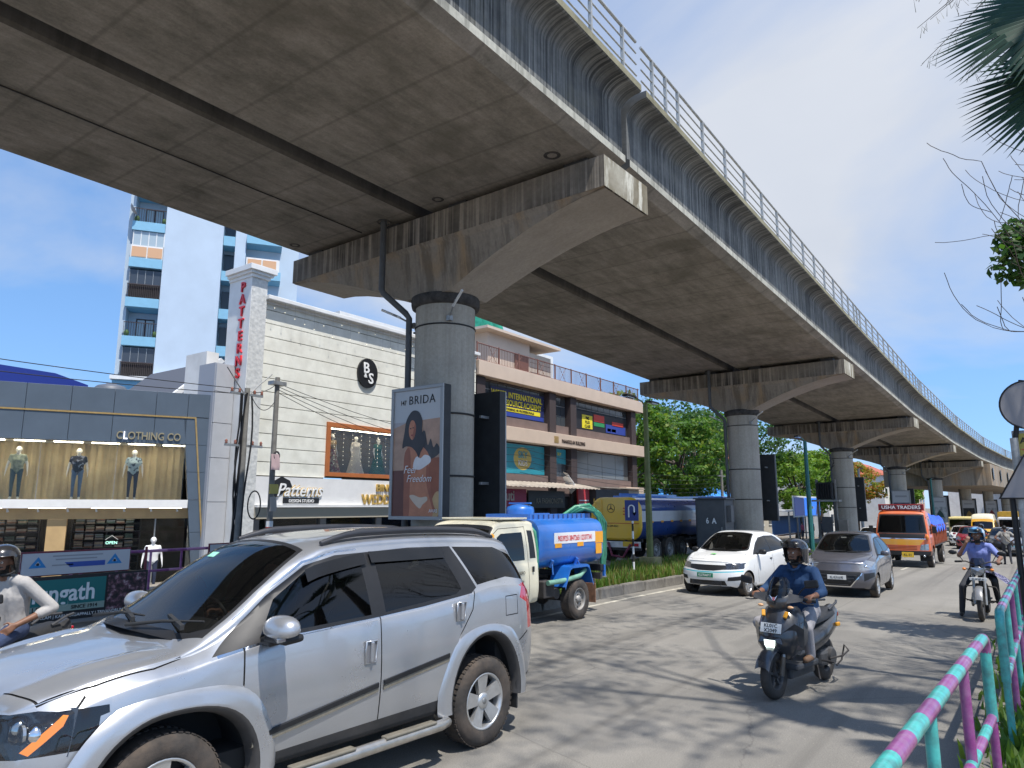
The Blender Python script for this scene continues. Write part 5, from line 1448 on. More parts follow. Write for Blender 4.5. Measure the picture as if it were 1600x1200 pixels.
 for s in (1, -1):
  m = MB(); m.box((-0.055, s * 0.88, 0.78), (0.03, 0.3, 0.12)); m.build('tail_light', M_REDL, root)
  m = MB(); pts = [(1.0, 0.96), (1.15, 1.08), (4.5, 1.08), (4.7, 0.96)]
  for a, b in zip(pts, pts[1:]):
   q = [(a[0], s * 0.8, a[1]), (b[0], s * 0.8, b[1]), (b[0], s * 1.2, b[1]), (a[0], s * 1.2, a[1])]
   m.add(q, [(0, 1, 2, 3)] if s < 0 else [(3, 2, 1, 0)])
  m.build('mudguard', M_CHASSIS, root)
 m = MB(); m.tube([(-0.1, 0.3, 0.85), (-0.18, 0.1, 0.35), (-0.18, -0.4, 0.28), (-0.1, -0.7, 0.8)], 0.05, 8); m.build('discharge_hose', mat('maroon_hose', (0.18, 0.03, 0.06), 0.6), root)
 for k in range(8):
  m = MB(); m.box((0.12, 0, 0), (0.25, 0.012, 0.08)); m.build('reflector_patch', M_ORANGELBL, root, (0.9 + 1.0 * k, -1.155, 1.67))
 wt = wheel_meshes(0.50, 0.28, 0.29, 'steel', M_TYREMUD, M_RIMGREY)
 for x in (1.45, 2.80, 4.15, 8.6):
  for s in (1, -1): put_wheel(root, wt, x, s * 1.0, 0.50)
 m = MB(); m.box((10.5, 0, 1.75), (1.9, 2.3, 2.1), bev=0.12); m.box((11.46, 0, 2.15), (0.03, 2.0, 0.85), 1); m.box((10.7, 0, 0.65), (2.2, 2.2, 0.5), 2)
 m.build('cab', [TBLUE, M_DARKGL, M_CHASSIS], root)
 for s in (1, -1): put_wheel(root, wt, 10.7, s * 1.0, 0.50)
 return root
fuel_tanker((-13.85, 26.3, drop(27)), R(90))
def lorry(loc, rz):
 root = thing('orange_lorry', 'orange and amber goods lorry with a name board over the windscreen', 'truck', loc, rz)
 r0 = 0.40
 rows = [
  (2.90, 0.52, 0.90, 0.8, 0.95, 1.25, 0.94, 2.0, 0.85, 2.16), (2.84, 0.50, 0.94, 0.8, 0.98, 1.28, 0.965, 2.05, 0.86, 2.22),
  (2.6, 0.48, 0.95, 0.8, 0.99, 1.30, 0.97, 2.10, 0.85, 2.28), (2.0, 0.48, 0.95, 0.8, 0.99, 1.30, 0.97, 2.12, 0.85, 2.30),
  (1.55, 0.48, 0.95, 0.8, 0.99, 1.30, 0.97, 2.10, 0.85, 2.28), (1.45, 0.50, 0.92, 0.8, 0.97, 1.30, 0.95, 2.04, 0.83, 2.22)]
 c = Car(rows, 26, 4.5, fprof=[(0.5, 0.06), (1.2, 0.04), (1.3, 0.02), (2.1, -0.30), (2.3, -0.36)], fb=0.12, ffade=0.8, rb=0)
 D = c.define
 D('door', None, True); D('side_window', M_CARGLASS, True); D('windscreen_surround', M_CARBLACK); D('windscreen', M_WINDSCREEN); D('amber_panel', AMBERP); D('cowl_panel', M_CARBLACK)
 D('grille', mat('lorry_grille', (0.16, 0.03, 0.01), 0.6)); D('headlight', M_LAMP, True); D('bumper', M_CARBLACK); D('seam', M_SEAM, False, .006); D('trim_line', M_CHROME)
 dr = [(2.45, 0.62), (2.45, 1.3), (2.22, 2.02), (1.62, 2.04), (1.62, 0.62)]
 c.cut('door', dr, 'side'); c.seam('seam', dr + dr[:1], 'side', 0.014)
 c.cut('side_window', [(2.36, 1.34), (2.17, 1.94), (1.7, 1.95), (1.7, 1.34)], 'side')
 c.cut('windscreen_surround', [(-0.90, 1.36), (-0.80, 2.12), (0.80, 2.12), (0.90, 1.36)], 'front')
 c.cut('windscreen', [(-0.86, 1.40), (-0.76, 2.07), (0.76, 2.07), (0.86, 1.40)], 'front')
 c.cut('cowl_panel', [(-0.80, 1.18), (-0.84, 1.355), (0.84, 1.355), (0.80, 1.18)], 'front')
 c.seam('trim_line', [(-0.82, 1.16), (0.82, 1.16)], 'front', 0.035)
 c.cut('amber_panel', [(-0.62, 0.92), (-0.80, 1.14), (0.80, 1.14), (0.62, 0.92)], 'front')
 for k in range(3): c.cut('grille', [(-0.52, 0.735 + 0.055 * k), (-0.52, 0.765 + 0.055 * k), (0.52, 0.765 + 0.055 * k), (0.52, 0.735 + 0.055 * k)], 'front')
 c.cut('headlight', [(0.60, 0.71), (0.66, 0.93), (0.92, 0.97), (0.92, 0.72)], 'front', mirror=True)
 c.cut('bumper', [(-1.0, 0.3), (-1.0, 0.69), (1.0, 0.69), (1.0, 0.3)], 'front')
 c.cut('bumper', [(2.6, 0.3), (2.6, 0.69), (3.1, 0.69), (3.1, 0.3)], 'side')
 ar = c.arch(2.0, r0, 0.50, depth=0.45)
 c.finish(root, ORANGE); [q.build('wheel_arch_liner', M_UNDER, root) for q in ar]
 m = MB(); m.box((2.05, 0, 1.25), (1.0, 1.75, 1.5)); m.build('cab_interior', mat('cab_interior', (0.02, 0.022, 0.024), 0.9), root)
 number_plate(root, 'KL 51', 3.0, 0.18, 0.54, 0.42, 0.20, M_PLATEY, M_INK, 0.12)
 bd = MB(); bd.box((2.42, 0, 2.40), (0.07, 1.66, 0.26), bev=0.01); bd.box((2.459, 0, 2.40), (0.006, 1.58, 0.21), 1)
 for y in (-.7, .7): bd.box((2.3, y, 2.3), (0.3, 0.05, 0.05))
 board = bd.build('name_board', [mat('board_red', (0.35, 0.02, 0.02), 0.5), mat('board_maroon', (0.12, 0.01, 0.015), 0.5)], root)
 put_text('USHA TRADERS', board, (2.464, 0, 2.335), 0.195, mat('board_letter', (0.72, 0.74, 0.76), 0.4), 0.004, bold=0.012, sx=1.04, M=XF, name='lettering')
 for s in (1, -1):
  m = MB(); m.ball((2.86, s * 0.90, 1.23), (0.06, 0.06, 0.10), 10, 8); m.build('indicator', M_AMBER, root)
  m = MB(); m.tube([(2.5, s * 0.95, 1.5), (2.62, s * 1.1, 1.55)], 0.014, 6); m.box((2.62, s * 1.14, 1.52), (0.05, 0.16, 0.28), bev=0.02); m.build('wing_mirror', M_CARBLACK, root)
  m = MB(); m.ball((2.93, s * 0.75, 0.5), (0.04, 0.05, 0.05), 10, 8); m.build('fog_lamp', M_LAMP, root)
 for ya in (-0.6, 0.05):
  m = MB(); m.tube([(2.86, ya, 1.37), (2.84, ya + .3, 1.44), (2.80, ya + .6, 1.46)], 0.012, 5); m.build('wiper', M_BLACK, root)
 m = MB()
 for s in (1, -1): m.box((-0.4, s * 0.36, 0.66), (5.6, 0.09, 0.18))
 for x in (-2.6, -1.4, 0, 1.0): m.box((x, 0, 0.66), (0.08, 1.6, 0.1))
 m.build('chassis', M_CHASSIS, root)
 m = MB(); m.box((-0.75, 0, 0.86), (4.2, 1.96, 0.10)); m.build('load_floor', M_CHASSIS, root)
 M_LWOOD = mat('lorry_boards', (0.38, 0.09, 0.035), 0.7, var=0.3, scale=6, dirt=(0.2, 0.15, 0.1), dirt_amt=0.5)
 sl = MB(); sl.box((0, 0, 0), (4.2, 0.03, 0.12), bev=0.006); slm = sl.mesh('side_board', M_LWOOD)
 st = MB(); st.box((0, 0, 0), (0.06, 0.05, 0.78)); stm = st.mesh('stake', M_LWOOD)
 for s in (1, -1):
  for k in range(5): link('side_board', slm, root, (-0.75, s * 0.98, 1.0 + 0.15 * k))
  for k in range(9): link('stake', stm, root, (-2.8 + 0.515 * k, s * 1.015, 1.28))
 hb = MB(); hb.box((0, 0, 0), (0.05, 1.96, 0.8)); hbm = hb.mesh('end_board', M_LWOOD)
 link('end_board', hbm, root, (1.33, 0, 1.3)); link('end_board', hbm, root, (-2.83, 0, 1.3))
 for s in (1, -1):
  m = MB(); m.box((0.4, s * 0.75, 0.55), (0.8, 0.1, 0.28)); m.build('side_guard', mat('guard_cream', (0.45, 0.42, 0.33), 0.7, var=0.2), root)
 random.seed(5)
 m = MB()
 def sheet(i, j):
  x = 1.35 - 4.0 * i / 26; u = -1 + 2 * j / 16
  y = 1.08 * u
  z = 1.72 + 0.42 * (1 - abs(u) ** 3.0) * (0.75 + 0.3 * math.sin(i * 0.5)) + 0.06 * math.sin(i * 1.7 + j) + 0.04 * math.sin(j * 2.1 + i * 0.6)
  if abs(u) > 0.9: z = 1.62 - 0.25 * abs(math.sin(i * 0.55)) * (1 if u > 0 else .6)
  if i == 0: z -= 0.15
  return (x, y, z)
 m.grid(sheet, 26, 16)
 tag(m.build('blue_tarpaulin', mat('tarp_blue', (0.03, 0.10, 0.55), 0.45, var=0.4, scale=5, bump=0.5, bscale=9), None, M=Matrix.Translation(loc) @ Matrix.Rotation(rz, 4, 'Z')), 'crumpled blue tarpaulin tied over the load of the orange lorry', 'tarpaulin')
 wt = wheel_meshes(r0, 0.22, 0.235, 'steel', M_TYREMUD, M_RIMGREY)
 for x in (2.0, -1.6):
  for s in (1, -1): put_wheel(root, wt, x, s * 0.86, r0)
 return root
lorry((-4.35, 35.7, drop(34.5)), R(-90.5))
def minibus(loc, rz):
 root = thing('yellow_minibus', 'yellow minibus with a cream raised roof coming down the road', 'van', loc, rz)
 rows = [
  (2.55, 0.38, 0.80, 0.7, 0.86, 1.05, 0.84, 1.10, 0.75, 1.14), (2.45, 0.35, 0.86, 0.7, 0.92, 1.10, 0.88, 1.15, 0.80, 1.20), (2.15, 0.33, 0.88, 0.7, 0.94, 1.15, 0.90, 1.30, 0.80, 1.36),
  (1.70, 0.33, 0.88, 0.7, 0.95, 1.18, 0.91, 1.80, 0.78, 1.92), (1.45, 0.33, 0.88, 0.7, 0.95, 1.18, 0.91, 2.15, 0.76, 2.38), (1.2, 0.33, 0.88, 0.7, 0.95, 1.18, 0.91, 2.25, 0.75, 2.52),
  (-2.3, 0.33, 0.88, 0.7, 0.95, 1.18, 0.91, 2.25, 0.75, 2.52), (-2.45, 0.35, 0.86, 0.7, 0.93, 1.18, 0.89, 2.2, 0.72, 2.45)]
 c = Car(rows, 40, 3.5, fb=0.22, ffade=0.7, rb=0.02)
 D = c.define; D('roof', paint('minibus_cream', (0.72, 0.66, 0.48), 0, .4, .5, 0, .15)); D('side_window', M_CARGLASS, True); D('windscreen', M_WINDSCREEN); D('headlight', M_LAMP, True); D('grille', M_CARBLACK)
 c.cut('roof', [(1.62, 1.92), (1.1, 1.98), (-3, 1.98), (-3, 2.7), (3, 2.7), (3, 1.92)], 'side'); c.cut('roof', [(1.60, -1.2), (1.60, 1.2), (-3, 1.2), (-3, -1.2)], 'top', xr=(-3, 1.62))
 c.cut('windscreen', [(2.22, 0), (2.18, 0.72), (1.72, 0.70), (1.70, 0)], 'wind', mirror=True, xr=(1.6, 2.3))
 c.cut('side_window', [(2.0, 1.28), (1.7, 1.78), (1.2, 1.86), (1.2, 1.28)], 'side')
 for k in range(3): c.cut('side_window', [(1.05 - 1.1 * k, 1.28), (1.05 - 1.1 * k, 1.86), (0.05 - 1.1 * k, 1.86), (0.05 - 1.1 * k, 1.28)], 'side')
 c.cut('headlight', [(0.52, 0.82), (0.55, 1.0), (0.86, 1.05), (0.86, 0.84)], 'front', mirror=True)
 c.cut('grille', [(-0.42, 0.72), (-0.46, 0.90), (0.46, 0.90), (0.42, 0.72)], 'front')
 a1 = c.arch(1.7, 0.34, 0.40); a2 = c.arch(-1.4, 0.34, 0.40)
 c.finish(root, paint('minibus_yellow', (0.72, 0.36, 0.015), 0, .35, .8, 0, .1))
 wt = wheel_meshes(0.34, 0.2, 0.2, 'steel', M_TYRE, M_RIMGREY)
 for x in (1.7, -1.4):
  for s in (1, -1): put_wheel(root, wt, x, s * 0.82, 0.34)
 for s in (1, -1):
  m = MB(); m.box((1.95, s * 1.05, 1.32), (0.05, 0.14, 0.24), bev=0.02); m.build('wing_mirror', M_CARBLACK, root)
 return root
minibus((-3.4, 72.0, drop(72)), R(-90))
def box_lorry(label, name, loc, rz, cabp, bodym, top):
 root = thing(name, label, 'truck', loc, rz)
 m = MB(); m.box((2.2, 0, 1.45), (1.5, 1.9, 1.7), bev=0.10); m.build('cab', cabp, root)
 m = MB(); m.box((2.94, 0, 1.75), (0.05, 1.7, 0.7), bev=0.015); m.build('windscreen', M_CARGLASS, root)
 for s in (1, -1):
  m = MB(); m.box((2.96, s * 0.7, 0.95), (0.04, 0.3, 0.18), bev=0.01); m.build('headlight', M_LAMP, root)
  m = MB(); m.box((2.2, s * 0.955, 1.75), (0.8, 0.02, 0.6)); m.build('side_window', M_CARGLASS, root)
 m = MB(); m.box((2.97, 0, 0.6), (0.08, 1.9, 0.25), bev=0.02); m.build('bumper', M_CARBLACK, root)
 m = MB()
 secs = [(1.35, rrect(1.95, top - 0.8, 0.12, 3, 0, (top + .8) / 2)), (-2.6, rrect(1.95, top - 0.8, 0.12, 3, 0, (top + .8) / 2))]
 loft_x(m, secs, smooth=False); m.build('cargo_body', bodym, root)
 m = MB(); m.box((0, 0, 0.65), (5.4, 0.9, 0.2)); m.build('chassis', M_CHASSIS, root)
 wt = wheel_meshes(0.40, 0.22, 0.235, 'steel', M_TYRE, M_RIMGREY)
 for x in (2.1, -1.5):
  for s in (1, -1): put_wheel(root, wt, x, s * 0.84, 0.40)
 return root
box_lorry('truck with an ochre tarpaulin cover beside the minibus', 'covered_truck', (-1.5, 76.0, drop(76)), R(-90), TWHITE, mat('tarp_ochre', (0.42, 0.24, 0.02), 0.7, var=0.25, scale=3, bump=0.4, bscale=5), 2.75)
box_lorry('pale yellow box truck half hidden behind the minibus', 'box_truck', (-5.4, 80.0, drop(80)), R(-90), mat('pale_yellow', (0.68, 0.56, 0.24), 0.5, var=0.1), mat('pale_yellow', (0.68, 0.56, 0.24), 0.5, var=0.1), 2.3)
# ================================================================== people
M_SKIN = mat('skin_brown', (0.20, 0.095, 0.055), 0.55, var=0.12, scale=20)
M_HAIR = mat('hair_black', (0.012, 0.010, 0.009), 0.6, var=0.3, scale=60)
M_EYEW = mat('eye_white', (0.6, 0.57, 0.52), 0.3)
def cloth(name, col, var=0.12, scale=14): return mat(name, col, 0.85, var=var, scale=scale, bump=0.35, bscale=16)
def lerp3(a, b, t): return tuple(a[i] + (b[i] - a[i]) * t for i in range(3))
class Body:
 """collects limbs as tapered capsules, then fuses them into one continuous skin"""
 def __init__(self): self.prim = []          # (p0,p1,r0,r1,mat)
 def cap(self, p0, p1, r0, r1, m): self.prim.append((Vector(p0), Vector(p1), r0, r1, m)); return self
 def chain(self, pts, rad, m):
  for i in range(len(pts) - 1): self.cap(pts[i], pts[i + 1], rad[i], rad[i + 1], m)
 def hand(self, wrist, direction, palm_n, m, curl=0.6, side=1, size=1.0):
  """palm and five fingers; direction = along the fingers, palm_n = normal out of the back of the hand"""
  d = Vector(direction).normalized(); n = Vector(palm_n); n = (n - d * n.dot(d)).normalized(); s = d.cross(n) * side
  w = Vector(wrist); k = size
  for o in (-0.026, -0.009, 0.009, 0.026):
   self.cap(w + s * o * 0.6 * k, w + d * 0.085 * k + s * o * 1.05 * k, 0.014 * k, 0.0125 * k, m)
  for o, L in ((-0.029, 0.062), (-0.0097, 0.075), (0.0097, 0.080), (0.029, 0.070)):
   a = w + d * 0.088 * k + s * o * k
   d1 = (d * math.cos(curl) - n * math.sin(curl)); d2 = (d * math.cos(curl * 2.3) - n * math.sin(curl * 2.3))
   b = a + d1 * L * 0.52 * k; c = b + d2 * L * 0.48 * k
   self.cap(a, b, 0.0105 * k, 0.0095 * k, m); self.cap(b, c, 0.0095 * k, 0.008 * k, m)
  a = w + d * 0.022 * k + s * 0.026 * k
  b = a + (d * 0.45 + s * 0.8 - n * 0.35).normalized() * 0.042 * k
  c = b + (d * 0.85 + s * 0.15 - n * 0.6).normalized() * 0.034 * k
  self.cap(a, b, 0.0135 * k, 0.011 * k, m); self.cap(b, c, 0.011 * k, 0.009 * k, m)
 def head(self, c, fwd, up=(0, 0, 1), m=0, k=1.0):
  f = Vector(fwd).normalized(); u = Vector(up); u = (u - f * u.dot(f)).normalized(); l = u.cross(f)
  c = Vector(c); self.hc, self.hf, self.hu, self.hl, self.hk = c, f, u, l, k
  P = lambda x, y, z: c + (f * x + l * y + u * z) * k
  self.cap(P(-0.02, 0, 0.035), P(-0.01, 0, 0.03), 0.088 * k, 0.088 * k, m)
  self.cap(P(0.015, 0.012, 0.02), P(0.03, 0.01, -0.045), 0.068 * k, 0.052 * k, m)
  self.cap(P(0.015, -0.012, 0.02), P(0.03, -0.01, -0.045), 0.068 * k, 0.052 * k, m)
  self.cap(P(0.04, 0, -0.07), P(0.055, 0, -0.085), 0.038 * k, 0.028 * k, m)        # chin
  self.cap(P(0.082, 0, 0.015), P(0.105, 0, -0.022), 0.010 * k, 0.016 * k, m)       # nose
  self.cap(P(0.075, 0.022, -0.052), P(0.075, -0.022, -0.052), 0.014 * k, 0.014 * k, m)  # lips
  for s in (1, -1):
   self.cap(P(0.0, 0.086 * s, 0.015), P(-0.008, 0.088 * s, -0.02), 0.018 * k, 0.014 * k, m)    # ears
   self.cap(P(0.07, 0.035 * s, 0.035), P(0.078, 0.02 * s, 0.036), 0.014 * k, 0.014 * k, m)      # brow
 def build(self, name, mats, parent, voxel=0.012, smooth=4, hair=None, beard=None, eyes=True):
  mb = MB()
  for p0, p1, r0, r1, m in self.prim:
   d = p1 - p0
   mb.ball(p0, r0, 12, 8); mb.ball(p1, r1, 12, 8)
   if d.length > 1e-4: mb.cyl(p0, p1, r0, r1, 12, caps=True, smooth=False)
  me = mb.mesh('t', mats[0])
  ob = bpy.data.objects.new('t', me); COL.objects.link(ob)
  r = ob.modifiers.new('r', 'REMESH'); r.mode = 'VOXEL'; r.voxel_size = voxel
  sm = ob.modifiers.new('s', 'SMOOTH'); sm.factor = 0.5; sm.iterations = smooth
  dg = bpy.context.evaluated_depsgraph_get()
  out = bpy.data.meshes.new_from_object(ob.evaluated_get(dg))
  bpy.data.objects.remove(ob); bpy.data.meshes.remove(me)
  n = len(out.polygons)
  cen = np.empty(n * 3); out.polygons.foreach_get('center', cen); cen = cen.reshape(-1, 3)
  best = np.full(n, 1e9); idx = np.zeros(n, int)
  for p0, p1, r0, r1, m in self.prim:
   a = np.array(p0); b = np.array(p1); ab = b - a; L = max(ab @ ab, 1e-9)
   t = np.clip(((cen - a) @ ab) / L, 0, 1)
   dist = np.linalg.norm(cen - a - t[:, None] * ab, axis=1) - (r0 + (r1 - r0) * t)
   k = dist < best; best[k] = dist[k]; idx[k] = m
  ml = list(mats)
  if hasattr(self, 'hc'):
   rel = (cen - np.array(self.hc)) / self.hk
   x = rel @ np.array(self.hf); y = rel @ np.array(self.hl); z = rel @ np.array(self.hu)
   near = (np.abs(x) < 0.14) & (np.abs(y) < 0.12) & (z > -0.14) & (z < 0.2)
   if hair is not None:
    ml.append(hair); hm = near & ((z > 0.075 - 0.35 * np.minimum(x - 0.05, 0.0) * -1) & (z > 0.06) | (x < -0.035) & (z > -0.05) | (z > 0.085)) & ~((x > 0.06) & (z < 0.085))
    idx[hm] = len(ml) - 1
   if beard is not None:
    ml.append(beard)
    bmask = near & (((z < -0.03) & (z > -0.042) & (x > 0.06) & (np.abs(y) < 0.04)) | ((z < -0.06) & (x > 0.0)) | ((np.abs(y) > 0.05) & (z < -0.02) & (x > -0.01) & (x < 0.05)))
    idx[bmask] = len(ml) - 1
  for m in ml: out.materials.append(m) if len(out.materials) < len(ml) else None
  while len(out.materials) > len(ml): out.materials.pop()
  for i, m in enumerate(ml): out.materials[i] = m
  out.polygons.foreach_set('material_index', idx.astype(np.int32))
  out.polygons.foreach_set('use_smooth', [True] * n)
  out.name = name; out.update()
  o = link(name, out, parent)
  if eyes and hasattr(self, 'hc'):
   P = lambda x, y, z: self.hc + (self.hf * x + self.hl * y + self.hu * z) * self.hk
   for s in (1, -1):
    e = MB(); e.ball(P(0.075, 0.032 * s, 0.014), 0.0125 * self.hk, 10, 8, 0); e.ball(P(0.0835, 0.032 * s, 0.014), 0.0065 * self.hk, 8, 6, 1)
    e.build('eye', [M_EYEW, M_HAIR], o)
  return o
def torso(b, hip, chest, neck, m_top, m_low, lat=(0, 1, 0), w=1.0, belly=0.0):
 """hip, chest, neck: points; lat: unit vector to the person's left"""
 hip, chest, neck, l = Vector(hip), Vector(chest), Vector(neck), Vector(lat)
 b.cap(hip, hip.lerp(chest, 0.5), 0.118 * w + belly, 0.115 * w + belly, m_top); b.cap(hip.lerp(chest, 0.5), chest, 0.115 * w, 0.122 * w, m_top); b.cap(chest, chest.lerp(neck, 0.6), 0.12 * w, 0.075 * w, m_top)
 for s in (-1, 1):
  b.cap(hip + l * 0.07 * s * w, hip + l * 0.085 * s * w + Vector((0, 0, -0.02)), 0.105 * w, 0.105 * w, m_low)
  mid = hip.lerp(chest, 0.5)
  b.cap(hip + l * 0.065 * s * w, mid + l * 0.065 * s * w, 0.112 * w + belly, 0.108 * w + belly, m_top)
  b.cap(mid + l * 0.065 * s * w, chest + l * 0.082 * s * w, 0.108 * w, 0.112 * w, m_top)
  b.cap(chest + l * 0.085 * s * w, chest.lerp(neck, 0.55) + l * 0.14 * s * w, 0.105 * w, 0.062 * w, m_top)
  b.cap(chest.lerp(neck, 0.8) + l * 0.05 * w * s, chest.lerp(neck, 0.62) + l * 0.16 * w * s, 0.05 * w, 0.062 * w, m_top)
def helmet(parent, c, fwd, m, visor=None, up=(0, 0, 1), k=1.0, stripe=None):
 f = Vector(fwd).normalized(); u = Vector(up); u = (u - f * u.dot(f)).normalized(); l = u.cross(f); c = Vector(c)
 M = Matrix(((f.x, l.x, u.x, c.x), (f.y, l.y, u.y, c.y), (f.z, l.z, u.z, c.z), (0, 0, 0, 1)))
 mb = MB(); n, kk = 28, 16
 def P(i, j):
  a = 2 * math.pi * i / n; ca = math.cos(a)
  low = -0.115 + (0.165 if ca > 0.42 else (0.165 * max(0, (ca - 0.12) / 0.30) if ca > 0.12 else 0))
  rimz = low
  t = j / kk
  z0 = 0.145
  ph = t * math.pi * 0.62
  r = 0.132 * math.sin(min(ph, math.pi / 2 + 0.25)) ** 0.9
  z = 0.035 + (z0 - 0.035) * math.cos(ph) * 1.0 if ph < math.pi / 2 else 0.035 - (ph - math.pi / 2) / (math.pi * 0.12) * 0.15
  z = max(z, rimz)
  return (r * ca * 1.12 * k, r * math.sin(a) * k * 0.98, z * k)
 mb.grid(P, n, kk)
 h = mb.build('helmet', m, parent, M=M)
 if visor is not None:
  v = MB()
  v.grid(lambda i, j: (0.150 * math.cos(-0.95 + 1.9 * i / 14) * k * (1 + .10 * j / 4), 0.135 * math.sin(-0.95 + 1.9 * i / 14) * k, (0.052 + 0.016 * j) * k), 14, 4)
  v.build('visor', visor, h)
 st = MB(); st.tube([(0.02 * k, 0.118 * k, -0.09 * k), (0.04 * k, 0.085 * k, -0.115 * k), (0.05 * k, 0, -0.125 * k), (0.04 * k, -0.085 * k, -0.115 * k), (0.02 * k, -0.118 * k, -0.09 * k)], 0.010 * k, 6)
 st.build('chin_strap', M_BLACK, h)
 return h
def standing(name, label, loc, rz, top, low, shoes=None, skin=None, h=1.7, cat='person', group=None, pose='relaxed', hair=True, voxel=0.016, sleeve=0.5, walk=0.0, arms=0.0, gown=None):
 skin = skin or M_SKIN; shoes = shoes or M_BLACK
 root = thing(name, label, cat, loc, rz, group)
 b = Body(); k = h / 1.72
 V = lambda x, y, z: Vector((x, y, z)) * k
 torso(b, V(0, 0, 0.96), V(0.01, 0, 1.24), V(0, 0, 1.47), 1, 2, w=k)
 b.cap(V(0, 0, 1.42), V(0.01, 0, 1.53), 0.056 * k, 0.054 * k, 0)
 b.head(V(0.02, 0, 1.60), (1, 0, 0), m=0, k=k)
 for s in (1, -1):
  fx = walk * s
  hip = V(0, 0.09 * s, 0.93); kn = V(0.03 + fx * 0.5, 0.10 * s, 0.50); an = V(fx - 0.03 + (-0.06 if fx < 0 else 0), 0.10 * s, 0.08 + (0.05 if fx < 0 else 0))
  b.cap(hip, kn, 0.088 * k, 0.06 * k, 2); b.cap(kn, an, 0.06 * k, 0.042 * k, 2)
  b.cap(an + V(-0.03, 0, -0.035), an + V(0.15, 0.02 * s, -0.05), 0.042 * k, 0.034 * k, 3)
  sh = V(0, 0.185 * s, 1.40)
  if pose == 'akimbo':
   el = V(-0.10, 0.40 * s, 1.17); wr = V(0.02, 0.22 * s, 1.02)
  else:
   el = V(-0.03 - walk * s * 0.5, (0.235 + arms) * s, 1.13); wr = V(0.06 - walk * s * 0.4, (0.25 + arms * 1.5) * s, 0.88)
  b.cap(sh, sh.lerp(el, sleeve), 0.058 * k, 0.052 * k, 1); b.cap(sh.lerp(el, sleeve), el, 0.045 * k, 0.040 * k, 1 if sleeve >= 1 else 0)
  b.cap(el, wr, 0.040 * k, 0.027 * k, 0)
  b.hand(wr, (wr - el), (0, s, 0.0), 0, 0.35, -s, k * 1.05)
 o = b.build('body', [skin, top, low, shoes], root, voxel * k, 4, M_HAIR if hair else None, None, eyes=(cat == 'person' and voxel < 0.014))
 return root
M_SCBLK = paint('scooter_black', (0.035, 0.036, 0.04), 0.2, 0.3, 0.8, 0.0, 0.25)
M_SCGREY = mat('scooter_grey_plastic', (0.055, 0.056, 0.06), 0.5, var=0.2, scale=10, dirt=(0.15, 0.13, 0.1), dirt_amt=0.3)
M_LEDON = mat('led_on', (0.9, 0.95, 0.9), 0.2, emit=(0.85, 1.0, 0.9), estr=1.6)
M_SEATV = mat('seat_vinyl', (0.022, 0.022, 0.023), 0.55, bump=0.2, bscale=60)
M_TYREB = mat('bike_tyre', (0.035, 0.032, 0.03), 0.85, var=0.3, scale=14, dirt=(0.15, 0.12, 0.09), dirt_amt=0.6)
M_SCREEN = glass('smoke_screen', (0.01, 0.01, 0.012), 0.25)
def bike_wheel(root, x, r, w, rim, style='disc', spokes=5, steer=0.0, rimm=None):
 e = bpy.data.objects.new('wheel', None); COL.objects.link(e); e.parent = root; e.location = (x, 0, r); e.rotation_euler = (0, 0, steer)
 t = MB(); h = w / 2
 t.lathe([(rim, -h * .75), (rim + (r - rim) * .5, -h), (r * .95, -h * .75), (r * .99, -h * .35), (r, 0), (r * .99, h * .35), (r * .95, h * .75), (rim + (r - rim) * .5, h), (rim, h * .75)], 36, axis='y'); t.build('tyre', M_TYREB, e)
 m = MB(); m.lathe([(rim * 1.0, -h * .7), (rim * 1.02, -h * .75), (rim * .9, -h * .5), (rim * .88, 0), (rim * .9, h * .5), (rim * 1.02, h * .75)], 30, axis='y')
 for k in range(spokes):
  a = 2 * math.pi * k / spokes
  m.box((0, 0, rim * 0.5), (rim * 0.17, h * 0.7, rim * 0.85), M=Matrix.Rotation(a, 4, 'Y'))
 m.cyl((0, -h * 1.0, 0), (0, h * 1.0, 0), rim * 0.22, n=16)
 m.lathe([(rim * .35, -h * 1.05), (rim * .72, -h * 1.05), (rim * .72, -h * 1.0), (rim * .35, -h * 1.0)], 24, 1, axis='y')
 m.build('rim', [rimm or M_SCGREY, M_STEEL], e)
 return e
def shell(mb, levels, mi=0, n=10):
 """levels: (z, xfront, halfwidth, depth) -> wrapped apron, open at the back"""
 def P(i, j):
  z, xf, hw, dp = levels[j]
  u = -1 + 2 * i / n
  return (xf - dp * abs(u) ** 1.8, hw * math.sin(u * math.pi / 2), z)
 mb.grid(P, n, len(levels) - 1, mi)
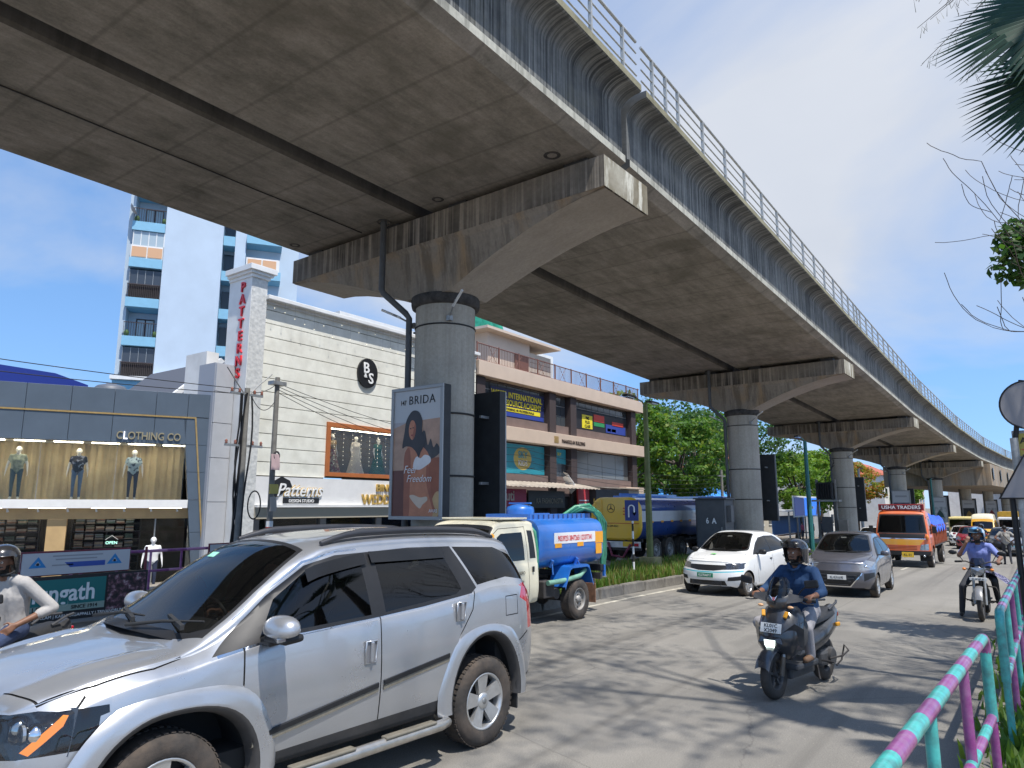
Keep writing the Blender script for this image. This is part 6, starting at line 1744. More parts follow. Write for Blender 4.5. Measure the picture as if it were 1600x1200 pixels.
def make_scooter(loc, rz):
 root = thing('scooter', 'black scooter with lit headlamp ridden towards the viewer', 'scooter', loc, rz)
 r = 0.255; xf, xr = 0.64, -0.64
 bike_wheel(root, xf, r, 0.105, 0.155); bike_wheel(root, xr, r, 0.115, 0.15)
 m = MB()      # front mudguard
 m.grid(lambda i, j: (xf + (r + 0.045) * math.cos(R(22 + 118 * i / 16)) * 1.0, 0.085 * math.sin(-1.35 + 2.7 * j / 8) , r + (r + 0.045) * math.sin(R(22 + 118 * i / 16)) - 0.05 * (1 - math.cos(-1.35 + 2.7 * j / 8))), 16, 8)
 m.build('front_mudguard', M_SCBLK, root)
 for s in (1, -1):
  m = MB(); m.cyl((xf, s * 0.085, r), (0.50, s * 0.085, 0.62), 0.022, n=10); m.cyl((xf, s * 0.085, r), (0.575, s * .085, 0.44), 0.028, n=10, mi=1); m.build('fork_leg', [M_STEEL, mat('fork_brown', (0.10, 0.08, 0.06), 0.5, 0.3)], root)
 m = MB(); shell(m, [(0.40, 0.50, 0.13, 0.06), (0.50, 0.63, 0.20, 0.13), (0.60, 0.665, 0.235, 0.20), (0.72, 0.64, 0.25, 0.24), (0.84, 0.575, 0.235, 0.24), (0.93, 0.50, 0.19, 0.19), (0.96, 0.46, 0.15, 0.15)], 0, 14)
 ap = m.build('front_apron', M_SCBLK, root)
 m = MB(); shell(m, [(0.46, 0.455, 0.20, 0.05), (0.60, 0.43, 0.26, 0.10), (0.75, 0.41, 0.27, 0.10), (0.90, 0.37, 0.22, 0.08)], 0, 10); m.build('inner_panel', M_SCGREY, root)
 for s in (1, -1):
  m = MB(); m.add([(0.62, s * 0.11, 0.70), (0.55, s * 0.225, 0.80), (0.46, s * 0.285, 0.74), (0.44, s * 0.27, 0.52), (0.56, s * 0.17, 0.50)], [(0, 1, 2), (0, 2, 3), (0, 3, 4)]); m.build('side_wing', M_SCBLK, ap)
  m = MB(); m.box((0.545, s * 0.13, 0.885), (0.03, 0.04, 0.075), ry=-0.6, rz=-s * .4, bev=0.008); m.build('position_lamp', M_ORANGELBL, ap)
 m = MB()
 m.add([(0.672, -0.115, 0.655), (0.672, 0.115, 0.655), (0.685, 0.14, 0.59), (0.655, 0.07, 0.49), (0.655, -0.07, 0.49), (0.685, -0.14, 0.59), (0.70, 0, 0.62)], [(0, 6, 5), (0, 1, 6), (1, 2, 6), (2, 3, 6), (3, 4, 6), (4, 5, 6)]); m.build('headlamp_housing', M_LAMPDK, ap)
 m = MB(); m.add([(0.702, -0.065, 0.625), (0.702, 0.065, 0.625), (0.704, 0.06, 0.57), (0.694, 0.04, 0.53), (0.694, -0.04, 0.53), (0.704, -0.06, 0.57)], [(0, 1, 2, 3, 4, 5)]); m.build('headlamp', M_LEDON, ap)
 p = number_plate(root, 'KL01C\nX2049', 0.655, 0, 0.745, 0.24, 0.105, M_PLATEW, M_INK, 0.055, -0.32)
 m = MB(); shell(m, [(0.93, 0.50, 0.10, 0.06), (0.99, 0.54, 0.135, 0.10), (1.07, 0.52, 0.15, 0.12), (1.13, 0.44, 0.12, 0.12), (1.15, 0.38, 0.08, 0.08)], 0, 10); hb = m.build('handlebar_cowl', M_SCBLK, root)
 m = MB(); m.add([(0.548, -0.022, 1.065), (0.548, 0.022, 1.065), (0.55, 0.05, 1.09), (0.552, 0.012, 1.03), (0.55, 0.01, 0.985), (0.55, -0.01, 0.985), (0.552, -0.012, 1.03), (0.55, -0.05, 1.09)], [(0, 1, 3, 6), (1, 2, 3), (0, 6, 7), (3, 4, 5, 6)]); m.build('emblem', M_CHROME, hb)
 m = MB(); shell(m, [(1.06, 0.525, 0.115, 0.07), (1.14, 0.485, 0.125, 0.09), (1.22, 0.44, 0.11, 0.08), (1.275, 0.41, 0.07, 0.05)], 0, 10); m.build('fly_screen', M_SCREEN, hb)
 for s in (1, -1):
  m = MB(); m.tube([(0.43, s * 0.08, 1.04), (0.40, s * 0.22, 1.05), (0.35, s * 0.36, 1.04)], 0.014, 8); m.cyl((0.39, s * 0.25, 1.05), (0.345, s * 0.37, 1.04), 0.020, n=10, mi=1); m.cyl((0.345, s * 0.37, 1.04), (0.338, s * 0.385, 1.04), 0.026, n=10, mi=1)
  m.build('handlebar', [M_SCGREY, M_BLACK], root)
  m = MB(); m.add([(0.49, s * 0.12, 1.0), (0.46, s * 0.29, 1.035), (0.42, s * 0.29, 1.085), (0.43, s * 0.11, 1.11), (0.38, s * 0.2, 1.09)], [(0, 1, 2, 3), (3, 2, 4)]); m.build('switch_cover', M_SCGREY, root)
  m = MB(); m.tube([(0.42, s * 0.25, 1.02), (0.455, s * 0.33, 1.01), (0.43, s * 0.40, 1.01)], 0.008, 6); m.build('brake_lever', M_SCGREY, root)
  m = MB(); m.tube([(0.40, s * 0.20, 1.07), (0.42, s * 0.27, 1.15), (0.42, s * 0.33, 1.20)], 0.007, 6)
  m.box((0.42, s * 0.385, 1.225), (0.035, 0.15, 0.085), rz=s * 0.15, rx=s * 0.12, bev=0.016); m.build('mirror', M_CARBLACK, root)
  m = MB(); m.ball((0.515, s * 0.175, 0.965), (0.02, 0.035, 0.016), 10, 8); m.build('indicator', mat('pale_amber', (0.7, 0.4, 0.2), 0.3), root)
 m = MB(); m.box((0.18, 0, 0.32), (0.55, 0.38, 0.07), bev=0.02); m.box((0.12, 0, 0.24), (0.6, 0.2, 0.12), bev=0.02); m.build('footboard', M_SCGREY, root)
 m = MB()
 lv = [(0.02, 0.15, 0.34, 0.60), (-0.12, 0.19, 0.36, 0.68), (-0.40, 0.20, 0.42, 0.74), (-0.70, 0.17, 0.52, 0.80), (-0.95, 0.09, 0.66, 0.86)]
 for a, b_ in zip(lv, lv[1:]):
  pass
 m.grid(lambda i, j: (lv[i][0], lv[i][1] * math.cos(-1.35 + 2.7 * j / 10 - math.pi / 2) if False else lv[i][1] * math.sin(-2.2 + 4.4 * j / 12) / 1.0, lv[i][2] + (lv[i][3] - lv[i][2]) * (0.5 + 0.5 * math.cos(-2.2 + 4.4 * j / 12))), 4, 12)
 m.build('rear_body', M_SCBLK, root)
 m = MB(); m.grid(lambda i, j: (0.04 - 0.80 * i / 10, (0.13 + 0.03 * math.sin(i / 10 * 3)) * math.sin(-1.7 + 3.4 * j / 8), 0.70 + 0.075 * (i / 10) + 0.075 * math.cos(-1.7 + 3.4 * j / 8)), 10, 8); m.build('seat', M_SEATV, root)
 for s in (1, -1):
  m = MB(); m.tube([(-0.62, s * 0.12, 0.83), (-0.80, s * 0.14, 0.90), (-0.98, s * 0.07, 0.90)], 0.014, 8); m.build('grab_rail', M_SCGREY, root)
  m = MB(); m.box((-0.70, s * 0.185, 0.66), (0.09, 0.03, 0.045), bev=0.01); m.build('rear_indicator', M_ORANGELBL, root)
 m = MB(); m.box((-0.98, 0, 0.74), (0.05, 0.16, 0.06), bev=0.012); m.build('tail_light', M_REDL, root)
 m = MB(); m.box((-0.50, 0.06, 0.30), (0.42, 0.16, 0.18), bev=0.04); m.cyl((-0.55, 0.12, 0.30), (-0.55, 0.17, 0.30), 0.09, n=16); m.build('engine', M_SCGREY, root)
 m = MB(); m.cyl((-0.30, -0.16, 0.26), (-0.85, -0.17, 0.33), 0.055, 0.065, n=14); m.build('exhaust', M_STEEL, root)
 m = MB(); m.tube([(-0.15, 0.14, 0.26), (-0.05, 0.20, 0.16), (0.02, 0.24, 0.14)], 0.011, 6); m.tube([(-0.25, 0.15, 0.30), (-0.30, 0.27, 0.29)], 0.012, 6); m.build('side_stand', M_CHASSIS, root)
 m = MB(); m.tube([(-0.42, 0.18, 0.30), (-0.55, 0.28, 0.33), (-0.75, 0.27, 0.36), (-0.86, 0.18, 0.40), (-0.70, 0.20, 0.25), (-0.5, 0.22, 0.22)], 0.010, 6); m.build('sari_guard', M_CHASSIS, root)
 return root
SCOOT_RZ = R(-100)
_f = Vector((math.cos(SCOOT_RZ), math.sin(SCOOT_RZ), 0))
SCOOT_LOC = Vector((-2.47, 8.30, 0)) - _f * 0.64
scooter = make_scooter(SCOOT_LOC, SCOOT_RZ)
root = thing('person', 'man in a navy shirt, grey trousers and black helmet riding the scooter', 'person', SCOOT_LOC, SCOOT_RZ)
b = Body()
NAVYS = cloth('navy_shirt', (0.012, 0.045, 0.115)); GREYT = cloth('grey_trousers', (0.29, 0.28, 0.29)); TANSH = mat('tan_sandal', (0.16, 0.09, 0.05), 0.7, var=0.3)
torso(b, (-0.20, 0, 0.87), (-0.13, 0, 1.17), (-0.11, 0, 1.39), 1, 2, w=1.05)
b.cap((-0.11, 0, 1.34), (-0.085, 0, 1.45), 0.056, 0.054, 0)
b.head((-0.07, 0.0, 1.515), (1, -0.28, -0.02), m=0, k=1.0)
for s in (1, -1):
 sh = Vector((-0.12, 0.19 * s, 1.315)); el = Vector((0.03, 0.34 * s, 1.10)); wr = Vector((0.27, 0.315 * s, 1.07))
 b.cap(sh, el, 0.062, 0.052, 1); b.cap(el, el.lerp(wr, 0.45), 0.052, 0.047, 1); b.cap(el.lerp(wr, 0.45), wr, 0.036, 0.028, 0)
 b.hand(wr + Vector((0, 0, 0.012)), (1, 0.03 * s, -0.1), (0, 0, 1), 0, 0.85, s, 1.0)
 hip = Vector((-0.16, 0.10 * s, 0.84)); kn = Vector((0.23, (0.215 if s > 0 else 0.36) * s, 0.72)); an = Vector((0.12, (0.19 if s > 0 else 0.22) * s, 0.415))
 b.cap(hip, kn, 0.095, 0.068, 2); b.cap(kn, an, 0.068, 0.055, 2)
 b.cap(an + Vector((-0.03, 0, -0.02)), an + Vector((0.16, 0.015 * s, -0.032)), 0.042, 0.036, 3)
rid = b.build('body', [M_SKIN, NAVYS, GREYT, TANSH], root, 0.0085, 3, None, M_HAIR)
m = MB(); m.tube([(-0.03, 0.075, 1.40), (0.0, 0.05, 1.345), (0.005, 0.0, 1.32), (0.0, -0.05, 1.345), (-0.03, -0.075, 1.40)], 0.018, 8); m.build('collar', NAVYS, rid)
for k in range(4):
 m = MB(); m.ball((0.005 - 0.02 * k, 0, 1.30 - 0.08 * k), 0.006, 8, 6); m.build('button', M_INK, rid)
helmet(root, (-0.075, 0.0, 1.535), (1, -0.28, 0.02), paint('helmet_black', (0.03, 0.03, 0.034), 0.3, 0.25, 1.0, 0, 0.1), M_SCREEN, k=1.1)
def make_motorcycle(loc, rz, label, group=None):
 root = thing('motorcycle', label, 'motorcycle', loc, rz, group)
 r = 0.30; xf, xr = 0.66, -0.62
 bike_wheel(root, xf, r, 0.09, 0.22, spokes=6); bike_wheel(root, xr, r, 0.11, 0.22, spokes=6)
 m = MB(); m.grid(lambda i, j: (xf + (r + 0.04) * math.cos(R(20 + 110 * i / 12)), 0.065 * math.sin(-1.3 + 2.6 * j / 6), r + (r + 0.04) * math.sin(R(20 + 110 * i / 12)) - 0.03 * (1 - math.cos(-1.3 + 2.6 * j / 6))), 12, 6); m.build('front_mudguard', mat('mudguard_grey', (0.22, 0.22, 0.22), 0.35, 0.3), root)
 for s in (1, -1):
  m = MB(); m.cyl((xf, s * 0.09, r), (0.42, s * 0.09, 0.98), 0.024, n=10); m.build('fork_leg', M_STEEL, root)
 m = MB(); m.ball((0.52, 0, 0.92), (0.10, 0.125, 0.10), 16, 12); hl = m.build('headlamp_shell', M_SCBLK, root)
 m = MB(); m.add([(0.618, -0.11, 0.97), (0.618, 0.11, 0.97), (0.622, 0.10, 0.88), (0.612, 0.045, 0.83), (0.612, -0.045, 0.83), (0.622, -0.10, 0.88), (0.64, 0, 0.91)], [(0, 1, 6), (1, 2, 6), (2, 3, 6), (3, 4, 6), (4, 5, 6), (5, 0, 6)]); m.build('headlamp', M_LAMP, hl)
 m = MB(); shell(m, [(0.97, 0.60, 0.13, 0.08), (1.06, 0.55, 0.13, 0.10), (1.14, 0.47, 0.09, 0.07)], 0, 8); m.build('fly_screen', M_SCREEN, hl)
 number_plate(root, 'KL 07 BT 61', 0.65, 0, 0.765, 0.28, 0.055, M_PLATEW, M_INK, 0.04)
 for s in (1, -1):
  m = MB(); m.tube([(0.40, s * 0.05, 1.02), (0.36, s * 0.2, 1.07), (0.26, s * 0.37, 1.05)], 0.013, 8); m.cyl((0.31, s * 0.27, 1.06), (0.255, s * 0.385, 1.05), 0.020, n=8, mi=1); m.build('handlebar', [M_CHASSIS, M_BLACK], root)
  m = MB(); m.tube([(0.34, s * 0.24, 1.07), (0.38, s * 0.30, 1.18), (0.38, s * 0.34, 1.22)], 0.007, 6); m.ball((0.38, s * 0.40, 1.235), (0.022, 0.075, 0.045), 12, 8); m.build('mirror', M_CARBLACK, root)
  m = MB(); m.tube([(0.46, s * 0.10, 0.93), (0.46, s * 0.2, 0.93)], 0.010, 6); m.ball((0.47, s * 0.225, 0.93), (0.035, 0.035, 0.028), 10, 8, 1); m.build('indicator', [M_BLACK, M_AMBER], root)
  m = MB(); m.tube([(0.30, s * 0.06, 0.62), (0.36, s * 0.25, 0.60), (0.36, s * 0.28, 0.52), (0.30, s * 0.28, 0.36), (0.24, s * 0.16, 0.30), (0.22, s * 0.05, 0.32)], 0.013, 8); m.build('crash_guard', M_CHASSIS, root)
  m = MB(); m.cyl((-0.02, s * 0.1, 0.30), (-0.02, s * 0.28, 0.30), 0.014, n=8); m.build('footrest', M_BLACK, root)
 m = MB(); m.grid(lambda i, j: (0.38 - 0.52 * i / 10, (0.06 + 0.10 * math.sin(math.pi * min(1, (i + 1) / 9.0))) * math.sin(-2.0 + 4.0 * j / 10), 0.83 + (0.05 + 0.10 * math.sin(math.pi * (i + 1.5) / 12.5)) * math.cos(-2.0 + 4.0 * j / 10)), 10, 10); m.build('fuel_tank', M_SCBLK, root)
 m = MB(); m.grid(lambda i, j: (-0.10 - 0.72 * i / 10, 0.13 * math.sin(-1.7 + 3.4 * j / 8), 0.77 + 0.05 * (i / 10) + 0.06 * math.cos(-1.7 + 3.4 * j / 8)), 10, 8); m.build('seat', M_SEATV, root)
 m = MB(); m.box((0.08, 0, 0.40), (0.36, 0.24, 0.30), bev=0.05); m.box((0.16, 0, 0.56), (0.16, 0.2, 0.16), bev=0.02); m.tube([(0.35, 0, 0.9), (0.30, 0, 0.55), (0.15, 0, 0.28), (-0.25, 0, 0.30), (-0.3, 0, 0.75)], 0.025, 8); m.tube([(-0.62, 0.1, 0.3), (-0.2, 0.1, 0.33)], 0.02, 6); m.build('engine', M_CHASSIS, root)
 m = MB(); m.tube([(0.22, -0.12, 0.35), (0.1, -0.17, 0.22), (-0.3, -0.19, 0.26), (-0.8, -0.2, 0.34)], [0.02, 0.025, 0.045, 0.05], 10); m.build('exhaust', M_STEEL, root)
 m = MB(); m.box((-0.80, 0, 0.72), (0.24, 0.16, 0.1), bev=0.03); m.build('tail', M_SCBLK, root)
 return root
def moto_rider(loc, rz, label, top, low, helm, hand_up, foot_down=True, group=None, voxel=0.011):
 root = thing('person', label, 'person', loc, rz, group)
 b = Body()
 torso(b, (-0.22, 0, 0.93), (-0.14, 0, 1.21), (-0.10, 0, 1.42), 1, 2, w=1.05)
 b.cap((-0.10, 0, 1.37), (-0.07, 0, 1.48), 0.056, 0.054, 0)
 b.head((-0.05, 0, 1.545), (1, -0.15, -0.12), m=0)
 for s in (1, -1):
  sh = Vector((-0.11, 0.19 * s, 1.345))
  if hand_up and s < 0:
   el = Vector((0.12, 0.32 * s, 1.16)); wr = Vector((0.14, 0.17 * s, 1.42))
   b.hand(wr, (-0.2, -s * 0.35, 0.9), (1, 0, 0.2), 0, 0.5, s)
  else:
   el = Vector((0.02, 0.36 * s, 1.13)); wr = Vector((0.20, 0.325 * s, 1.09))
   b.hand(wr, (1, 0.02 * s, -0.15), (0, 0, 1), 0, 0.85, s)
  b.cap(sh, sh.lerp(el, .75), 0.062, 0.056, 1); b.cap(sh.lerp(el, .75), el, 0.045, 0.040, 0); b.cap(el, wr, 0.040, 0.028, 0)
  hip = Vector((-0.18, 0.10 * s, 0.90)); kn = Vector((0.24, 0.23 * s, 0.72))
  an = Vector((0.14, 0.36 * s, 0.10)) if (foot_down and s < 0) else Vector((-0.04, 0.24 * s, 0.36))
  if foot_down and s < 0: kn = Vector((0.22, 0.30 * s, 0.58))
  b.cap(hip, kn, 0.092, 0.066, 2); b.cap(kn, an, 0.066, 0.05, 2)
  b.cap(an + Vector((-0.03, 0, -0.03)), an + Vector((0.17, 0, -0.05)), 0.043, 0.036, 3)
 b.build('body', [M_SKIN, top, low, M_BLACK], root, voxel, 3, None, M_HAIR, eyes=voxel < 0.012)
 helmet(root, (-0.055, 0, 1.565), (1, -0.15, -0.08), helm, M_SCREEN, k=1.1)
 return root
BK = Vector((-0.96, 16.35, drop(16.4))); BRZ = R(-91)
bike_loc = BK - Vector((math.cos(BRZ), math.sin(BRZ), 0)) * 0.66
make_motorcycle(bike_loc, BRZ, 'black motorcycle with crash guard waiting near the striped railing')
HB = NT('helmet_blue_graphic'); HB.set('Base Color', HB.ramp(HB.noise(HB.vec(), 9, 3, 0.5), [(0.40, (0.02, 0.025, 0.03)), (0.46, (0.03, 0.16, 0.36)), (0.56, (0.10, 0.32, 0.55)), (0.62, (0.45, 0.5, 0.55))])); HB.set('Roughness', 0.25); HB.set('Coat Weight', 1.0)
mr = moto_rider(bike_loc, BRZ, 'man in a periwinkle shirt and blue helmet raising a hand on the motorcycle', cloth('periwinkle_shirt', (0.20, 0.24, 0.52)), cloth('dark_trousers', (0.03, 0.032, 0.04)), HB.m, True)
ck = NT('check_cloth'); cf = ck.n.new('ShaderNodeTexChecker'); cf.inputs['Scale'].default_value = 22; cf.inputs[1].default_value = (0.02, 0.02, 0.07, 1); cf.inputs[2].default_value = (0.35, 0.34, 0.42, 1); ck.l.new(ck.tc.outputs['Object'], cf.inputs[0])
ck.set('Base Color', ck.mix(0.45, cf.outputs[0], (0.03, 0.03, 0.10))); ck.set('Roughness', 0.9)
m = MB(); m.grid(lambda i, j: (0.42 - 0.62 * i / 10 - 0.03 * j, 0.10 + 0.42 * j / 8 + 0.02 * math.sin(i), 0.88 - 0.02 * j - 0.11 * (j / 8) ** 2 + 0.025 * math.sin(i * 1.3 + j * .8)), 10, 8)
sh_ = m.build('lap_cloth', ck.m, mr)
fb = Vector((-2.55, 50.5, drop(50.5)))
make_motorcycle(fb, R(-92), 'distant dark motorcycle in front of the red hatchback')
moto_rider(fb, R(-92), 'distant rider in dark clothes and helmet before the red hatchback', cloth('dark_shirt', (0.03, 0.03, 0.035)), cloth('dark_trousers', (0.03, 0.032, 0.04)), M_SCBLK, False, False, voxel=0.03)
def scooter_simple(loc, rz):
 t = copy_tree(scooter, loc, rz)
 t['label'] = 'dark scooter at the left edge half hidden by the silver SUV'
 return t
LR = Vector((-8.35, 2.85, 0)); LRZ = R(-62)
scooter_simple(LR, LRZ)
root = thing('person', 'man in a pale grey shirt and black helmet sitting at the left edge', 'person', LR, LRZ)
b = Body()
GSH = cloth('pale_grey_shirt', (0.40, 0.38, 0.36)); JEAN = cloth('blue_jeans', (0.035, 0.055, 0.12))
torso(b, (-0.20, 0, 0.88), (-0.16, 0, 1.18), (-0.10, 0, 1.40), 1, 2, w=1.08)
b.cap((-0.10, 0, 1.35), (-0.06, 0, 1.46), 0.056, 0.054, 0)
b.head((-0.03, 0, 1.52), (1, 0.30, -0.12), m=0)
for s in (1, -1):
 sh = Vector((-0.12, 0.19 * s, 1.32))
 if s > 0: el = Vector((-0.30, 0.38 * s, 1.06)); wr = Vector((-0.02, 0.24 * s, 0.93)); b.hand(wr, (0.8, -0.3, -0.5), (0.2, 1, 0.4), 0, 0.5, s)
 else: el = Vector((0.04, 0.34 * s, 1.08)); wr = Vector((0.26, 0.32 * s, 1.06)); b.hand(wr, (1, 0, -.1), (0, 0, 1), 0, 0.8, s)
 b.cap(sh, el, 0.066, 0.058, 1); b.cap(el, el.lerp(wr, .35), 0.058, 0.052, 1); b.cap(el.lerp(wr, .35), wr, 0.037, 0.028, 0)
 hip = Vector((-0.16, 0.10 * s, 0.85)); kn = Vector((0.26, 0.20 * s, 0.74)); an = Vector((0.16, 0.20 * s, 0.42))
 b.cap(hip, kn, 0.095, 0.07, 2); b.cap(kn, an, 0.07, 0.052, 2); b.cap(an + Vector((-.03, 0, -.02)), an + Vector((0.16, 0, -.03)), 0.043, 0.036, 3)
b.build('body', [M_SKIN, GSH, JEAN, M_BLACK], root, 0.010, 3, None, M_HAIR)
helmet(root, (-0.035, 0, 1.54), (1, 0.30, -0.08), paint('helmet_black2', (0.03, 0.03, 0.034), 0.3, 0.25, 1.0, 0, 0.1), None, k=1.1)
D_ = suv.matrix_basis.copy()
root = thing('person', 'driver in a turquoise shirt behind the SUV steering wheel', 'person', suv.location, suv.rotation_euler.z)
b = Body()
torso(b, (-0.02, -0.38, 0.84), (-0.06, -0.38, 1.15), (-0.05, -0.38, 1.36), 1, 2, w=1.0)
b.cap((-0.05, -0.38, 1.32), (-0.02, -0.38, 1.44), 0.056, 0.054, 0); b.head((0.01, -0.38, 1.50), (1, 0.1, 0), m=0)
for s in (1, -1):
 sh = Vector((-0.05, -0.38 + 0.19 * s, 1.30)); el = Vector((0.18, -0.38 + 0.26 * s, 1.10)); wr = Vector((0.42, -0.38 + 0.16 * s, 1.20))
 b.cap(sh, el, 0.06, 0.05, 1); b.cap(el, wr, 0.045, 0.03, 0); b.hand(wr, (1, 0, 0.2), (0, s * .5, 1), 0, 0.8, s)
 b.cap((0, -0.38 + 0.1 * s, 0.80), (0.42, -0.38 + 0.13 * s, 0.84), 0.09, 0.07, 2); b.cap((0.42, -0.38 + 0.13 * s, 0.84), (0.72, -0.38 + 0.12 * s, 0.55), 0.065, 0.05, 2)
b.build('body', [M_SKIN, cloth('turquoise_shirt', (0.10, 0.42, 0.40)), cloth('dark_trousers', (0.03, 0.032, 0.04))], root, 0.014, 3, M_HAIR, None, eyes=False)
pw = standing('person', 'man in a grey shirt with a shoulder bag walking away down the road', (-1.08, 38.4, drop(38.4)), R(97), cloth('grey_shirt', (0.30, 0.28, 0.24)), cloth('dark_trousers', (0.03, 0.032, 0.04)), h=1.68, walk=0.16, pose='akimbo', voxel=0.015)
m = MB(); m.tube([(0.05, 0.13, 1.42), (-0.12, 0.05, 1.25), (-0.14, -0.06, 1.08), (-0.10, -0.18, 0.95)], 0.016, 6); m.box((-0.08, -0.22, 0.88), (0.10, 0.06, 0.2), bev=0.02); m.build('shoulder_bag', mat('bag_brown', (0.06, 0.045, 0.035), 0.8), pw)
# ================================================================== buildings
def bx(root, name, m, u0, u1, y0, y1, z0, z1, bev=0.0, mi=0, sub=None):
 b = MB(); b.box(((u0 + u1) / 2, (y0 + y1) / 2, (z0 + z1) / 2), (abs(u1 - u0), abs(y1 - y0), abs(z1 - z0)), mi, bev=bev)
 return b.build(name, m, sub or root)
def panel_poly(root, name, m, poly, y0, y1):
 b = MB(); b.prism(poly, 'y', y0, y1)
 return b.build(name, m, root)
XBm = Matrix(((0, 0, -1, 0), (-1, 0, 0, 0), (0, 1, 0, 0), (0, 0, 0, 1)))
M_SHOPGL = glass('shop_glass', (0.02, 0.022, 0.024), 0.97, ior=1.28)
M_SHOPLIGHT = mat('shop_ceiling_light', (0.9, 0.85, 0.75), 0.4, emit=(1.0, 0.86, 0.66), estr=13.0)
M_DARKIN = mat('dark_interior', (0.02, 0.019, 0.018), 0.9, var=0.5, scale=2)
M_GOLD = mat('gold_trim', (0.55, 0.36, 0.14), 0.4, 0.6, var=0.15, scale=6)
M_ACP = mat('slate_cladding', (0.105, 0.135, 0.170), 0.38, 0.2, var=0.08, scale=1.2)
M_WHITEW = mat('white_wall', (0.74, 0.74, 0.72), 0.8, var=0.06, scale=1.5, dirt=(0.4, 0.38, 0.34), dirt_amt=0.35, dirt_scale=0.8)
M_MANNEQ = mat('mannequin_white', (0.78, 0.77, 0.75), 0.35)
cs = thing('clothing_store', 'slate grey clothing store with gold trim and mannequins behind a wide window', 'store', (-22.8, 13.76, 0), R(64.5))
gap = 0.006
us = [-9.2, -7.94, -6.73, -5.52, -4.31, -3.11, -1.88, -0.90]
for a, b in zip(us, us[1:]):
 bx(cs, 'cladding_panel', M_ACP, a + gap, b - gap, -0.16, 0.02, 5.07, 5.87, 0.004)
 bx(cs, 'cladding_panel', M_ACP, a + gap, b - gap, -0.16, 0.02, 4.12, 5.01, 0.004)
panel_poly(cs, 'cladding_panel', M_ACP, [(-0.90 + gap, 5.07), (0, 5.07), (0, 5.87), (-0.90 + gap, 5.87)], -0.16, 0.02)
def leg_in(z): return -0.90 + (4.12 - z) * 0.11
zs_ = [5.05, 4.12, 3.2, 2.27, 1.2, 0.2, -0.75]
for a, b in zip(zs_, zs_[1:]):
 panel_poly(cs, 'cladding_panel', M_ACP, [(leg_in(b) + gap, b + gap), (0, b + gap), (0, a - gap), (leg_in(a) + gap, a - gap)], -0.16, 0.3)
bx(cs, 'cladding_backing', M_CARBLACK, -9.2, -0.02, 0.025, 0.3, 4.12, 5.8)
bx(cs, 'gold_strip', M_GOLD, -9.2, -0.63, -0.185, -0.10, 5.015, 5.065)
panel_poly(cs, 'gold_strip', M_GOLD, [(-0.665, 5.06), (-0.615, 5.06), (-0.04, 0.0), (-0.09, 0.0)], -0.19, -0.155)
bx(cs, 'side_wall', M_WHITEW, -0.28, -0.02, 0.31, 9, -0.75, 5.8); bx(cs, 'side_wall', M_WHITEW, -9.4, -9.2, -0.1, 9, -0.75, 5.8)
bx(cs, 'rear_wall', mat('interior_cream', (0.45, 0.36, 0.22), 0.8, var=0.1), -9.2, -0.3, 8.0, 8.2, -0.75, 5.8)
bx(cs, 'roof', M_PAVE, -9.2, -0.02, 0.3, 9, 5.6, 5.75)
bx(cs, 'floor_slab', mat('slab_white', (0.78, 0.77, 0.74), 0.5, var=0.05), -9.2, -0.69, -0.20, 8.0, 2.0, 2.27)
bx(cs, 'shop_window', M_SHOPGL, -9.2, -0.86, 0.05, 0.06, 2.27, 4.12)
for u in (-7.3, -5.0, -2.9): bx(cs, 'window_mullion', M_STEEL, u - .008, u + .008, 0.045, 0.065, 2.27, 4.12)
m = MB(); m.grid(lambda i, j: (-9.2 + 8.4 * i / 240, 1.35 + 0.07 * math.sin(i * 0.9) + 0.05 * math.sin(i * 0.37 + 1) + 0.03 * math.sin(i * 2.1), 2.27 + 1.9 * j / 4), 240, 4)
m.build('curtain', mat('curtain_gold', (0.56, 0.45, 0.26), 0.75, var=0.25, scale=1.2), cs)
bx(cs, 'ceiling', M_WHITEW, -9.2, -0.3, 0.07, 8.0, 4.13, 4.2)
for k in range(8): bx(cs, 'ceiling_light', M_SHOPLIGHT, -8.9 + 1.05 * k, -8.1 + 1.05 * k, 0.35, 0.5, 4.10, 4.125)
for k in range(5): bx(cs, 'ceiling_light', M_SHOPLIGHT, -8.6 + 1.7 * k, -7.6 + 1.7 * k, 0.6, 0.75, 1.97, 1.998)
M_TAN = mat('tan_veneer', (0.50, 0.34, 0.16), 0.6, var=0.15, scale=1.5)
bx(cs, 'lintel', M_TAN, -9.2, -0.62, 0.06, 0.25, 1.66, 1.995)
bx(cs, 'pier', M_TAN, -4.62, -4.10, 0.05, 0.4, -0.75, 1.655)
bx(cs, 'pier', M_TAN, -9.2, -8.3, 0.05, 0.4, -0.75, 1.655)
for a, b in ((-8.3, -4.63), (-4.09, -0.45)):
 bx(cs, 'shop_window', M_SHOPGL, a, b, 0.12, 0.13, -0.7, 1.655)
bx(cs, 'door_frame', M_STEEL, -1.62, -1.58, 0.10, 0.16, -0.7, 1.655)
for k in range(11):
 u = -8.8 + 0.78 * k
 b = MB(); b.cyl((0, 0, 0), (0.03, -0.02, -0.10), 0.025, 0.035, n=8); b.build('spotlight', M_WHITEW, cs, (u, -0.02, 1.985))
random.seed(3)
shelf = MB(); stock = MB()
SC = [(0.03, 0.035, 0.05), (0.08, 0.08, 0.09), (0.10, 0.13, 0.18), (0.18, 0.16, 0.15), (0.04, 0.07, 0.07), (0.22, 0.20, 0.20), (0.12, 0.06, 0.05)]
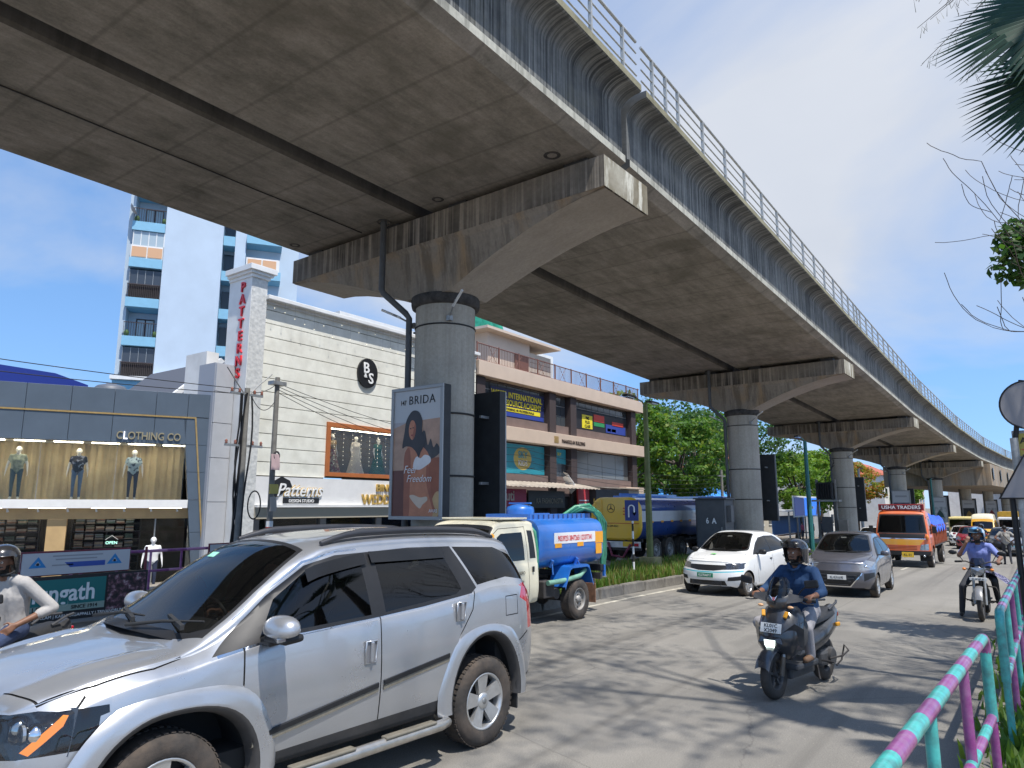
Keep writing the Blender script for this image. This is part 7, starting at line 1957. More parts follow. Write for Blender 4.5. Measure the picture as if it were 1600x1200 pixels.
for (a, b) in ((-8.2, -4.9), (-4.0, -2.0)):
 for r_ in range(9):
  z = -0.6 + 0.26 * r_
  shelf.box(((a + b) / 2, 1.35, z), (b - a, 0.4, 0.025))
  u = a + 0.1
  while u < b - 0.25:
   n = random.randint(3, 6)
   for q in range(n): stock.box((u + 0.12 + random.uniform(-.01, .01), 1.3, z + 0.03 + 0.034 * q), (0.24, 0.32, 0.030), random.randrange(7))
   u += 0.29
 for u in (a, (a + b) / 2, b): shelf.box((u, 1.35, 0.6), (0.03, 0.4, 2.4))
shelf.build('shelving', M_CARBLACK, cs)
so = stock.build('folded_clothes', [mat('stock%d' % i, c, 0.9) for i, c in enumerate(SC)], cs); so['kind'] = 'stuff'
bx(cs, 'back_panel', M_DARKIN, -9.0, -0.6, 1.62, 1.68, -0.75, 1.95)
put_text('OPEN', cs, (-2.82, 0.10, 0.86), 0.13, mat('open_green', (0.5, 0.9, 0.75), 0.4, emit=(0.4, 0.9, 0.7), estr=0.7), 0.01, bold=0.012, name='open_sign')
m = MB(); m.tube([(-3.0, 0.1, 1.0), (-2.82, 0.1, 1.13), (-2.64, 0.1, 1.0)], 0.006, 5); m.build('sign_cord', M_WHITEINK, cs)
M_LETG = mat('letter_gold', (0.42, 0.34, 0.20), 0.35, 0.5)
word = 'CLOTHING CO'; SZ = 0.36
def adv(s, **k):
 me = text_mesh(s + '|', SZ, 0.01, 'LEFT', **k); x = max(v.co.x for v in me.vertices); bpy.data.meshes.remove(me); return x
bar = adv('')
tot = adv(word) - bar
f = 1.92 / tot
for i, ch in enumerate(word):
 if ch == ' ': continue
 x = (adv(word[:i]) - bar) * f
 lit = (i == 1)
 put_text(ch, cs, (-2.97 + x, -0.185, 4.23), SZ, mat('letter_lit', (0.9, 0.9, 0.95), 0.4, emit=(0.9, 0.9, 1.0), estr=0.7) if lit else M_LETG, 0.045, 'LEFT', bold=0.012, sx=f, name='letter')
def mann(label, u, y, z, top, low, h=1.66, facing=-90, base=cs, mat_=None):
 p = base.matrix_basis @ Vector((u, y, z))
 return standing('mannequin', label, p, base.rotation_euler.z + R(facing), top, low, mat_ or M_MANNEQ, M_MANNEQ, h, 'mannequin', 'shop mannequins', hair=False, voxel=0.022, arms=0.03)
def print_cloth(name, a, b_, sc=8, lo=0.45, hi=0.55):
 if name in MATS: return MATS[name]
 t = NT(name); t.set('Base Color', t.ramp(t.noise(t.vec(), sc, 3, 0.5), [(lo, a), (hi, b_)])); t.set('Roughness', 0.9); MATS[name] = t.m; return t.m
bpy.context.view_layer.update()
DENIM = cloth('denim_mid', (0.10, 0.17, 0.30)); DENIMD = cloth('denim_dark', (0.025, 0.035, 0.07))
mann('mannequin in a sage camouflage shirt and jeans, leftmost in the slate store window', -5.62, 0.62, 2.28, print_cloth('sage_camo', (0.22, 0.26, 0.20), (0.33, 0.37, 0.30)), cloth('denim_green', (0.06, 0.10, 0.12)))
mann('mannequin in a black patterned shirt and blue jeans in the slate store window', -3.98, 0.62, 2.28, print_cloth('black_print', (0.02, 0.02, 0.03), (0.22, 0.24, 0.32), 10, 0.55, 0.6), DENIM)
mann('mannequin in a pale blue floral shirt and dark jeans in the slate store window', -2.38, 0.62, 2.28, print_cloth('blue_floral', (0.45, 0.58, 0.66), (0.06, 0.09, 0.14), 11, 0.55, 0.62), DENIMD)
mann('mannequin in a white printed shirt standing at the slate store entrance', -1.65, -1.1, -0.55, print_cloth('white_print', (0.6, 0.62, 0.64), (0.15, 0.18, 0.22), 12, 0.55, 0.6), DENIMD)
mann('mannequin in a striped shirt at the far left by the slate store', -6.05, -0.8, -0.40, print_cloth('stripe_shirt', (0.55, 0.54, 0.52), (0.12, 0.12, 0.13), 12, 0.5, 0.52), DENIMD)
ps = thing('wedding_store', 'cream plank-clad store with a black oval emblem and tiled corner pilaster', 'store', (-22, 0, 0), R(90))
M_CREAMB = mat('cream_plank', (0.77, 0.76, 0.67), 0.65, var=0.07, scale=2.5, bump=0.12, bscale=30, dirt=(0.42, 0.40, 0.32), dirt_amt=0.4, dirt_scale=1.2)
M_JOINT = mat('plank_joint', (0.05, 0.048, 0.04), 0.9)
bx(ps, 'core_wall', M_JOINT, 14.92, 27.2, 0.05, 1.3, 5.30, 9.5); bx(ps, 'core_wall', M_JOINT, 14.92, 17.97, 0.05, 1.3, 3.1, 5.29); bx(ps, 'core_wall', M_JOINT, 22.97, 27.2, 0.05, 1.3, 3.1, 5.29); bx(ps, 'core_wall', M_DARKIN, 14.92, 27.2, 3.0, 9, -0.75, 3.1)
z = 3.13
for k in range(13):
 z1 = z + 0.505 if k else 3.62
 if k == 12: z1 = 9.5
 if z1 <= 3.2 or z >= 5.28: segs = [(14.9, 27.2)]
 else: segs = [(14.9, 17.98), (22.98, 27.2)]
 if z < 5.28 < z1: segs = [(14.9, 17.98), (22.98, 27.2)]
 for a, b in segs: bx(ps, 'plank', M_CREAMB, a, b, -0.02, 0.05, z + 0.012, z1 - 0.012, 0.006)
 z = z1
bx(ps, 'plank', M_CREAMB, 17.98, 22.98, -0.02, 0.05, 5.31, 5.63, 0.006)
bx(ps, 'coping', M_WHITEW, 14.86, 27.2, -0.32, 0.4, 9.5, 9.66, 0.02); bx(ps, 'coping', M_WHITEW, 14.86, 27.2, -0.10, 0.3, 9.40, 9.5)
tm = NT('pilaster_tile'); tv = tm.voro(tm.vec((7, 7, 7)), 1.0, 'F1'); tm.set('Base Color', tm.ramp(tm.noise(tm.vec(), 9, 4, .6), [(0.3, (0.46, 0.47, 0.46)), (0.7, (0.66, 0.66, 0.63))])); tm.set('Roughness', 0.6); tm.bump(tv, 0.3, 0.03)
bx(ps, 'pilaster', tm.m, 14.27, 14.89, -0.14, 1.2, -0.6, 10.2)
bx(ps, 'pilaster_side', M_WHITEW, 14.24, 14.268, -0.13, 1.25, -0.6, 10.2)
for k, (o, z0, z1) in enumerate(((0.05, 10.2, 10.32), (0.13, 10.32, 10.42), (0.22, 10.42, 10.62))): bx(ps, 'cornice', M_WHITEW, 14.24 - o, 14.9 + o, -0.16 - o, 1.25, z0, z1, 0.01)
M_REDLET = mat('red_letter', (0.62, 0.02, 0.03), 0.35)
for k, ch in enumerate('PATTERNS'):
 put_text(ch, ps, (14.21, 0.34, 9.72 - 0.455 * k), 0.50, M_REDLET, 0.06, bold=0.02, M=XBm, name='letter')
M_LGP = mat('light_grey_panel', (0.42, 0.43, 0.45), 0.5, var=0.05)
for z0, z1 in ((-0.6, 2.2), (2.2, 3.7), (3.7, 4.9), (4.9, 6.0), (6.0, 7.0)): bx(ps, 'annex_panel', M_LGP, 13.52, 14.22, 0.52, 0.6, z0 + .01, z1 - .01, 0.004)
bx(ps, 'annex_wall', mat('annex_side', (0.34, 0.36, 0.40), 0.7), 13.5, 14.22, 0.6, 1.6, -0.6, 7.02); bx(ps, 'annex_wall', M_WHITEW, 13.75, 14.22, 1.62, 3.0, 5.5, 7.6)
m = MB(); n = 40; m.add([(0.54 * math.cos(2 * math.pi * i / n), 0, 0.62 * math.sin(2 * math.pi * i / n)) for i in range(n)] + [(0.54 * math.cos(2 * math.pi * i / n), -0.09, 0.62 * math.sin(2 * math.pi * i / n)) for i in range(n)], [(i, (i + 1) % n, n + (i + 1) % n, n + i) for i in range(n)] + [tuple(range(n, 2 * n))])
ov = m.build('oval_emblem', mat('emblem_black', (0.012, 0.012, 0.013), 0.35), ps, (19.93, -0.03, 7.53))
put_text('B', ov, (-0.12, -0.11, 0.0), 0.62, M_WHITEINK, 0.03, bold=0.015, name='letter'); put_text('S', ov, (0.15, -0.11, -0.42), 0.62, M_WHITEINK, 0.03, bold=0.015, name='letter'); put_text('&', ov, (-0.16, -0.115, -0.20), 0.25, M_WHITEINK, 0.03, bold=0.02, name='letter')
M_WOODF = mat('orange_wood_frame', (0.42, 0.13, 0.035), 0.5, var=0.15, scale=3)
for (a, b, c_, d) in ((17.96, 23.0, 5.13, 5.31), (17.96, 23.0, 3.2, 3.36), (17.96, 18.14, 3.36, 5.13), (22.82, 23.0, 3.36, 5.13)): bx(ps, 'window_frame', M_WOODF, a, b, -0.10, 0.10, c_, d, 0.008)
bx(ps, 'shop_window', M_SHOPGL, 18.14, 22.82, 0.0, 0.01, 3.36, 5.13)
bx(ps, 'window_niche', mat('niche_back', (0.13, 0.115, 0.10), 0.8, var=0.2, scale=1), 18.0, 22.95, 1.2, 1.3, 3.2, 5.3); bx(ps, 'window_niche', M_TAN, 18.0, 22.95, 0.05, 1.2, 3.2, 3.3)
bx(ps, 'niche_light', M_SHOPLIGHT, 18.3, 22.7, 0.25, 0.35, 5.10, 5.125)
random.seed(8)
wire = MB();
for k in range(10):
 u = 18.35 + 0.46 * k
 s_ = MB(); s_.cyl((0, 0, 0), (0, 0, -random.uniform(1.1, 1.7)), 0.004, n=4)
 for q in range(9): s_.ball((random.uniform(-.01, .01), -0.012, -0.08 - 0.17 * q), 0.016, 6, 4, 1)
 s_.build('light_string', [M_STEEL, mat('fairy_bulb', (0.8, 0.75, 0.6), 0.3, emit=(1, 0.9, 0.6), estr=0.6)], ps, (u, -0.06, 5.13))
for k in range(26):
 s_ = MB(); L = random.uniform(0.3, 0.9); s_.cyl((0, 0, 0), (0, 0, -L), 0.004, n=4); s_.ball((0, 0, -L), 0.02, 6, 4, 1); s_.build('light_string', [M_STEEL, MATS['fairy_bulb']], ps, (15.1 + 0.45 * k, -0.335, 9.5))
def gown(label, u, top, skirt):
 p = ps.matrix_basis @ Vector((u, 0.55, 3.31))
 r_ = standing('mannequin', label, p, R(90 - 90), top, skirt, M_MANNEQ, M_MANNEQ, 1.62, 'mannequin', 'shop mannequins', hair=False, voxel=0.022, sleeve=0.4)
 g_ = MB(); g_.grid(lambda i, j: ((0.13 + 0.22 * (j / 8) ** 1.2 + 0.015 * math.sin(i * 2.4) * j / 8) * math.cos(2 * math.pi * i / 32), (0.15 + 0.26 * (j / 8) ** 1.2 + 0.015 * math.sin(i * 2.4) * j / 8) * math.sin(2 * math.pi * i / 32), 1.02 - 1.0 * j / 8), 32, 8); g_.build('skirt', skirt, r_)
 return r_
bpy.context.view_layer.update()
gown('mannequin in a gold embroidered saree, leftmost in the wood-framed display window', 18.75, print_cloth('gold_brocade', (0.38, 0.24, 0.10), (0.50, 0.40, 0.25), 14), print_cloth('saree_pleat', (0.28, 0.10, 0.10), (0.5, 0.4, 0.28), 9))
gown('mannequin in a white bridal gown in the wood-framed display window', 20.0, cloth('bridal_white', (0.70, 0.66, 0.62)), cloth('bridal_white', (0.70, 0.66, 0.62)))
gown('mannequin in a dark green gown beside the bridal gown', 21.25, cloth('deep_green', (0.02, 0.10, 0.07)), cloth('deep_green', (0.02, 0.10, 0.07)))
fa = bx(ps, 'fascia', mat('fascia_white', (0.72, 0.71, 0.69), 0.5, var=0.05, bump=0.15, bscale=6), 14.9, 27.2, -0.12, 0.0, 2.1, 3.1)
bx(ps, 'fascia_lip', M_WHITEW, 14.9, 27.2, -0.30, 0.1, 2.02, 2.095); bx(ps, 'shop_soffit', mat('soffit_beige', (0.40, 0.36, 0.28), 0.7), 14.9, 27.2, -0.15, 1.2, 1.62, 2.015)
gt = mat('sign_gold_edge', (0.55, 0.36, 0.10), 0.4, 0.4)
put_text('Patterns', fa, (16.75, -0.135, 2.42), 0.66, gt, 0.03, bold=0.035, shear=0.35, sx=0.92, name='lettering')
put_text('Patterns', fa, (16.75, -0.165, 2.42), 0.66, M_WHITEINK, 0.03, bold=0.006, shear=0.35, sx=0.92, name='lettering')
m = MB(); m.prism([(15.55, 2.45), (15.62, 2.95), (15.95, 3.12), (16.3, 2.98), (16.42, 2.75), (16.2, 2.7), (16.0, 2.5), (15.75, 2.38)], 'y', -0.15, -0.122); m.build('sign_backing', M_CARBLACK, fa)
bx(ps, 'sign_plate', M_CARBLACK, 16.05, 17.65, -0.16, -0.121, 2.16, 2.36, sub=fa)
put_text('DESIGN STUDIO', fa, (16.85, -0.165, 2.2), 0.155, M_WHITEINK, 0.01, bold=0.012, sx=1.0, name='lettering')
put_text('BIND', fa, (20.55, -0.16, 2.66), 0.42, gt, 0.08, 'LEFT', bold=0.015, name='lettering'); put_text('WEDDING', fa, (19.8, -0.16, 2.14), 0.56, gt, 0.08, 'LEFT', bold=0.015, sx=0.92, name='lettering')
for u in (14.95, 17.9, 20.8, 23.8, 26.8): bx(ps, 'shop_pier', mat('pier_grey', (0.22, 0.2, 0.18), 0.7), u, u + 0.28, 0.02, 0.3, -0.75, 1.615)
for a in (15.25, 18.2, 21.1, 24.1): bx(ps, 'shop_window', M_SHOPGL, a, a + 2.6, 0.1, 0.11, -0.7, 1.615)
bx(ps, 'terrace_block', mat('terrace_tile', (0.45, 0.48, 0.5), 0.6, var=0.2, scale=5), 20.5, 27, 2.6, 8, 9.0, 10.6); bx(ps, 'terrace_coping', M_WHITEW, 20.4, 27, 2.4, 8, 10.6, 10.75)
bx(ps, 'floodlight', M_CARBLACK, 22.2, 22.65, -0.7, -0.45, 9.63, 9.70)
wb_ = thing('academy_building', 'three-storey shop building with beige bands, academy banner and roof railing', 'building', (-22, 0, 0), R(90))
M_MAUVE = mat('mauve_wall', (0.175, 0.125, 0.11), 0.8, var=0.12, scale=1.5); M_BEIGE = mat('beige_band', (0.58, 0.46, 0.36), 0.7, var=0.06, scale=1.0); M_PILD = mat('plum_pilaster', (0.055, 0.04, 0.04), 0.7)
bx(wb_, 'wall', M_MAUVE, 27.4, 45.9, 0.55, 10, -0.9, 8.7)
bx(wb_, 'parapet', M_BEIGE, 27.3, 46.1, -0.15, 0.35, 8.6, 9.37, 0.02); bx(wb_, 'floor_band', M_BEIGE, 27.3, 46.25, -0.22, 0.35, 5.46, 6.2, 0.02)
bx(wb_, 'roof_slab', M_PAVE, 27.4, 46.0, 0.36, 10, 8.71, 9.0)
for u in (27.4, 34.12, 36.45, 44.6): bx(wb_, 'pilaster', M_PILD, u, u + 0.68, 0.05, 0.56, -0.9, 8.58, 0.01)
for z0, z1 in ((6.2, 6.75), (2.6, 3.75)):
 for a, b in ((28.1, 34.1), (34.82, 36.43), (37.15, 44.58)): bx(wb_, 'spandrel', M_MAUVE, a, b, 0.2, 0.55, z0, z1)
M_GRIDG = glass('office_glass', (0.05, 0.055, 0.06), 0.25)
M_ALUF = mat('window_aluminium', (0.5, 0.5, 0.5), 0.4, 0.3)
def window(u0, u1, z0, z1, nx, nz, frame=M_ALUF, gl=None):
 w = bx(wb_, 'window', frame, u0, u1, 0.44, 0.5, z0, z1)
 for i in range(nx):
  for j in range(nz):
   a, b = u0 + (u1 - u0) * i / nx + .02, u0 + (u1 - u0) * (i + 1) / nx - .02; c_, d = z0 + (z1 - z0) * j / nz + .02, z0 + (z1 - z0) * (j + 1) / nz - .02
   bx(wb_, 'pane', gl or mat('office_pane', (0.06, 0.07, 0.08), 0.08), a, b, 0.41, 0.437, c_, d, sub=w)
 return w
window(28.1, 34.1, 6.76, 8.55, 8, 4); window(34.85, 36.4, 6.76, 8.55, 3, 3); window(37.2, 44.55, 6.76, 8.55, 9, 4)
window(28.1, 34.1, 3.76, 5.4, 4, 1); window(34.85, 36.4, 3.76, 5.4, 2, 2); window(37.2, 44.55, 3.76, 5.4, 4, 1, gl=mat('office_pane_grey', (0.16, 0.165, 0.16), 0.12))
M_BNAVY = mat('banner_navy', (0.015, 0.022, 0.10), 0.5); M_BYEL = mat('banner_yellow', (0.80, 0.68, 0.03), 0.5); M_BBLUE = mat('banner_blue', (0.03, 0.06, 0.32), 0.5); M_TEAL = mat('poster_teal', (0.03, 0.30, 0.38), 0.5, var=0.2, scale=0.8)
bn1 = bx(wb_, 'banner', M_BNAVY, 28.9, 33.95, 0.36, 0.38, 6.8, 8.3)
put_text('WISSER INTERNATIONAL', bn1, (31.35, 0.345, 7.83), 0.46, M_BYEL, 0.01, bold=0.018, sx=0.92, name='lettering'); put_text('HUMAN RESOURCE ACADEMY', bn1, (31.05, 0.345, 7.42), 0.44, M_BYEL, 0.01, bold=0.018, sx=0.86, name='lettering')
st_ = bx(wb_, 'banner_strip', M_BYEL, 28.95, 33.55, 0.34, 0.358, 7.10, 7.33); put_text('TRANSFORMING HR PROFESSIONALS', bn1, (31.25, 0.33, 7.15), 0.18, M_INK, 0.006, bold=0.02, sx=1.1, name='lettering')
bx(wb_, 'banner_strip', M_BBLUE, 28.95, 33.9, 0.34, 0.358, 6.84, 7.06)
put_text('info@wisser.com   www.wisser.com   0477 000 0000', bn1, (31.4, 0.335, 6.90), 0.10, M_WHITEINK, 0.006, name='lettering') if False else None
m_ = bx(wb_, 'banner', mat('banner_black', (0.02, 0.02, 0.025), 0.5), 37.5, 44.4, 0.36, 0.38, 6.8, 7.95)
for (a, b, c_, d, mm) in ((38.3, 39.6, 6.9, 7.75, M_BYEL), (39.8, 41.2, 7.45, 7.9, mat('poster_red', (0.62, 0.06, 0.04), 0.5)), (39.8, 41.2, 7.15, 7.4, mat('poster_green', (0.03, 0.28, 0.10), 0.5)), (41.4, 44.2, 6.85, 7.4, M_BBLUE), (42.3, 43.9, 7.35, 7.65, MATS['poster_red']), (42.2, 42.8, 6.95, 7.15, M_BYEL), (41.6, 42.1, 6.95, 7.15, MATS['poster_green'])):
 bx(wb_, 'poster', mm, a, b, 0.34, 0.357, c_, d)
for k, tx in enumerate(('PMS', 'PLUS', 'CLASS')): put_text(tx, m_, (38.95, 0.33, 7.48 - 0.26 * k), 0.25, M_INK, 0.006, bold=0.02, name='lettering')
bx(wb_, 'poster', M_TEAL, 28.2, 34.0, 0.385, 0.405, 3.8, 5.38)
m = MB(); n = 30; m.add([(31.85 + 0.85 * math.cos(2 * math.pi * i / n), 0.38, 4.62 + 0.62 * math.sin(2 * math.pi * i / n)) for i in range(n)], [tuple(range(n))]); sk = m.build('poster_disc', mat('poster_gold', (0.55, 0.42, 0.10), 0.5), wb_)
put_text('SKY', sk, (31.85, 0.365, 4.66), 0.52, M_TEAL, 0.006, bold=0.02, name='lettering'); put_text('KIDS', sk, (31.85, 0.365, 4.24), 0.42, M_WHITEINK, 0.006, bold=0.01, name='lettering')
m = MB(); m.add([(28.3 + x, 0.378, 3.85 + z_) for x, z_ in ((0, 0), (0.9, 0.0), (1.5, 0.5), (1.3, 1.2), (0.7, 1.5), (0, 1.45))], [tuple(range(6))]); m.build('poster_figure', mat('poster_pale', (0.45, 0.5, 0.52), 0.5, var=0.5, scale=3), wb_)
bx(wb_, 'poster', M_TEAL, 34.9, 36.35, 0.385, 0.405, 4.5, 5.38); put_text('SKY', wb_, (35.6, 0.37, 5.0), 0.26, M_BYEL, 0.006, name='lettering')
put_text('PANAKKILAN BUILDING', wb_, (36.3, -0.235, 5.68), 0.30, mat('name_dark', (0.06, 0.04, 0.03), 0.5), 0.02, bold=0.02, sx=0.82, name='lettering'); bx(wb_, 'name_emblem', M_GOLD, 34.15, 34.6, -0.235, -0.221, 5.64, 6.02)
bx(wb_, 'shopfront', M_DARKIN, 27.4, 45.9, 0.3, 0.54, -0.9, 2.59)
b = MB(); nn = 90
b.grid(lambda i, j: (28.0 + 9.2 * i / nn, -0.05 - 1.5 * j / 2, 3.36 - 0.17 * j + 0.02 * math.sin(i * math.pi / 2)), nn, 2); aw = b.build('awning', mat('awning_sheet', (0.44, 0.38, 0.31), 0.6, 0.2, var=0.2, scale=2), wb_)
aw2 = bx(wb_, 'awning', mat('awning_sheet', (0.44, 0.38, 0.31)), 37.4, 44.6, -0.9, 0.1, 3.15, 3.2)
sg = bx(wb_, 'shop_sign', mat('sign_crimson', (0.38, 0.02, 0.06), 0.5), 29.0, 31.5, -0.1, 0.0, 1.98, 2.95); put_text('auti', sg, (29.85, -0.115, 2.35), 0.75, M_BEIGE, 0.01, bold=0.02, name='lettering'); put_text('BEAUTY LOUNGE', sg, (30.3, -0.115, 2.1), 0.15, M_WHITEINK, 0.01, name='lettering') if False else None
sg = bx(wb_, 'shop_sign', mat('sign_black', (0.02, 0.022, 0.02), 0.5), 31.7, 35.4, -0.1, 0.0, 1.95, 2.9); put_text('KA FASHIONISTA', sg, (33.8, -0.115, 2.2), 0.42, mat('sign_dim', (0.22, 0.19, 0.13), 0.5), 0.01, sx=0.85, bold=0.01, name='lettering')
sg = bx(wb_, 'shop_sign', mat('sign_red', (0.58, 0.05, 0.06), 0.5), 36.6, 37.9, -0.3, -0.2, 1.9, 3.05); bx(wb_, 'sign_strip', M_WHITEINK, 36.7, 37.8, -0.32, -0.301, 2.35, 2.42, sub=sg); bx(wb_, 'sign_strip', M_WHITEINK, 36.7, 37.8, -0.32, -0.301, 2.15, 2.22, sub=sg)
bx(wb_, 'grey_shopfront', mat('shop_grey', (0.09, 0.088, 0.09), 0.6), 38.2, 42.6, -0.6, 0.29, -0.9, 3.1); bx(wb_, 'shop_slats', M_BEIGE, 42.8, 45.4, -0.35, 0.29, 2.3, 3.3)
m = MB(); m.grid(lambda i, j: (34.9 + 0.9 * j / 6 + 0.2 * i / 6, -0.3 - 0.3 * math.sin(i * .6), 4.0 - 0.75 * (i / 6) * (0.4 + 0.6 * j / 6) - 0.5 * j / 6), 6, 6); m.build('cloth_scrap', M_WHITEW, wb_)
M_BROWNR = mat('brown_railing', (0.19, 0.085, 0.06), 0.6)
m = MB(); m.cyl((27.4, 0.1, 10.3), (46.0, 0.1, 10.3), 0.03, n=6); m.cyl((27.4, 0.1, 9.45), (46.0, 0.1, 9.45), 0.02, n=6)
m.build('handrail', M_BROWNR, wb_)
m = MB()
for k in range(130): m.cyl((27.5 + 0.142 * k, 0.1, 9.37), (27.5 + 0.142 * k, 0.1, 10.3), 0.014, n=4)
for k in range(8):
 u = 28.4 + 2.3 * k
 m.cyl((u, 0.1, 9.42), (u + .7, 0.1, 10.28), 0.014, n=4); m.cyl((u + .7, 0.1, 9.42), (u, 0.1, 10.28), 0.014, n=4)
o = m.build('balusters', M_BROWNR, wb_); o['kind'] = 'stuff'
for k in range(11): bx(wb_, 'rail_post', M_BROWNR, 27.4 + 1.84 * k, 27.46 + 1.84 * k, 0.07, 0.13, 9.37, 10.36)
bx(wb_, 'stair_room', M_BEIGE, 31.0, 35.2, 2.2, 6.5, 9.0, 11.9); bx(wb_, 'stair_room', mat('ribbed_wall', (0.50, 0.42, 0.33), 0.7), 35.21, 37.6, 2.2, 6.5, 9.0, 11.4)
for k in range(7): bx(wb_, 'wall_rib', M_PILD, 35.22, 37.6, 2.185, 2.199, 9.3 + 0.3 * k, 9.32 + 0.3 * k)
bx(wb_, 'roof_door', mat('brown_door', (0.15, 0.06, 0.04), 0.6), 33.6, 35.0, 2.12, 2.199, 9.0, 11.1, 0.01); bx(wb_, 'stair_roof', M_BEIGE, 30.2, 37.9, 1.6, 6.8, 11.9, 12.05)
S12 = 1.2
def az(z): return 2.08 + (z - 2.08) * S12
ap = thing('apartment_tower', 'pale blue and white apartment tower with stacked balconies behind the shops', 'building', (-49.1, 25.2, 0), R(56))
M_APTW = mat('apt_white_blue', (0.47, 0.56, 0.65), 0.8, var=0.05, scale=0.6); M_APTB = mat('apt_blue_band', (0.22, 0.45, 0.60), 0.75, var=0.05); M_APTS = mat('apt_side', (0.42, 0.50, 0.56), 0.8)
u = lambda v: v * S12
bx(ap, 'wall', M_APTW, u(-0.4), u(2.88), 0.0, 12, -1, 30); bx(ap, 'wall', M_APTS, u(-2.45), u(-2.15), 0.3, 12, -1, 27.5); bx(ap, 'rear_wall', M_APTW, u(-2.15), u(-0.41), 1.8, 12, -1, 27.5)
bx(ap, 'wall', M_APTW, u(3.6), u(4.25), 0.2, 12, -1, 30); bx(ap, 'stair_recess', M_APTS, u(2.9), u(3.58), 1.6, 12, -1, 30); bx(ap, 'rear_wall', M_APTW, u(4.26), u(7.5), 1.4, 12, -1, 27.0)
floors = [9.5, 11.9, 14.25, 16.7, 19.0, 21.4]
M_RAILB = mat('balcony_rail', (0.05, 0.035, 0.035), 0.6)
for i, z in enumerate(floors):
 zb = az(z);
 for (a, b) in ((-2.2, -0.41), (4.27, 6.4)):
  bx(ap, 'balcony_band', M_APTB, u(a), u(b), -0.12, 1.75, zb - 0.68, zb, 0.01)
 bx(ap, 'stair_band', M_APTB, u(2.9), u(3.59), 0.25, 1.6, zb - 0.95, zb - 0.2)
 bx(ap, 'stair_window', M_DARKGL, u(2.95), u(3.5), 1.5, 1.59, zb, zb + 1.5)
 kind = i % 5
 if kind in (0, 2):      # glazed balcony with dark grille below
  w = bx(ap, 'glazing', mat('apt_glazing', (0.05, 0.06, 0.075), 0.15), u(-2.12), u(-0.44), 0.1, 0.14, zb + 1.0, zb + 2.1)
  for k in range(4): bx(ap, 'glazing_bar', M_STEEL, u(-2.12 + 0.42 * k), u(-2.09 + 0.42 * k), 0.05, 0.1, zb + 1.0, zb + 2.1, sub=w)
  g_ = MB()
  for k in range(18): g_.cyl((u(-2.15 + 0.1 * k), -0.05, zb), (u(-2.15 + 0.1 * k), -0.05, zb + 1.0), 0.022, n=4)
  g_.box((u(-1.3), -0.05, zb + 1.0), (u(1.76), 0.06, 0.06)); g_.build('balcony_railing', M_RAILB, ap); bx(ap, 'balcony_screen', M_DARKIN, u(-2.12), u(-0.44), 0.05, 0.09, zb, zb + 0.98)
 elif kind == 3:
  w = bx(ap, 'glazing', mat('apt_glazing_pale', (0.38, 0.46, 0.5), 0.2), u(-2.1), u(-0.43), 0.0, 0.05, zb + 1.0, zb + 2.05)
  for k in range(5): bx(ap, 'glazing_bar', M_WHITEW, u(-2.12 + 0.42 * k), u(-2.07 + 0.42 * k), -0.03, 0.0, zb + 1.0, zb + 2.05, sub=w)
  for k in range(2): bx(ap, 'orange_panel', mat('apt_orange', (0.62, 0.36, 0.20), 0.7), u(-2.10 + 0.86 * k), u(-1.32 + 0.86 * k), -0.10, -0.05, zb + 0.1, zb + 0.85)
  bx(ap, 'panel_frame', M_WHITEW, u(-2.16), u(-0.42), -0.05, 0.0, zb, zb + 0.98)
  for k in range(2): bx(ap, 'orange_panel', MATS['apt_orange'], u(4.4 + 0.9 * k), u(5.2 + 0.9 * k), -0.10, -0.05, zb + 0.1, zb + 0.85)
  bx(ap, 'panel_frame', M_WHITEW, u(4.3), u(6.3), -0.05, 0.0, zb, zb + 0.98)
 else:
  d_ = bx(ap, 'balcony_door', M_RAILB, u(-1.75), u(-0.75), 1.72, 1.79, zb, zb + 1.7)
  for k in range(2): bx(ap, 'door_pane', mat('apt_glazing_pale', (0.38, 0.46, 0.5), 0.2), u(-1.68 + 0.48 * k), u(-1.28 + 0.48 * k), 1.68, 1.715, zb + 0.2, zb + 1.6, sub=d_)
  g_ = MB()
  for k in range(14): g_.cyl((u(-2.15 + 0.13 * k), -0.05, zb), (u(-2.15 + 0.13 * k), -0.05, zb + 1.0), 0.016, n=4)
  g_.box((u(-1.3), -0.05, zb + 1.0), (u(1.76), 0.05, 0.05)); g_.build('balcony_railing', M_RAILB, ap)
  for k in (0, 1):
   p_ = MB(); p_.ball((0, 0, 0.25), (0.18, 0.18, 0.25), 8, 6); p_.build('balcony_plant', mat('balcony_leaf', (0.06, 0.12, 0.03), 0.8, var=0.5, scale=20), ap, (u(-2.0 + 1.5 * k), 0.15, zb))
bx(ap, 'ledge', M_WHITEW, u(-2.5), u(2.9), -0.9, 0.0, az(9.2), az(9.42)); bx(ap, 'podium', M_APTB, u(-2.4), u(2.85), -0.6, 0.0, -1, az(9.2))
m = MB(); m.lathe([(0.02, 0), (0.3, 0.08), (0.45, 0.22), (0.46, 0.22)], 18, M=Matrix.Rotation(R(60), 4, 'Y')); m.build('satellite_dish', mat('dish_grey', (0.3, 0.3, 0.3), 0.5), ap, (u(-2.3), -0.2, az(19.6)))
t = thing('blue_roofed_shed', 'low building with a royal blue sheet roof above the slate store', 'building', (-40, 8, 0), R(90))
m = MB(); m.prism([(-6, 7.4), (8.6, 7.9), (8.6, 8.35), (7.0, 8.75), (-6, 9.1)], 'y', -0.3, 8); m.build('roof', mat('royal_blue_sheet', (0.012, 0.03, 0.22), 0.45), t); bx(t, 'wall', M_WHITEW, -6, 8.4, 0, 8, -1, 7.5)
t = thing('gable_house', 'grey gabled house wedged behind the cream store', 'house', (-30, 15.6, 0), R(90))
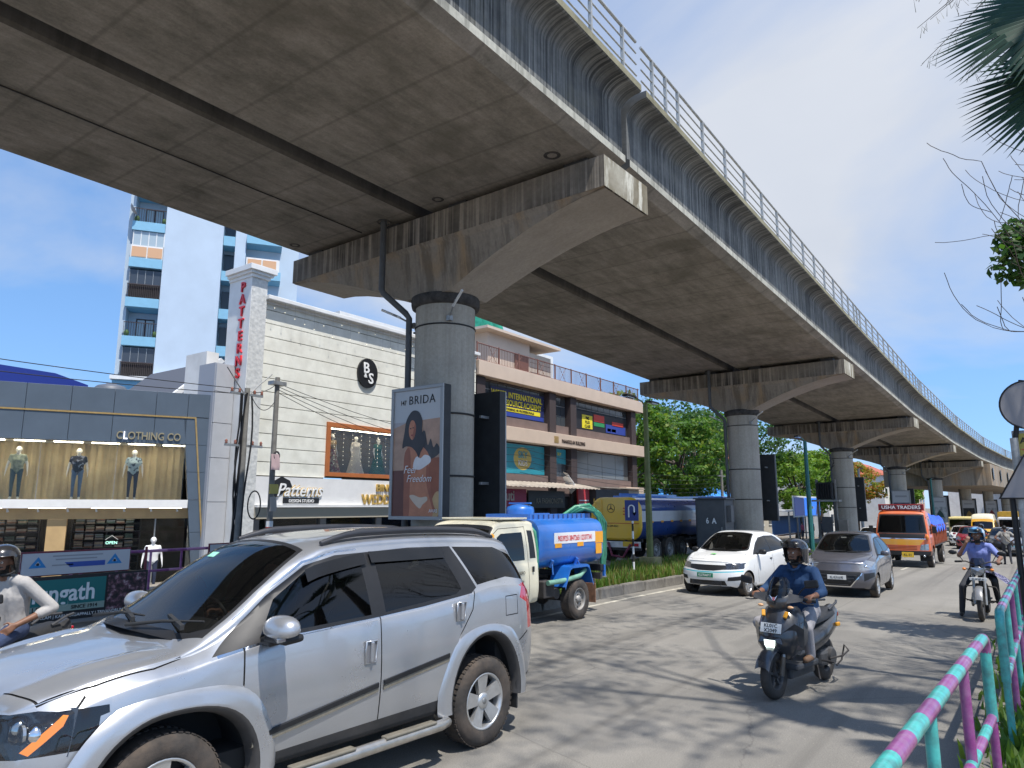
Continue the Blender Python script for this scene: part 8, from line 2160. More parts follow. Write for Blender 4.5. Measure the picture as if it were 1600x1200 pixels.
m = MB(); m.prism([(0.6, 6.9), (2.6, 8.7), (5, 8.7), (5, 6.9)], 'y', 0, 6); m.build('wall', mat('house_grey', (0.22, 0.23, 0.27), 0.8), t); m = MB(); m.prism([(0.3, 6.85), (2.5, 8.85), (2.7, 8.72), (0.45, 6.7)], 'y', -0.15, 0.1); m.build('roof_edge', M_WHITEW, t); m = MB(); m.prism([(0.35, 6.83), (2.5, 8.78), (5.1, 8.78), (5.1, 8.6), (2.6, 8.6), (0.5, 6.7)], 'y', 0.11, 6.2); m.build('roof', mat('roof_dark', (0.08, 0.085, 0.1), 0.7), t); bx(t, 'lower_wall', MATS['house_grey'], 0.6, 5, 0.1, 6, -1, 6.89)
t = thing('water_tank', 'dark round water tank on the roof before the apartment tower', 'water tank', (-36, 16.1, 7.0))
m = MB(); m.lathe([(0.75, 0), (0.78, 0.2), (0.75, 0.7), (0.6, 0.85), (0.25, 0.95), (0.2, 1.0), (0.003, 1.0)], 20); m.build('tank', mat('tank_grey', (0.10, 0.11, 0.13), 0.5), t); bx(t, 'stand', M_PAVE, -1, 1, -1, 1, -8, 0)
t = thing('net_scaffold_building', 'white building draped with green safety netting behind the academy roof', 'building', (-38, 47.5, 0), R(90))
bx(t, 'wall', M_WHITEW, 0.5, 12, 0, 8, -1, 17); bx(t, 'blue_panel', M_APTB, -1.5, 2.0, -0.5, -0.1, 14.8, 16.2)
m = MB(); m.grid(lambda i, j: (-2.5 + 4.6 * i / 20, -0.9 + 0.25 * math.sin(i * 0.9) + .12 * math.sin(j * 1.3 + i), 16.0 + 4 * j / 10), 20, 10); m.build('safety_net', mat('green_net', (0.02, 0.30, 0.20), 0.8, var=0.2, scale=3), t)
t = thing('roof_water_tank', 'black ribbed water tank on the academy building roof', 'water tank', (-28, 33.6, 9.0))
m = MB(); m.lathe([(0.7, 2.6)] + [(0.7 + 0.03 * (k % 2), 2.6 + 0.12 * k) for k in range(9)] + [(0.3, 3.75), (0.003, 3.8)], 18); m.build('tank', mat('tank_black', (0.02, 0.02, 0.022), 0.5), t); bx(t, 'stand', M_STEEL, -0.6, 0.6, -0.6, 0.6, 0, 2.6)
# ================================================================== street furniture
M_TEALP = mat('teal_rail_paint', (0.06, 0.42, 0.38), 0.35, var=0.15, scale=12, dirt=(0.05, 0.05, 0.06), dirt_amt=0.6, dirt_scale=12, coat=0.3)
M_PURP = mat('purple_rail_paint', (0.23, 0.045, 0.20), 0.35, var=0.15, scale=12, dirt=(0.36, 0.24, 0.32), dirt_amt=0.55, dirt_scale=12, coat=0.3)
M_MAROON = mat('maroon_rail_paint', (0.16, 0.015, 0.03), 0.45, var=0.2, scale=10)
def banded(pts, r, n=14, band=0.30, start=0):
 """pipe along pts painted in alternating bands"""
 out = [Vector(pts[0])]; L = 0; mats = []; k = start; acc = 0.0
 for a, b in zip(pts, pts[1:]):
  a = Vector(a); b = Vector(b); d = (b - a).length; t = 0.0
  while t < d - 1e-6:
   step = min(band - acc, d - t)
   t += step; acc += step
   out.append(a.lerp(b, t / d)); mats.append(k % 2)
   if acc >= band - 1e-6: k += 1; acc = 0.0
 m = MB()
 m.tube(out, r, n, mats=mats + [mats[-1]])
 return m
def bend(corner, a, b, r=0.10, n=5):
 c = Vector(corner); p = c + (Vector(a) - c).normalized() * r; q = c + (Vector(b) - c).normalized() * r
 return [tuple((p * (1 - t) ** 2 + c * 2 * t * (1 - t) + q * t * t)) for t in [i / n for i in range(n + 1)]]
def rail_section(name, label, A, B, z0, ztop, zlow, group, mats=(M_TEALP, M_PURP), posts=4, r=0.036, startc=0, band=0.30):
 root = thing(name, label, 'railing', (A[0], A[1], z0), 0, group)
 d = Vector((B[0] - A[0], B[1] - A[1], 0)); L = d.length; e = d.normalized()
 P = lambda t, z: tuple(e * t + Vector((0, 0, z)))
 H = ztop
 top = bend(P(0, H), P(0, H - 1), P(1, H)) + bend(P(L, H), P(L - 1, H), P(L, H - 1))
 banded(top, r, band=band, start=startc).build('top_rail', list(mats), root)
 banded([P(0.02, zlow), P(L - 0.02, zlow)], r * 0.85, band=band, start=startc + 1).build('lower_rail', list(mats), root)
 for i in range(posts + 2):
  t = L * i / (posts + 1)
  m = MB(); hi = H - 0.09 if i in (0, posts + 1) else H - r * 0.8
  mid = zlow
  k = (i + startc) % 2
  m.tube([P(t, -0.05), P(t, mid - .02)], r * 0.8, 10, k)
  m.tube([P(t, mid - .02), P(t, hi)], r * 0.8 if i not in (0, posts + 1) else r, 10, 1 - k if i not in (0,) else 0)
  m.build('post', list(mats), root)
 return root
rail_section('striped_railing', 'teal and purple striped pipe railing nearest the viewer at the lower right', (-0.62, 0.4), (-0.365, 6.15), 0.12, 1.05, 0.52, 'striped pavement railings', posts=4)
rail_section('striped_railing', 'second teal and purple pipe railing beginning at a rounded teal end post', (-0.31, 7.35), (-0.20, 13.6), 0.12, 1.08, 0.55, 'striped pavement railings', posts=5)
rail_section('striped_railing', 'third teal and purple pipe railing by the road sign post', (-0.20, 14.3), (-0.12, 21.0), 0.06, 1.08, 0.55, 'striped pavement railings', posts=5)
for k in range(4):
 rail_section('far_railing', ['maroon and pink pavement railing left of the store entrance', 'maroon and pink railing before the slate store', 'maroon and pink railing before the grey annex', 'maroon and pink railing before the cream store'][k], (-17.35, 4.2 + 3.3 * k), (-17.35, 7.3 + 3.3 * k), 0.08, 0.92, 0.45, 'railings on the far pavement', mats=(M_PURP, mat('pink_rail', (0.55, 0.25, 0.42), 0.4)), posts=3, band=0.5)
hd = thing('jewellery_hoarding', 'teal and black shop hoarding with large white lettering behind the left rider', 'hoarding', (-14.2, 0, 0), R(90))
bd_ = bx(hd, 'board', mat('hoard_black', (0.018, 0.018, 0.02), 0.4), 3.9, 7.38, 0, 0.05, 0.06, 0.84)
tl_ = bx(hd, 'teal_field', mat('hoard_teal', (0.01, 0.16, 0.15), 0.4), 4.6, 6.60, -0.008, -0.001, 0.30, 0.78); bx(hd, 'pale_strip', mat('hoard_sage', (0.28, 0.36, 0.30), 0.4), 4.6, 6.60, -0.012, -0.002, 0.22, 0.335)
put_text('Chungath', tl_, (5.72, -0.015, 0.40), 0.42, M_WHITEINK, 0.008, bold=0.018, sx=0.86, name='lettering'); put_text('JEWELLERY', tl_, (5.36, -0.02, 0.245), 0.12, M_INK, 0.006, bold=0.01, sx=1.0, name='lettering'); put_text('SINCE 1914', tl_, (6.25, -0.02, 0.25), 0.09, M_INK, 0.006, bold=0.012, name='lettering')
put_text('ERNAKULAM | KOLLAM | KARUNAGAPPALLY | TRIVANDRUM', bd_, (5.95, -0.01, 0.115), 0.075, M_WHITEINK, 0.004, sx=0.98, name='lettering')
ph = NT('hoard_photo'); ph.set('Base Color', ph.ramp(ph.noise(ph.vec(), 9, 4, 0.6), [(0.38, (0.012, 0.011, 0.012)), (0.5, (0.06, 0.03, 0.035)), (0.58, (0.22, 0.10, 0.13)), (0.66, (0.40, 0.34, 0.32))])); ph.set('Roughness', 0.4)
bx(hd, 'photo_field', ph.m, 6.64, 7.34, -0.008, -0.001, 0.16, 0.80)
ub = bx(hd, 'upper_board', mat('board_grey', (0.50, 0.50, 0.51), 0.5), 5.18, 7.0, 0.0, 0.04, 0.87, 1.25); bx(hd, 'upper_frame', M_MAROON, 5.15, 7.03, 0.041, 0.07, 0.85, 1.28)
M_LOGOB = mat('logo_blue', (0.02, 0.22, 0.50), 0.4)
for u0 in (5.42, 6.72):
 m = MB(); m.add([(u0 - 0.14, -0.004, 1.0), (u0 + 0.14, -0.004, 1.0), (u0, -0.004, 1.19), (u0 - 0.05, -0.004, 1.045), (u0 + 0.05, -0.004, 1.045), (u0, -0.004, 1.115)], [(0, 3, 5, 2), (1, 2, 5, 4), (0, 1, 4, 3)]); m.build('triangle_logo', M_LOGOB, ub)
 m = MB(); m.ball((u0, -0.005, 1.06), (0.025, 0.004, 0.025), 10, 6); m.build('logo_dot', M_INK, ub)
m = MB(); m.add([(5.95, -0.004, 0.985), (6.55, -0.004, 0.985), (6.55, -0.004, 1.075), (5.85, -0.004, 1.075)], [(0, 1, 2, 3)]); m.build('blue_ribbon', mat('ribbon_blue', (0.03, 0.08, 0.35), 0.4), ub)
for k, (a, b, z) in enumerate(((5.65, 6.5, 1.19), (5.7, 6.4, 1.13), (5.65, 6.0, 1.03))): bx(hd, 'print_line', mat('print_grey', (0.3, 0.3, 0.31), 0.5), a, b, -0.004, -0.001, z - .012, z + .012, sub=ub)
for u0 in (4.2, 5.2, 7.0, 7.36):
 m = MB(); m.tube([(u0, 0.09, -0.02), (u0, 0.09, 1.28)], 0.025, 8); m.tube([(u0, 0.09, 0.9), (u0 + 0.25, 0.5, -0.02)], 0.018, 8); m.build('support', M_MAROON, hd)
hd2 = thing('grey_board', 'small grey notice board with maroon frame beside the slate store corner', 'board', (-16.6, 0, 0), R(90))
b2 = bx(hd2, 'board', MATS['board_grey'], 10.15, 11.6, 0, 0.04, 0.62, 1.12); bx(hd2, 'frame', M_MAROON, 10.12, 11.63, 0.041, 0.07, 0.6, 1.15)
m = MB(); m.add([(10.5, -0.004, 0.72), (10.75, -0.004, 0.72), (10.62, -0.004, 0.92)], [(0, 1, 2)]); m.build('triangle_logo', M_LOGOB, b2)
for u0 in (10.2, 11.55):
 m = MB(); m.tube([(u0, 0.09, -0.02), (u0, 0.09, 1.15)], 0.022, 8); m.tube([(u0, 0.09, 1.05), (u0 - 0.3, 0.3, 0.1)], 0.018, 8); m.build('support', M_MAROON, hd2)
M_BFRAME = mat('billboard_frame', (0.34, 0.34, 0.335), 0.45, 0.3); M_BBACK = mat('billboard_back', (0.018, 0.02, 0.022), 0.6, var=0.3, scale=4)
def pier_board(label, X, Y, z0, z1, w, facing, art=None, zoff=0.0, rz=0.0):
 root = thing('pier_billboard', label, 'billboard', (X, Y, zoff), (0 if facing < 0 else math.pi) + rz, 'billboards strapped to the piers')
 h = z1 - z0; fw = 0.075
 bx(root, 'casing', M_BBACK, -w / 2, w / 2, 0.0, 0.22, z0, z1, 0.006)
 for (a, b, c_, d) in ((-w / 2, w / 2, z1 - fw, z1), (-w / 2, w / 2, z0, z0 + fw), (-w / 2, -w / 2 + fw, z0 + fw, z1 - fw), (w / 2 - fw, w / 2, z0 + fw, z1 - fw)): bx(root, 'frame', M_BFRAME, a, b, -0.045, -0.002, c_, d, 0.006)
 pr_ = bx(root, 'print', mat('print_pale', (0.50, 0.50, 0.50), 0.35), -w / 2 + fw, w / 2 - fw, -0.012, -0.003, z0 + fw, z1 - fw)
 for z in (z0 + h * 0.3, z0 + h * 0.8):
  for s in (-1, 1): bx(root, 'bracket', M_STEEL, s * 0.42 - .03, s * 0.42 + .03, 0.22, 0.52, z - .03, z + .03)
 if art: art(root, pr_, w - 2 * fw, z0 + fw, z1 - fw)
 return root
def smooth_poly(pts, n=4):
 out = []; k = len(pts)
 for i in range(k):
  p0, p1, p2, p3 = [Vector((*pts[(i + j - 1) % k], 0)) for j in range(4)]
  for q in range(n):
   t = q / n
   v = 0.5 * ((2 * p1) + (-p0 + p2) * t + (2 * p0 - 5 * p1 + 4 * p2 - p3) * t * t + (-p0 + 3 * p1 - 3 * p2 + p3) * t ** 3)
   out.append((v.x, v.y))
 return out
def swim_art(root, pr_, w, z0, z1):
 H = z1 - z0
 lay = [0]
 def sh(name, m, pts, smooth=True):
  lay[0] += 1
  P = smooth_poly(pts) if smooth else pts
  mb = MB(); y = -0.013 - 0.0007 * lay[0]
  bm = bmesh.new(); vs_ = [bm.verts.new((-w / 2 + p[0] * w, y, z0 + p[1] * H)) for p in P]
  f = bm.faces.new(vs_); f.normal_update()
  if f.normal.y > 0: f.normal_flip()
  bmesh.ops.triangulate(bm, faces=[f]); me = bpy.data.meshes.new(name); bm.to_mesh(me); bm.free(); me.materials.append(m); link(name, me, pr_)
 pm = lambda n, c, v=0.15: mat('art_' + n, c, 0.4, var=v, scale=4)
 SK, SKD, HR = pm('skin', (0.50, 0.19, 0.095)), pm('skin_dark', (0.33, 0.10, 0.05)), pm('hair', (0.03, 0.024, 0.026), 0.3)
 sh('backdrop', pm('wall', (0.46, 0.28, 0.19)), [(0, 0.28), (1, 0.28), (1, 0.76), (0, 0.74)], False)
 sh('backdrop', pm('sky_edge', (0.42, 0.38, 0.38)), [(0.0, 0.70), (0.28, 0.74), (0.28, 0.745), (0, 0.745)], False)
 sh('sofa', pm('sofa', (0.13, 0.035, 0.022)), [(0, 0.0), (0.55, 0.0), (0.55, 0.36), (0, 0.36)], False); sh('sofa', pm('rust', (0.30, 0.085, 0.035)), [(0.5, 0.0), (1, 0.0), (1, 0.45), (0.6, 0.45)], False)
 sh('cushion', pm('straw', (0.52, 0.33, 0.15)), [(0.78, 0.0), (1.0, 0.02), (1.0, 0.18), (0.88, 0.16)])
 sh('plant', pm('plant', (0.045, 0.04, 0.04), 0.4), [(0.66, 0.48), (0.78, 0.44), (0.92, 0.46), (1.0, 0.5), (0.93, 0.56), (0.86, 0.53), (0.80, 0.60), (0.74, 0.55), (0.68, 0.66), (0.62, 0.64)])
 sh('body', SK, [(0.30, 0.0), (0.33, 0.18), (0.36, 0.32), (0.31, 0.42), (0.28, 0.50), (0.36, 0.56), (0.60, 0.55), (0.76, 0.48), (0.78, 0.40), (0.72, 0.33), (0.76, 0.20), (0.86, 0.0)])
 sh('arm', SKD, [(0.26, 0.0), (0.25, 0.25), (0.24, 0.42), (0.27, 0.51), (0.36, 0.53), (0.39, 0.40), (0.38, 0.2), (0.37, 0.0)]); sh('arm', SKD, [(0.74, 0.42), (0.80, 0.30), (0.86, 0.12), (0.92, 0.05), (0.88, 0.04), (0.80, 0.14), (0.72, 0.28)])
 sh('top', pm('white', (0.74, 0.70, 0.68), 0.06), [(0.45, 0.375), (0.46, 0.43), (0.52, 0.465), (0.60, 0.45), (0.68, 0.475), (0.79, 0.46), (0.81, 0.42), (0.72, 0.39), (0.58, 0.36)])
 sh('brief', pm('cream', (0.62, 0.48, 0.36), 0.06), [(0.38, 0.155), (0.46, 0.165), (0.60, 0.145), (0.74, 0.15), (0.75, 0.12), (0.66, 0.09), (0.60, 0.06), (0.48, 0.10)])
 sh('hair', HR, [(0.20, 0.54), (0.24, 0.66), (0.28, 0.76), (0.40, 0.83), (0.54, 0.82), (0.62, 0.75), (0.62, 0.66), (0.70, 0.60), (0.66, 0.54), (0.60, 0.50), (0.56, 0.455), (0.50, 0.50), (0.40, 0.54), (0.28, 0.55)])
 sh('face', SK, [(0.345, 0.64), (0.34, 0.71), (0.39, 0.755), (0.46, 0.74), (0.48, 0.67), (0.44, 0.61), (0.40, 0.60)]); sh('face_shade', SKD, [(0.42, 0.61), (0.44, 0.68), (0.47, 0.73), (0.49, 0.70), (0.48, 0.65), (0.45, 0.61)])
 for (a, b_) in ((0.375, 0.69), (0.43, 0.695)): sh('eye', HR, [(a - .018, b_), (a, b_ + .006), (a + .018, b_), (a, b_ - .005)])
 sh('lips', pm('lips', (0.30, 0.05, 0.04)), [(0.385, 0.637), (0.41, 0.643), (0.435, 0.638), (0.41, 0.628)])
 y = -0.045
 put_text('BRIDA', pr_, (w * 0.10, -0.02, z0 + H * 0.885), 0.27, M_INK, 0.003, sx=0.95, space=1.12, name='lettering'); put_text('147', pr_, (-w * 0.30, -0.02, z0 + H * 0.885), 0.15, M_INK, 0.003, sx=0.8, bold=0.01, name='lettering')
 put_text('Feel', pr_, (-w * 0.12, -0.045, z0 + H * 0.335), 0.24, M_WHITEINK, 0.003, shear=0.35, sx=0.9, bold=-0.006, name='lettering'); put_text('Freedom', pr_, (w * 0.08, -0.045, z0 + H * 0.265), 0.22, M_WHITEINK, 0.003, shear=0.35, sx=0.9, bold=-0.006, name='lettering')
 put_text('AVAS', pr_, (w * 0.38, -0.03, z0 + H * 0.03), 0.10, M_WHITEINK, 0.003, name='lettering')
def plain_art(col, col2, txt=False):
 def f(root, pr_, w, z0, z1):
  H = z1 - z0
  bx(root, 'picture', mat('pic_%d' % (hash(str(col)) % 9999), col, 0.4, var=0.6, scale=2.0), -w / 2 + .02, w / 2 - .02, -0.016, -0.0125, z0 + .03, z0 + H * 0.62, sub=pr_)
  m = MB(); m.add([(-w * 0.3, -0.018, z0 + H * .18), (w * 0.3, -0.018, z0 + H * .18), (w * 0.22, -0.018, z0 + H * .34), (0, -0.018, z0 + H * .5), (-w * .2, -0.018, z0 + H * .36)], [(0, 1, 2, 3, 4)]); m.build('motif', mat('motif_%d' % (hash(str(col2)) % 9999), col2, 0.4), pr_)
  bx(root, 'headline', mat('headline_grey', (0.32, 0.32, 0.32), 0.4), -w * 0.35, w * 0.35, -0.016, -0.0125, z0 + H * 0.80, z0 + H * 0.86, sub=pr_)
 return f
pier_board('lit pier poster of a dark-haired woman in white swimwear under the word BRIDA', -10.66, 11.18, 1.78, 4.66, 1.54, -1, swim_art)
pier_board('dark unlit back of the billboard on the far side of the nearest pier', -10.70, 13.42, 1.66, 4.76, 1.54, 1)
for k, (nm, c1, c2) in enumerate((('second', (0.1, 0.1, 0.1), (0.2, 0.2, 0.2)), ('third', (0.1, 0.1, 0.1), (0.2, 0.2, 0.2)), ('fourth', (0.07, 0.09, 0.13), (0.20, 0.16, 0.15)), ('fifth', (0.42, 0.43, 0.42), (0.03, 0.07, 0.06)), ('sixth', (0.03, 0.03, 0.03), (0.30, 0.18, 0.05)), ('seventh', (0.42, 0.42, 0.42), (0.25, 0.03, 0.03)))):
 Y = PIER_Y[k + 2]; A = axis_pt(Y)
 pier_board('dark back of the billboard beyond the %s pier' % nm, A.x + 0.38, Y + 1.12, 1.75, 4.9, 1.54, 1, None, A.z)
 if k >= 2: pier_board('poster panel facing the traffic on the %s pier' % nm, A.x + 0.3, Y - 1.18, 1.75, 4.7, 1.54, -1, plain_art(c1, c2), A.z)
M_POLE = mat('pole_concrete', (0.20, 0.19, 0.17), 0.85, var=0.25, scale=4); M_POLEG = mat('pole_olive', (0.13, 0.15, 0.045), 0.6, var=0.25, scale=4); M_POLET = mat('pole_teal', (0.02, 0.14, 0.13), 0.5, var=0.2, scale=4); M_CABLE = mat('cable_black', (0.012, 0.012, 0.013), 0.6)
p1 = thing('utility_pole', 'leaning utility pole wrapped in thick black cables beside the tiled pilaster', 'pole', (-19.5, 12.78, -0.3))
m = MB(); m.cyl((0, -0.02, 0), (0.0, 0.0, 6.0), 0.11, 0.08, n=12); m.build('pole', M_POLE, p1)
random.seed(11)
for k in range(5):
 m = MB(); a0 = random.uniform(0, 6.28); pts = []
 for i in range(12):
  t = i / 11; r_ = 0.16 + 0.07 * math.sin(t * 7 + k) + (0.18 * max(0, t - 0.85) / .15 if k % 2 else 0)
  pts.append((r_ * math.cos(a0 + t * 2.2), r_ * math.sin(a0 + t * 2.2), 0.1 + 5.7 * t))
 m.tube(pts, 0.028, 7); m.build('cable', M_CABLE, p1)
for k, (z, w_) in enumerate(((5.8, 0.7), (4.2, 0.8))):
 m = MB(); m.box((0, 0, z), (0.07, 2 * w_ * 0.8, 0.07)); m.build('cross_arm', M_STEEL, p1)
 for s in (-1, -0.5, 0.5, 1):
  m = MB(); m.lathe([(0.02, 0), (0.05, 0.03), (0.03, 0.06), (0.05, 0.09), (0.015, 0.14)], 10); m.build('insulator', mat('insulator', (0.30, 0.12, 0.08), 0.3), p1, (0, s * w_ * 0.75, z + .03))
for s in (-1, 1):
 m = MB(); m.tube([(0, 0, 5.7), (0, s * 0.35, 6.1), (0.1, s * 0.8, 6.55)], 0.018, 6); m.build('arm_strut', M_STEEL, p1)
m = MB(); n = 24; m.tube([(0.35, 0.25 + 0.22 * math.cos(2 * math.pi * i / n), 2.4 + 0.42 * math.sin(2 * math.pi * i / n)) for i in range(n)], 0.022, 6, closed=True); m.build('cable_coil', M_CABLE, p1)
p2 = thing('utility_pole', 'thin utility pole with torn notices and a red and white base band', 'pole', (-19.5, 13.86, -0.3))
m = MB(); m.cyl((0, 0, 0), (0, 0, 6.5), 0.10, 0.075, n=12); m.build('pole', M_POLE, p2)
m = MB(); m.box((0, 0, 6.3), (0.3, 0.5, 0.12)); m.build('bracket', M_STEEL, p2)
for k in range(5):
 m = MB(); m.lathe([(0.108, 0), (0.108, 0.18)], 14); m.build('base_band', mat('band_red', (0.5, 0.03, 0.02), 0.5) if k % 2 else M_WHITEINK, p2, (0, 0, 1.0 + 0.18 * k))
for z, mm, w_, h_ in ((2.75, mat('notice_yellow', (0.55, 0.45, 0.12), 0.7), 0.34, 0.3), (3.5, mat('notice_pink', (0.55, 0.40, 0.40), 0.7), 0.32, 0.5), (2.2, mat('notice_clear', (0.4, 0.36, 0.32), 0.5), 0.25, 0.45)):
 m = MB(); m.grid(lambda i, j: (0.13 + 0.02 * math.sin(i * 1.7 + j), -w_ / 2 + w_ * i / 4, z + h_ * j / 4), 4, 4); m.build('notice', mm, p2)
m = MB(); m.tube([(0.1, 0.05 + 0.1 * math.cos(t_ * .35), 3.95 + 0.13 * math.sin(t_ * .35)) for t_ in range(18)], 0.03, 6, closed=True); m.build('cable_coil', M_CABLE, p2)
def wire(a, b, sag=0.3, r=0.012, label=None, n=14):
 a = Vector(a); b = Vector(b); m = MB()
 m.tube([tuple(a.lerp(b, i / n) - Vector((0, 0, sag * 4 * (i / n) * (1 - i / n)))) for i in range(n + 1)], r, 5)
 return tag(m.build('overhead_wire', M_CABLE), label, 'wire', 'overhead wires along the shops')
wire((-19.5, 12.5, 5.65), (-20.5, -4, 6.1), 0.25, label='upper overhead wire running left from the cable-wrapped pole')
wire((-19.5, 12.6, 5.5), (-20.6, -4, 5.7), 0.3, label='lower overhead wire running left from the cable-wrapped pole')
wire((-19.5, 12.9, 5.6), (-19.5, 13.86, 6.0), 0.12, label='short wire from the cable-wrapped pole to the thin pole')
wire((-19.5, 12.9, 5.55), (-19.5, 13.86, 5.5), 0.45, label='drooping wire loop between the two poles')
for k in range(4):
 wire((-19.5, 13.9, 6.0 - 0.10 * k), (-20.0, 29.5, 4.9 - 0.32 * k), 0.5 + 0.1 * k, 0.011, '%s of four wires from the thin pole across the cream store' % ('topmost', 'second', 'third', 'lowest')[k])
for k in range(5):
 wire((-20.2, 28.5, 4.9 - 0.30 * k), (-20.6, 58, 4.6 - 0.30 * k), 0.6, 0.012, '%s wire strung before the academy building' % ('topmost', 'second', 'third', 'fourth', 'lowest')[k])
for k in range(2):
 wire((-20.6, 58, 4.6 - 0.5 * k), (-20.0, 80, 4.0 - 0.5 * k), 0.4, 0.014, '%s wire between the far wooden poles' % ('upper', 'lower')[k])
def lamp_post(name, label, X, Y, h, m_, arm, base=True):
 z = drop(Y) + 0.12
 r_ = thing(name, label, 'lamp post', (X, Y, z))
 m = MB(); m.lathe([(0.125, 0), (0.12, h * 0.3), (0.085, h)], 8, smooth=False); m.build('pole', m_, r_)
 if base: bx(r_, 'plinth', mat('plinth_yellow', (0.30, 0.26, 0.12), 0.8, var=0.3), -0.3, 0.3, -0.3, 0.3, -0.1, 0.38, 0.03)
 for s in arm:
  m = MB(); m.tube([(0, 0, h - 0.15), (0, 0.25 * s, h + 0.05), (0, 0.9 * s, h + 0.12)], 0.03, 8); m.build('arm', m_, r_)
  m = MB(); m.box((0, 1.25 * s, h + 0.12), (0.22, 0.75, 0.07), bev=0.025); m.box((0, 1.3 * s, h + 0.075), (0.16, 0.5, 0.02), 1); m.build('lamp_head', [M_CARBLACK, M_LAMP], r_)
 return r_
lamp_post('lamp_post', 'olive green lamp post on the grassy median before the tanker', -10.9, 23.2, 5.75, M_POLEG, (-1, 0.5))
lamp_post('lamp_post', 'teal lamp post beyond the second pier', -8.9, 37.3, 5.6, M_POLET, (-1,), False)
lamp_post('lamp_post', 'slim grey lamp post near the fourth pier', -11.6, 66.0, 6.0, M_STEEL, (1,), False)
lamp_post('lamp_post', 'teal lamp post far along the median', -8.2, 85.0, 6.0, M_POLET, (1,), False)
for k, (X, Y, h) in enumerate(((-20.6, 58, 6.2), (-20.0, 80, 5.5))):
 t = thing('wooden_pole', ['weathered pole with a cable coil before the trees', 'short pole by the blue sheeted roof'][k], 'pole', (X, Y, -1.2))
 m = MB(); m.cyl((0, 0, 0), (0, 0, h), 0.14, 0.11, n=10); m.build('pole', M_POLE, t); m = MB(); m.box((0, 0, h - 0.5), (0.1, 1.6, 0.1)); m.build('cross_arm', M_STEEL, t)
 m = MB(); m.tube([(0.15, 0.5 + 0.3 * math.cos(i * .4), h - 1.6 + 0.35 * math.sin(i * .4)) for i in range(16)], 0.03, 6, closed=True); m.build('cable_coil', M_CABLE, t)
us_ = thing('u_turn_sign', 'blue U-turn sign on a black and white post in the median', 'road sign', (-9.6, 19.3, drop(19.3) + 0.12))
for k in range(9):
 m = MB(); m.cyl((0, 0, 0.22 * k), (0, 0, 0.22 * (k + 1)), 0.03, n=10); m.build('post_band', M_WHITEINK if k % 2 else M_BLACK, us_)
bx(us_, 'plate', mat('sign_blue', (0.03, 0.05, 0.22), 0.4), -0.22, 0.22, -0.045, -0.031, 1.62, 2.22, 0.004)
m = MB(); pts = [(-0.09, -0.052, 1.72), (-0.09, -0.052, 1.98)] + [(0.09 * -math.cos(math.pi * i / 8), -0.052, 1.98 + 0.09 * math.sin(math.pi * i / 8)) for i in range(1, 9)] + [(0.09, -0.052, 1.86)]
m.tube(pts, 0.022, 6); m.add([(0.02, -0.055, 1.87), (0.16, -0.055, 1.87), (0.09, -0.055, 1.76)], [(0, 1, 2), (2, 1, 0)]); m.build('arrow', M_WHITEINK, us_)
cb = thing('electrical_cabinet', 'dark grey electrical cabinet standing beside the second pier', 'cabinet', (-11.25, 30.6, drop(30.6) + 0.1), R(8))
M_CABG = mat('cabinet_grey', (0.075, 0.078, 0.082), 0.55, var=0.15, scale=3)
bx(cb, 'body', M_CABG, -0.62, 0.62, -0.9, 0.9, 0.25, 2.55, 0.02); bx(cb, 'plinth', M_PAVE, -0.7, 0.7, -1.0, 1.0, -0.1, 0.249); bx(cb, 'cap', M_CABG, -0.70, 0.70, -0.98, 0.98, 2.555, 2.62, 0.01); bx(cb, 'door', M_CABG, -0.56, 0.56, -0.925, -0.902, 0.35, 2.45, 0.008); bx(cb, 'side_box', mat('side_box_grey', (0.12, 0.12, 0.12), 0.6), 0.625, 0.8, -0.5, 0.1, 1.6, 2.3, 0.01)
put_text('6', cb, (-0.12, -0.935, 1.55), 0.34, M_WHITEINK, 0.004, bold=0.02, sx=0.7, name='marking'); put_text('A', cb, (0.16, -0.935, 1.55), 0.32, M_WHITEINK, 0.004, bold=0.03, sx=0.8, name='marking'); bx(cb, 'handle', M_STEEL, 0.45, 0.49, -0.95, -0.926, 1.2, 1.4)
A3 = axis_pt(PIER_Y[3])
tr_ = thing('transformer', 'dark finned transformer box on a pole frame beside the third pier', 'transformer', (A3.x - 0.9, A3.y - 1.6, A3.z + 0.1))
bx(tr_, 'tank', M_CARBLACK, -0.5, 0.5, -0.4, 0.4, 3.2, 4.4, 0.03)
for k in range(7): bx(tr_, 'fin', M_CARBLACK, -0.55 + 0.16 * k, -0.52 + 0.16 * k, -0.55, -0.41, 3.3, 4.3)
for s in (-0.6, 0.6):
 m = MB(); m.cyl((s, 0, 0), (s, 0, 4.6), 0.09, n=8); m.build('pole', M_POLE, tr_)
bx(tr_, 'platform', M_STEEL, -0.9, 0.9, -0.5, 0.5, 3.05, 3.18); bx(tr_, 'meter_box', M_PAVE, 0.7, 1.3, -0.3, 0.1, 0.2, 1.8, 0.02); bx(tr_, 'meter_box', M_CABG, -0.35, 0.3, -0.35, 0.0, 0.9, 2.0, 0.02)
for k in range(3):
 m = MB(); m.tube([(-0.3 + 0.3 * k, 0, 4.4), (-0.3 + 0.3 * k, 0, 4.7), (0.6, 0.3, 5.6 + 0.2 * k)], 0.02, 5); m.build('bushing', M_CABLE, tr_)
sp = thing('road_sign_post', 'grey post carrying round and triangular sign backs and a small advert at the right edge', 'sign post', (-0.10, 11.2, drop(11.2) + 0.1))
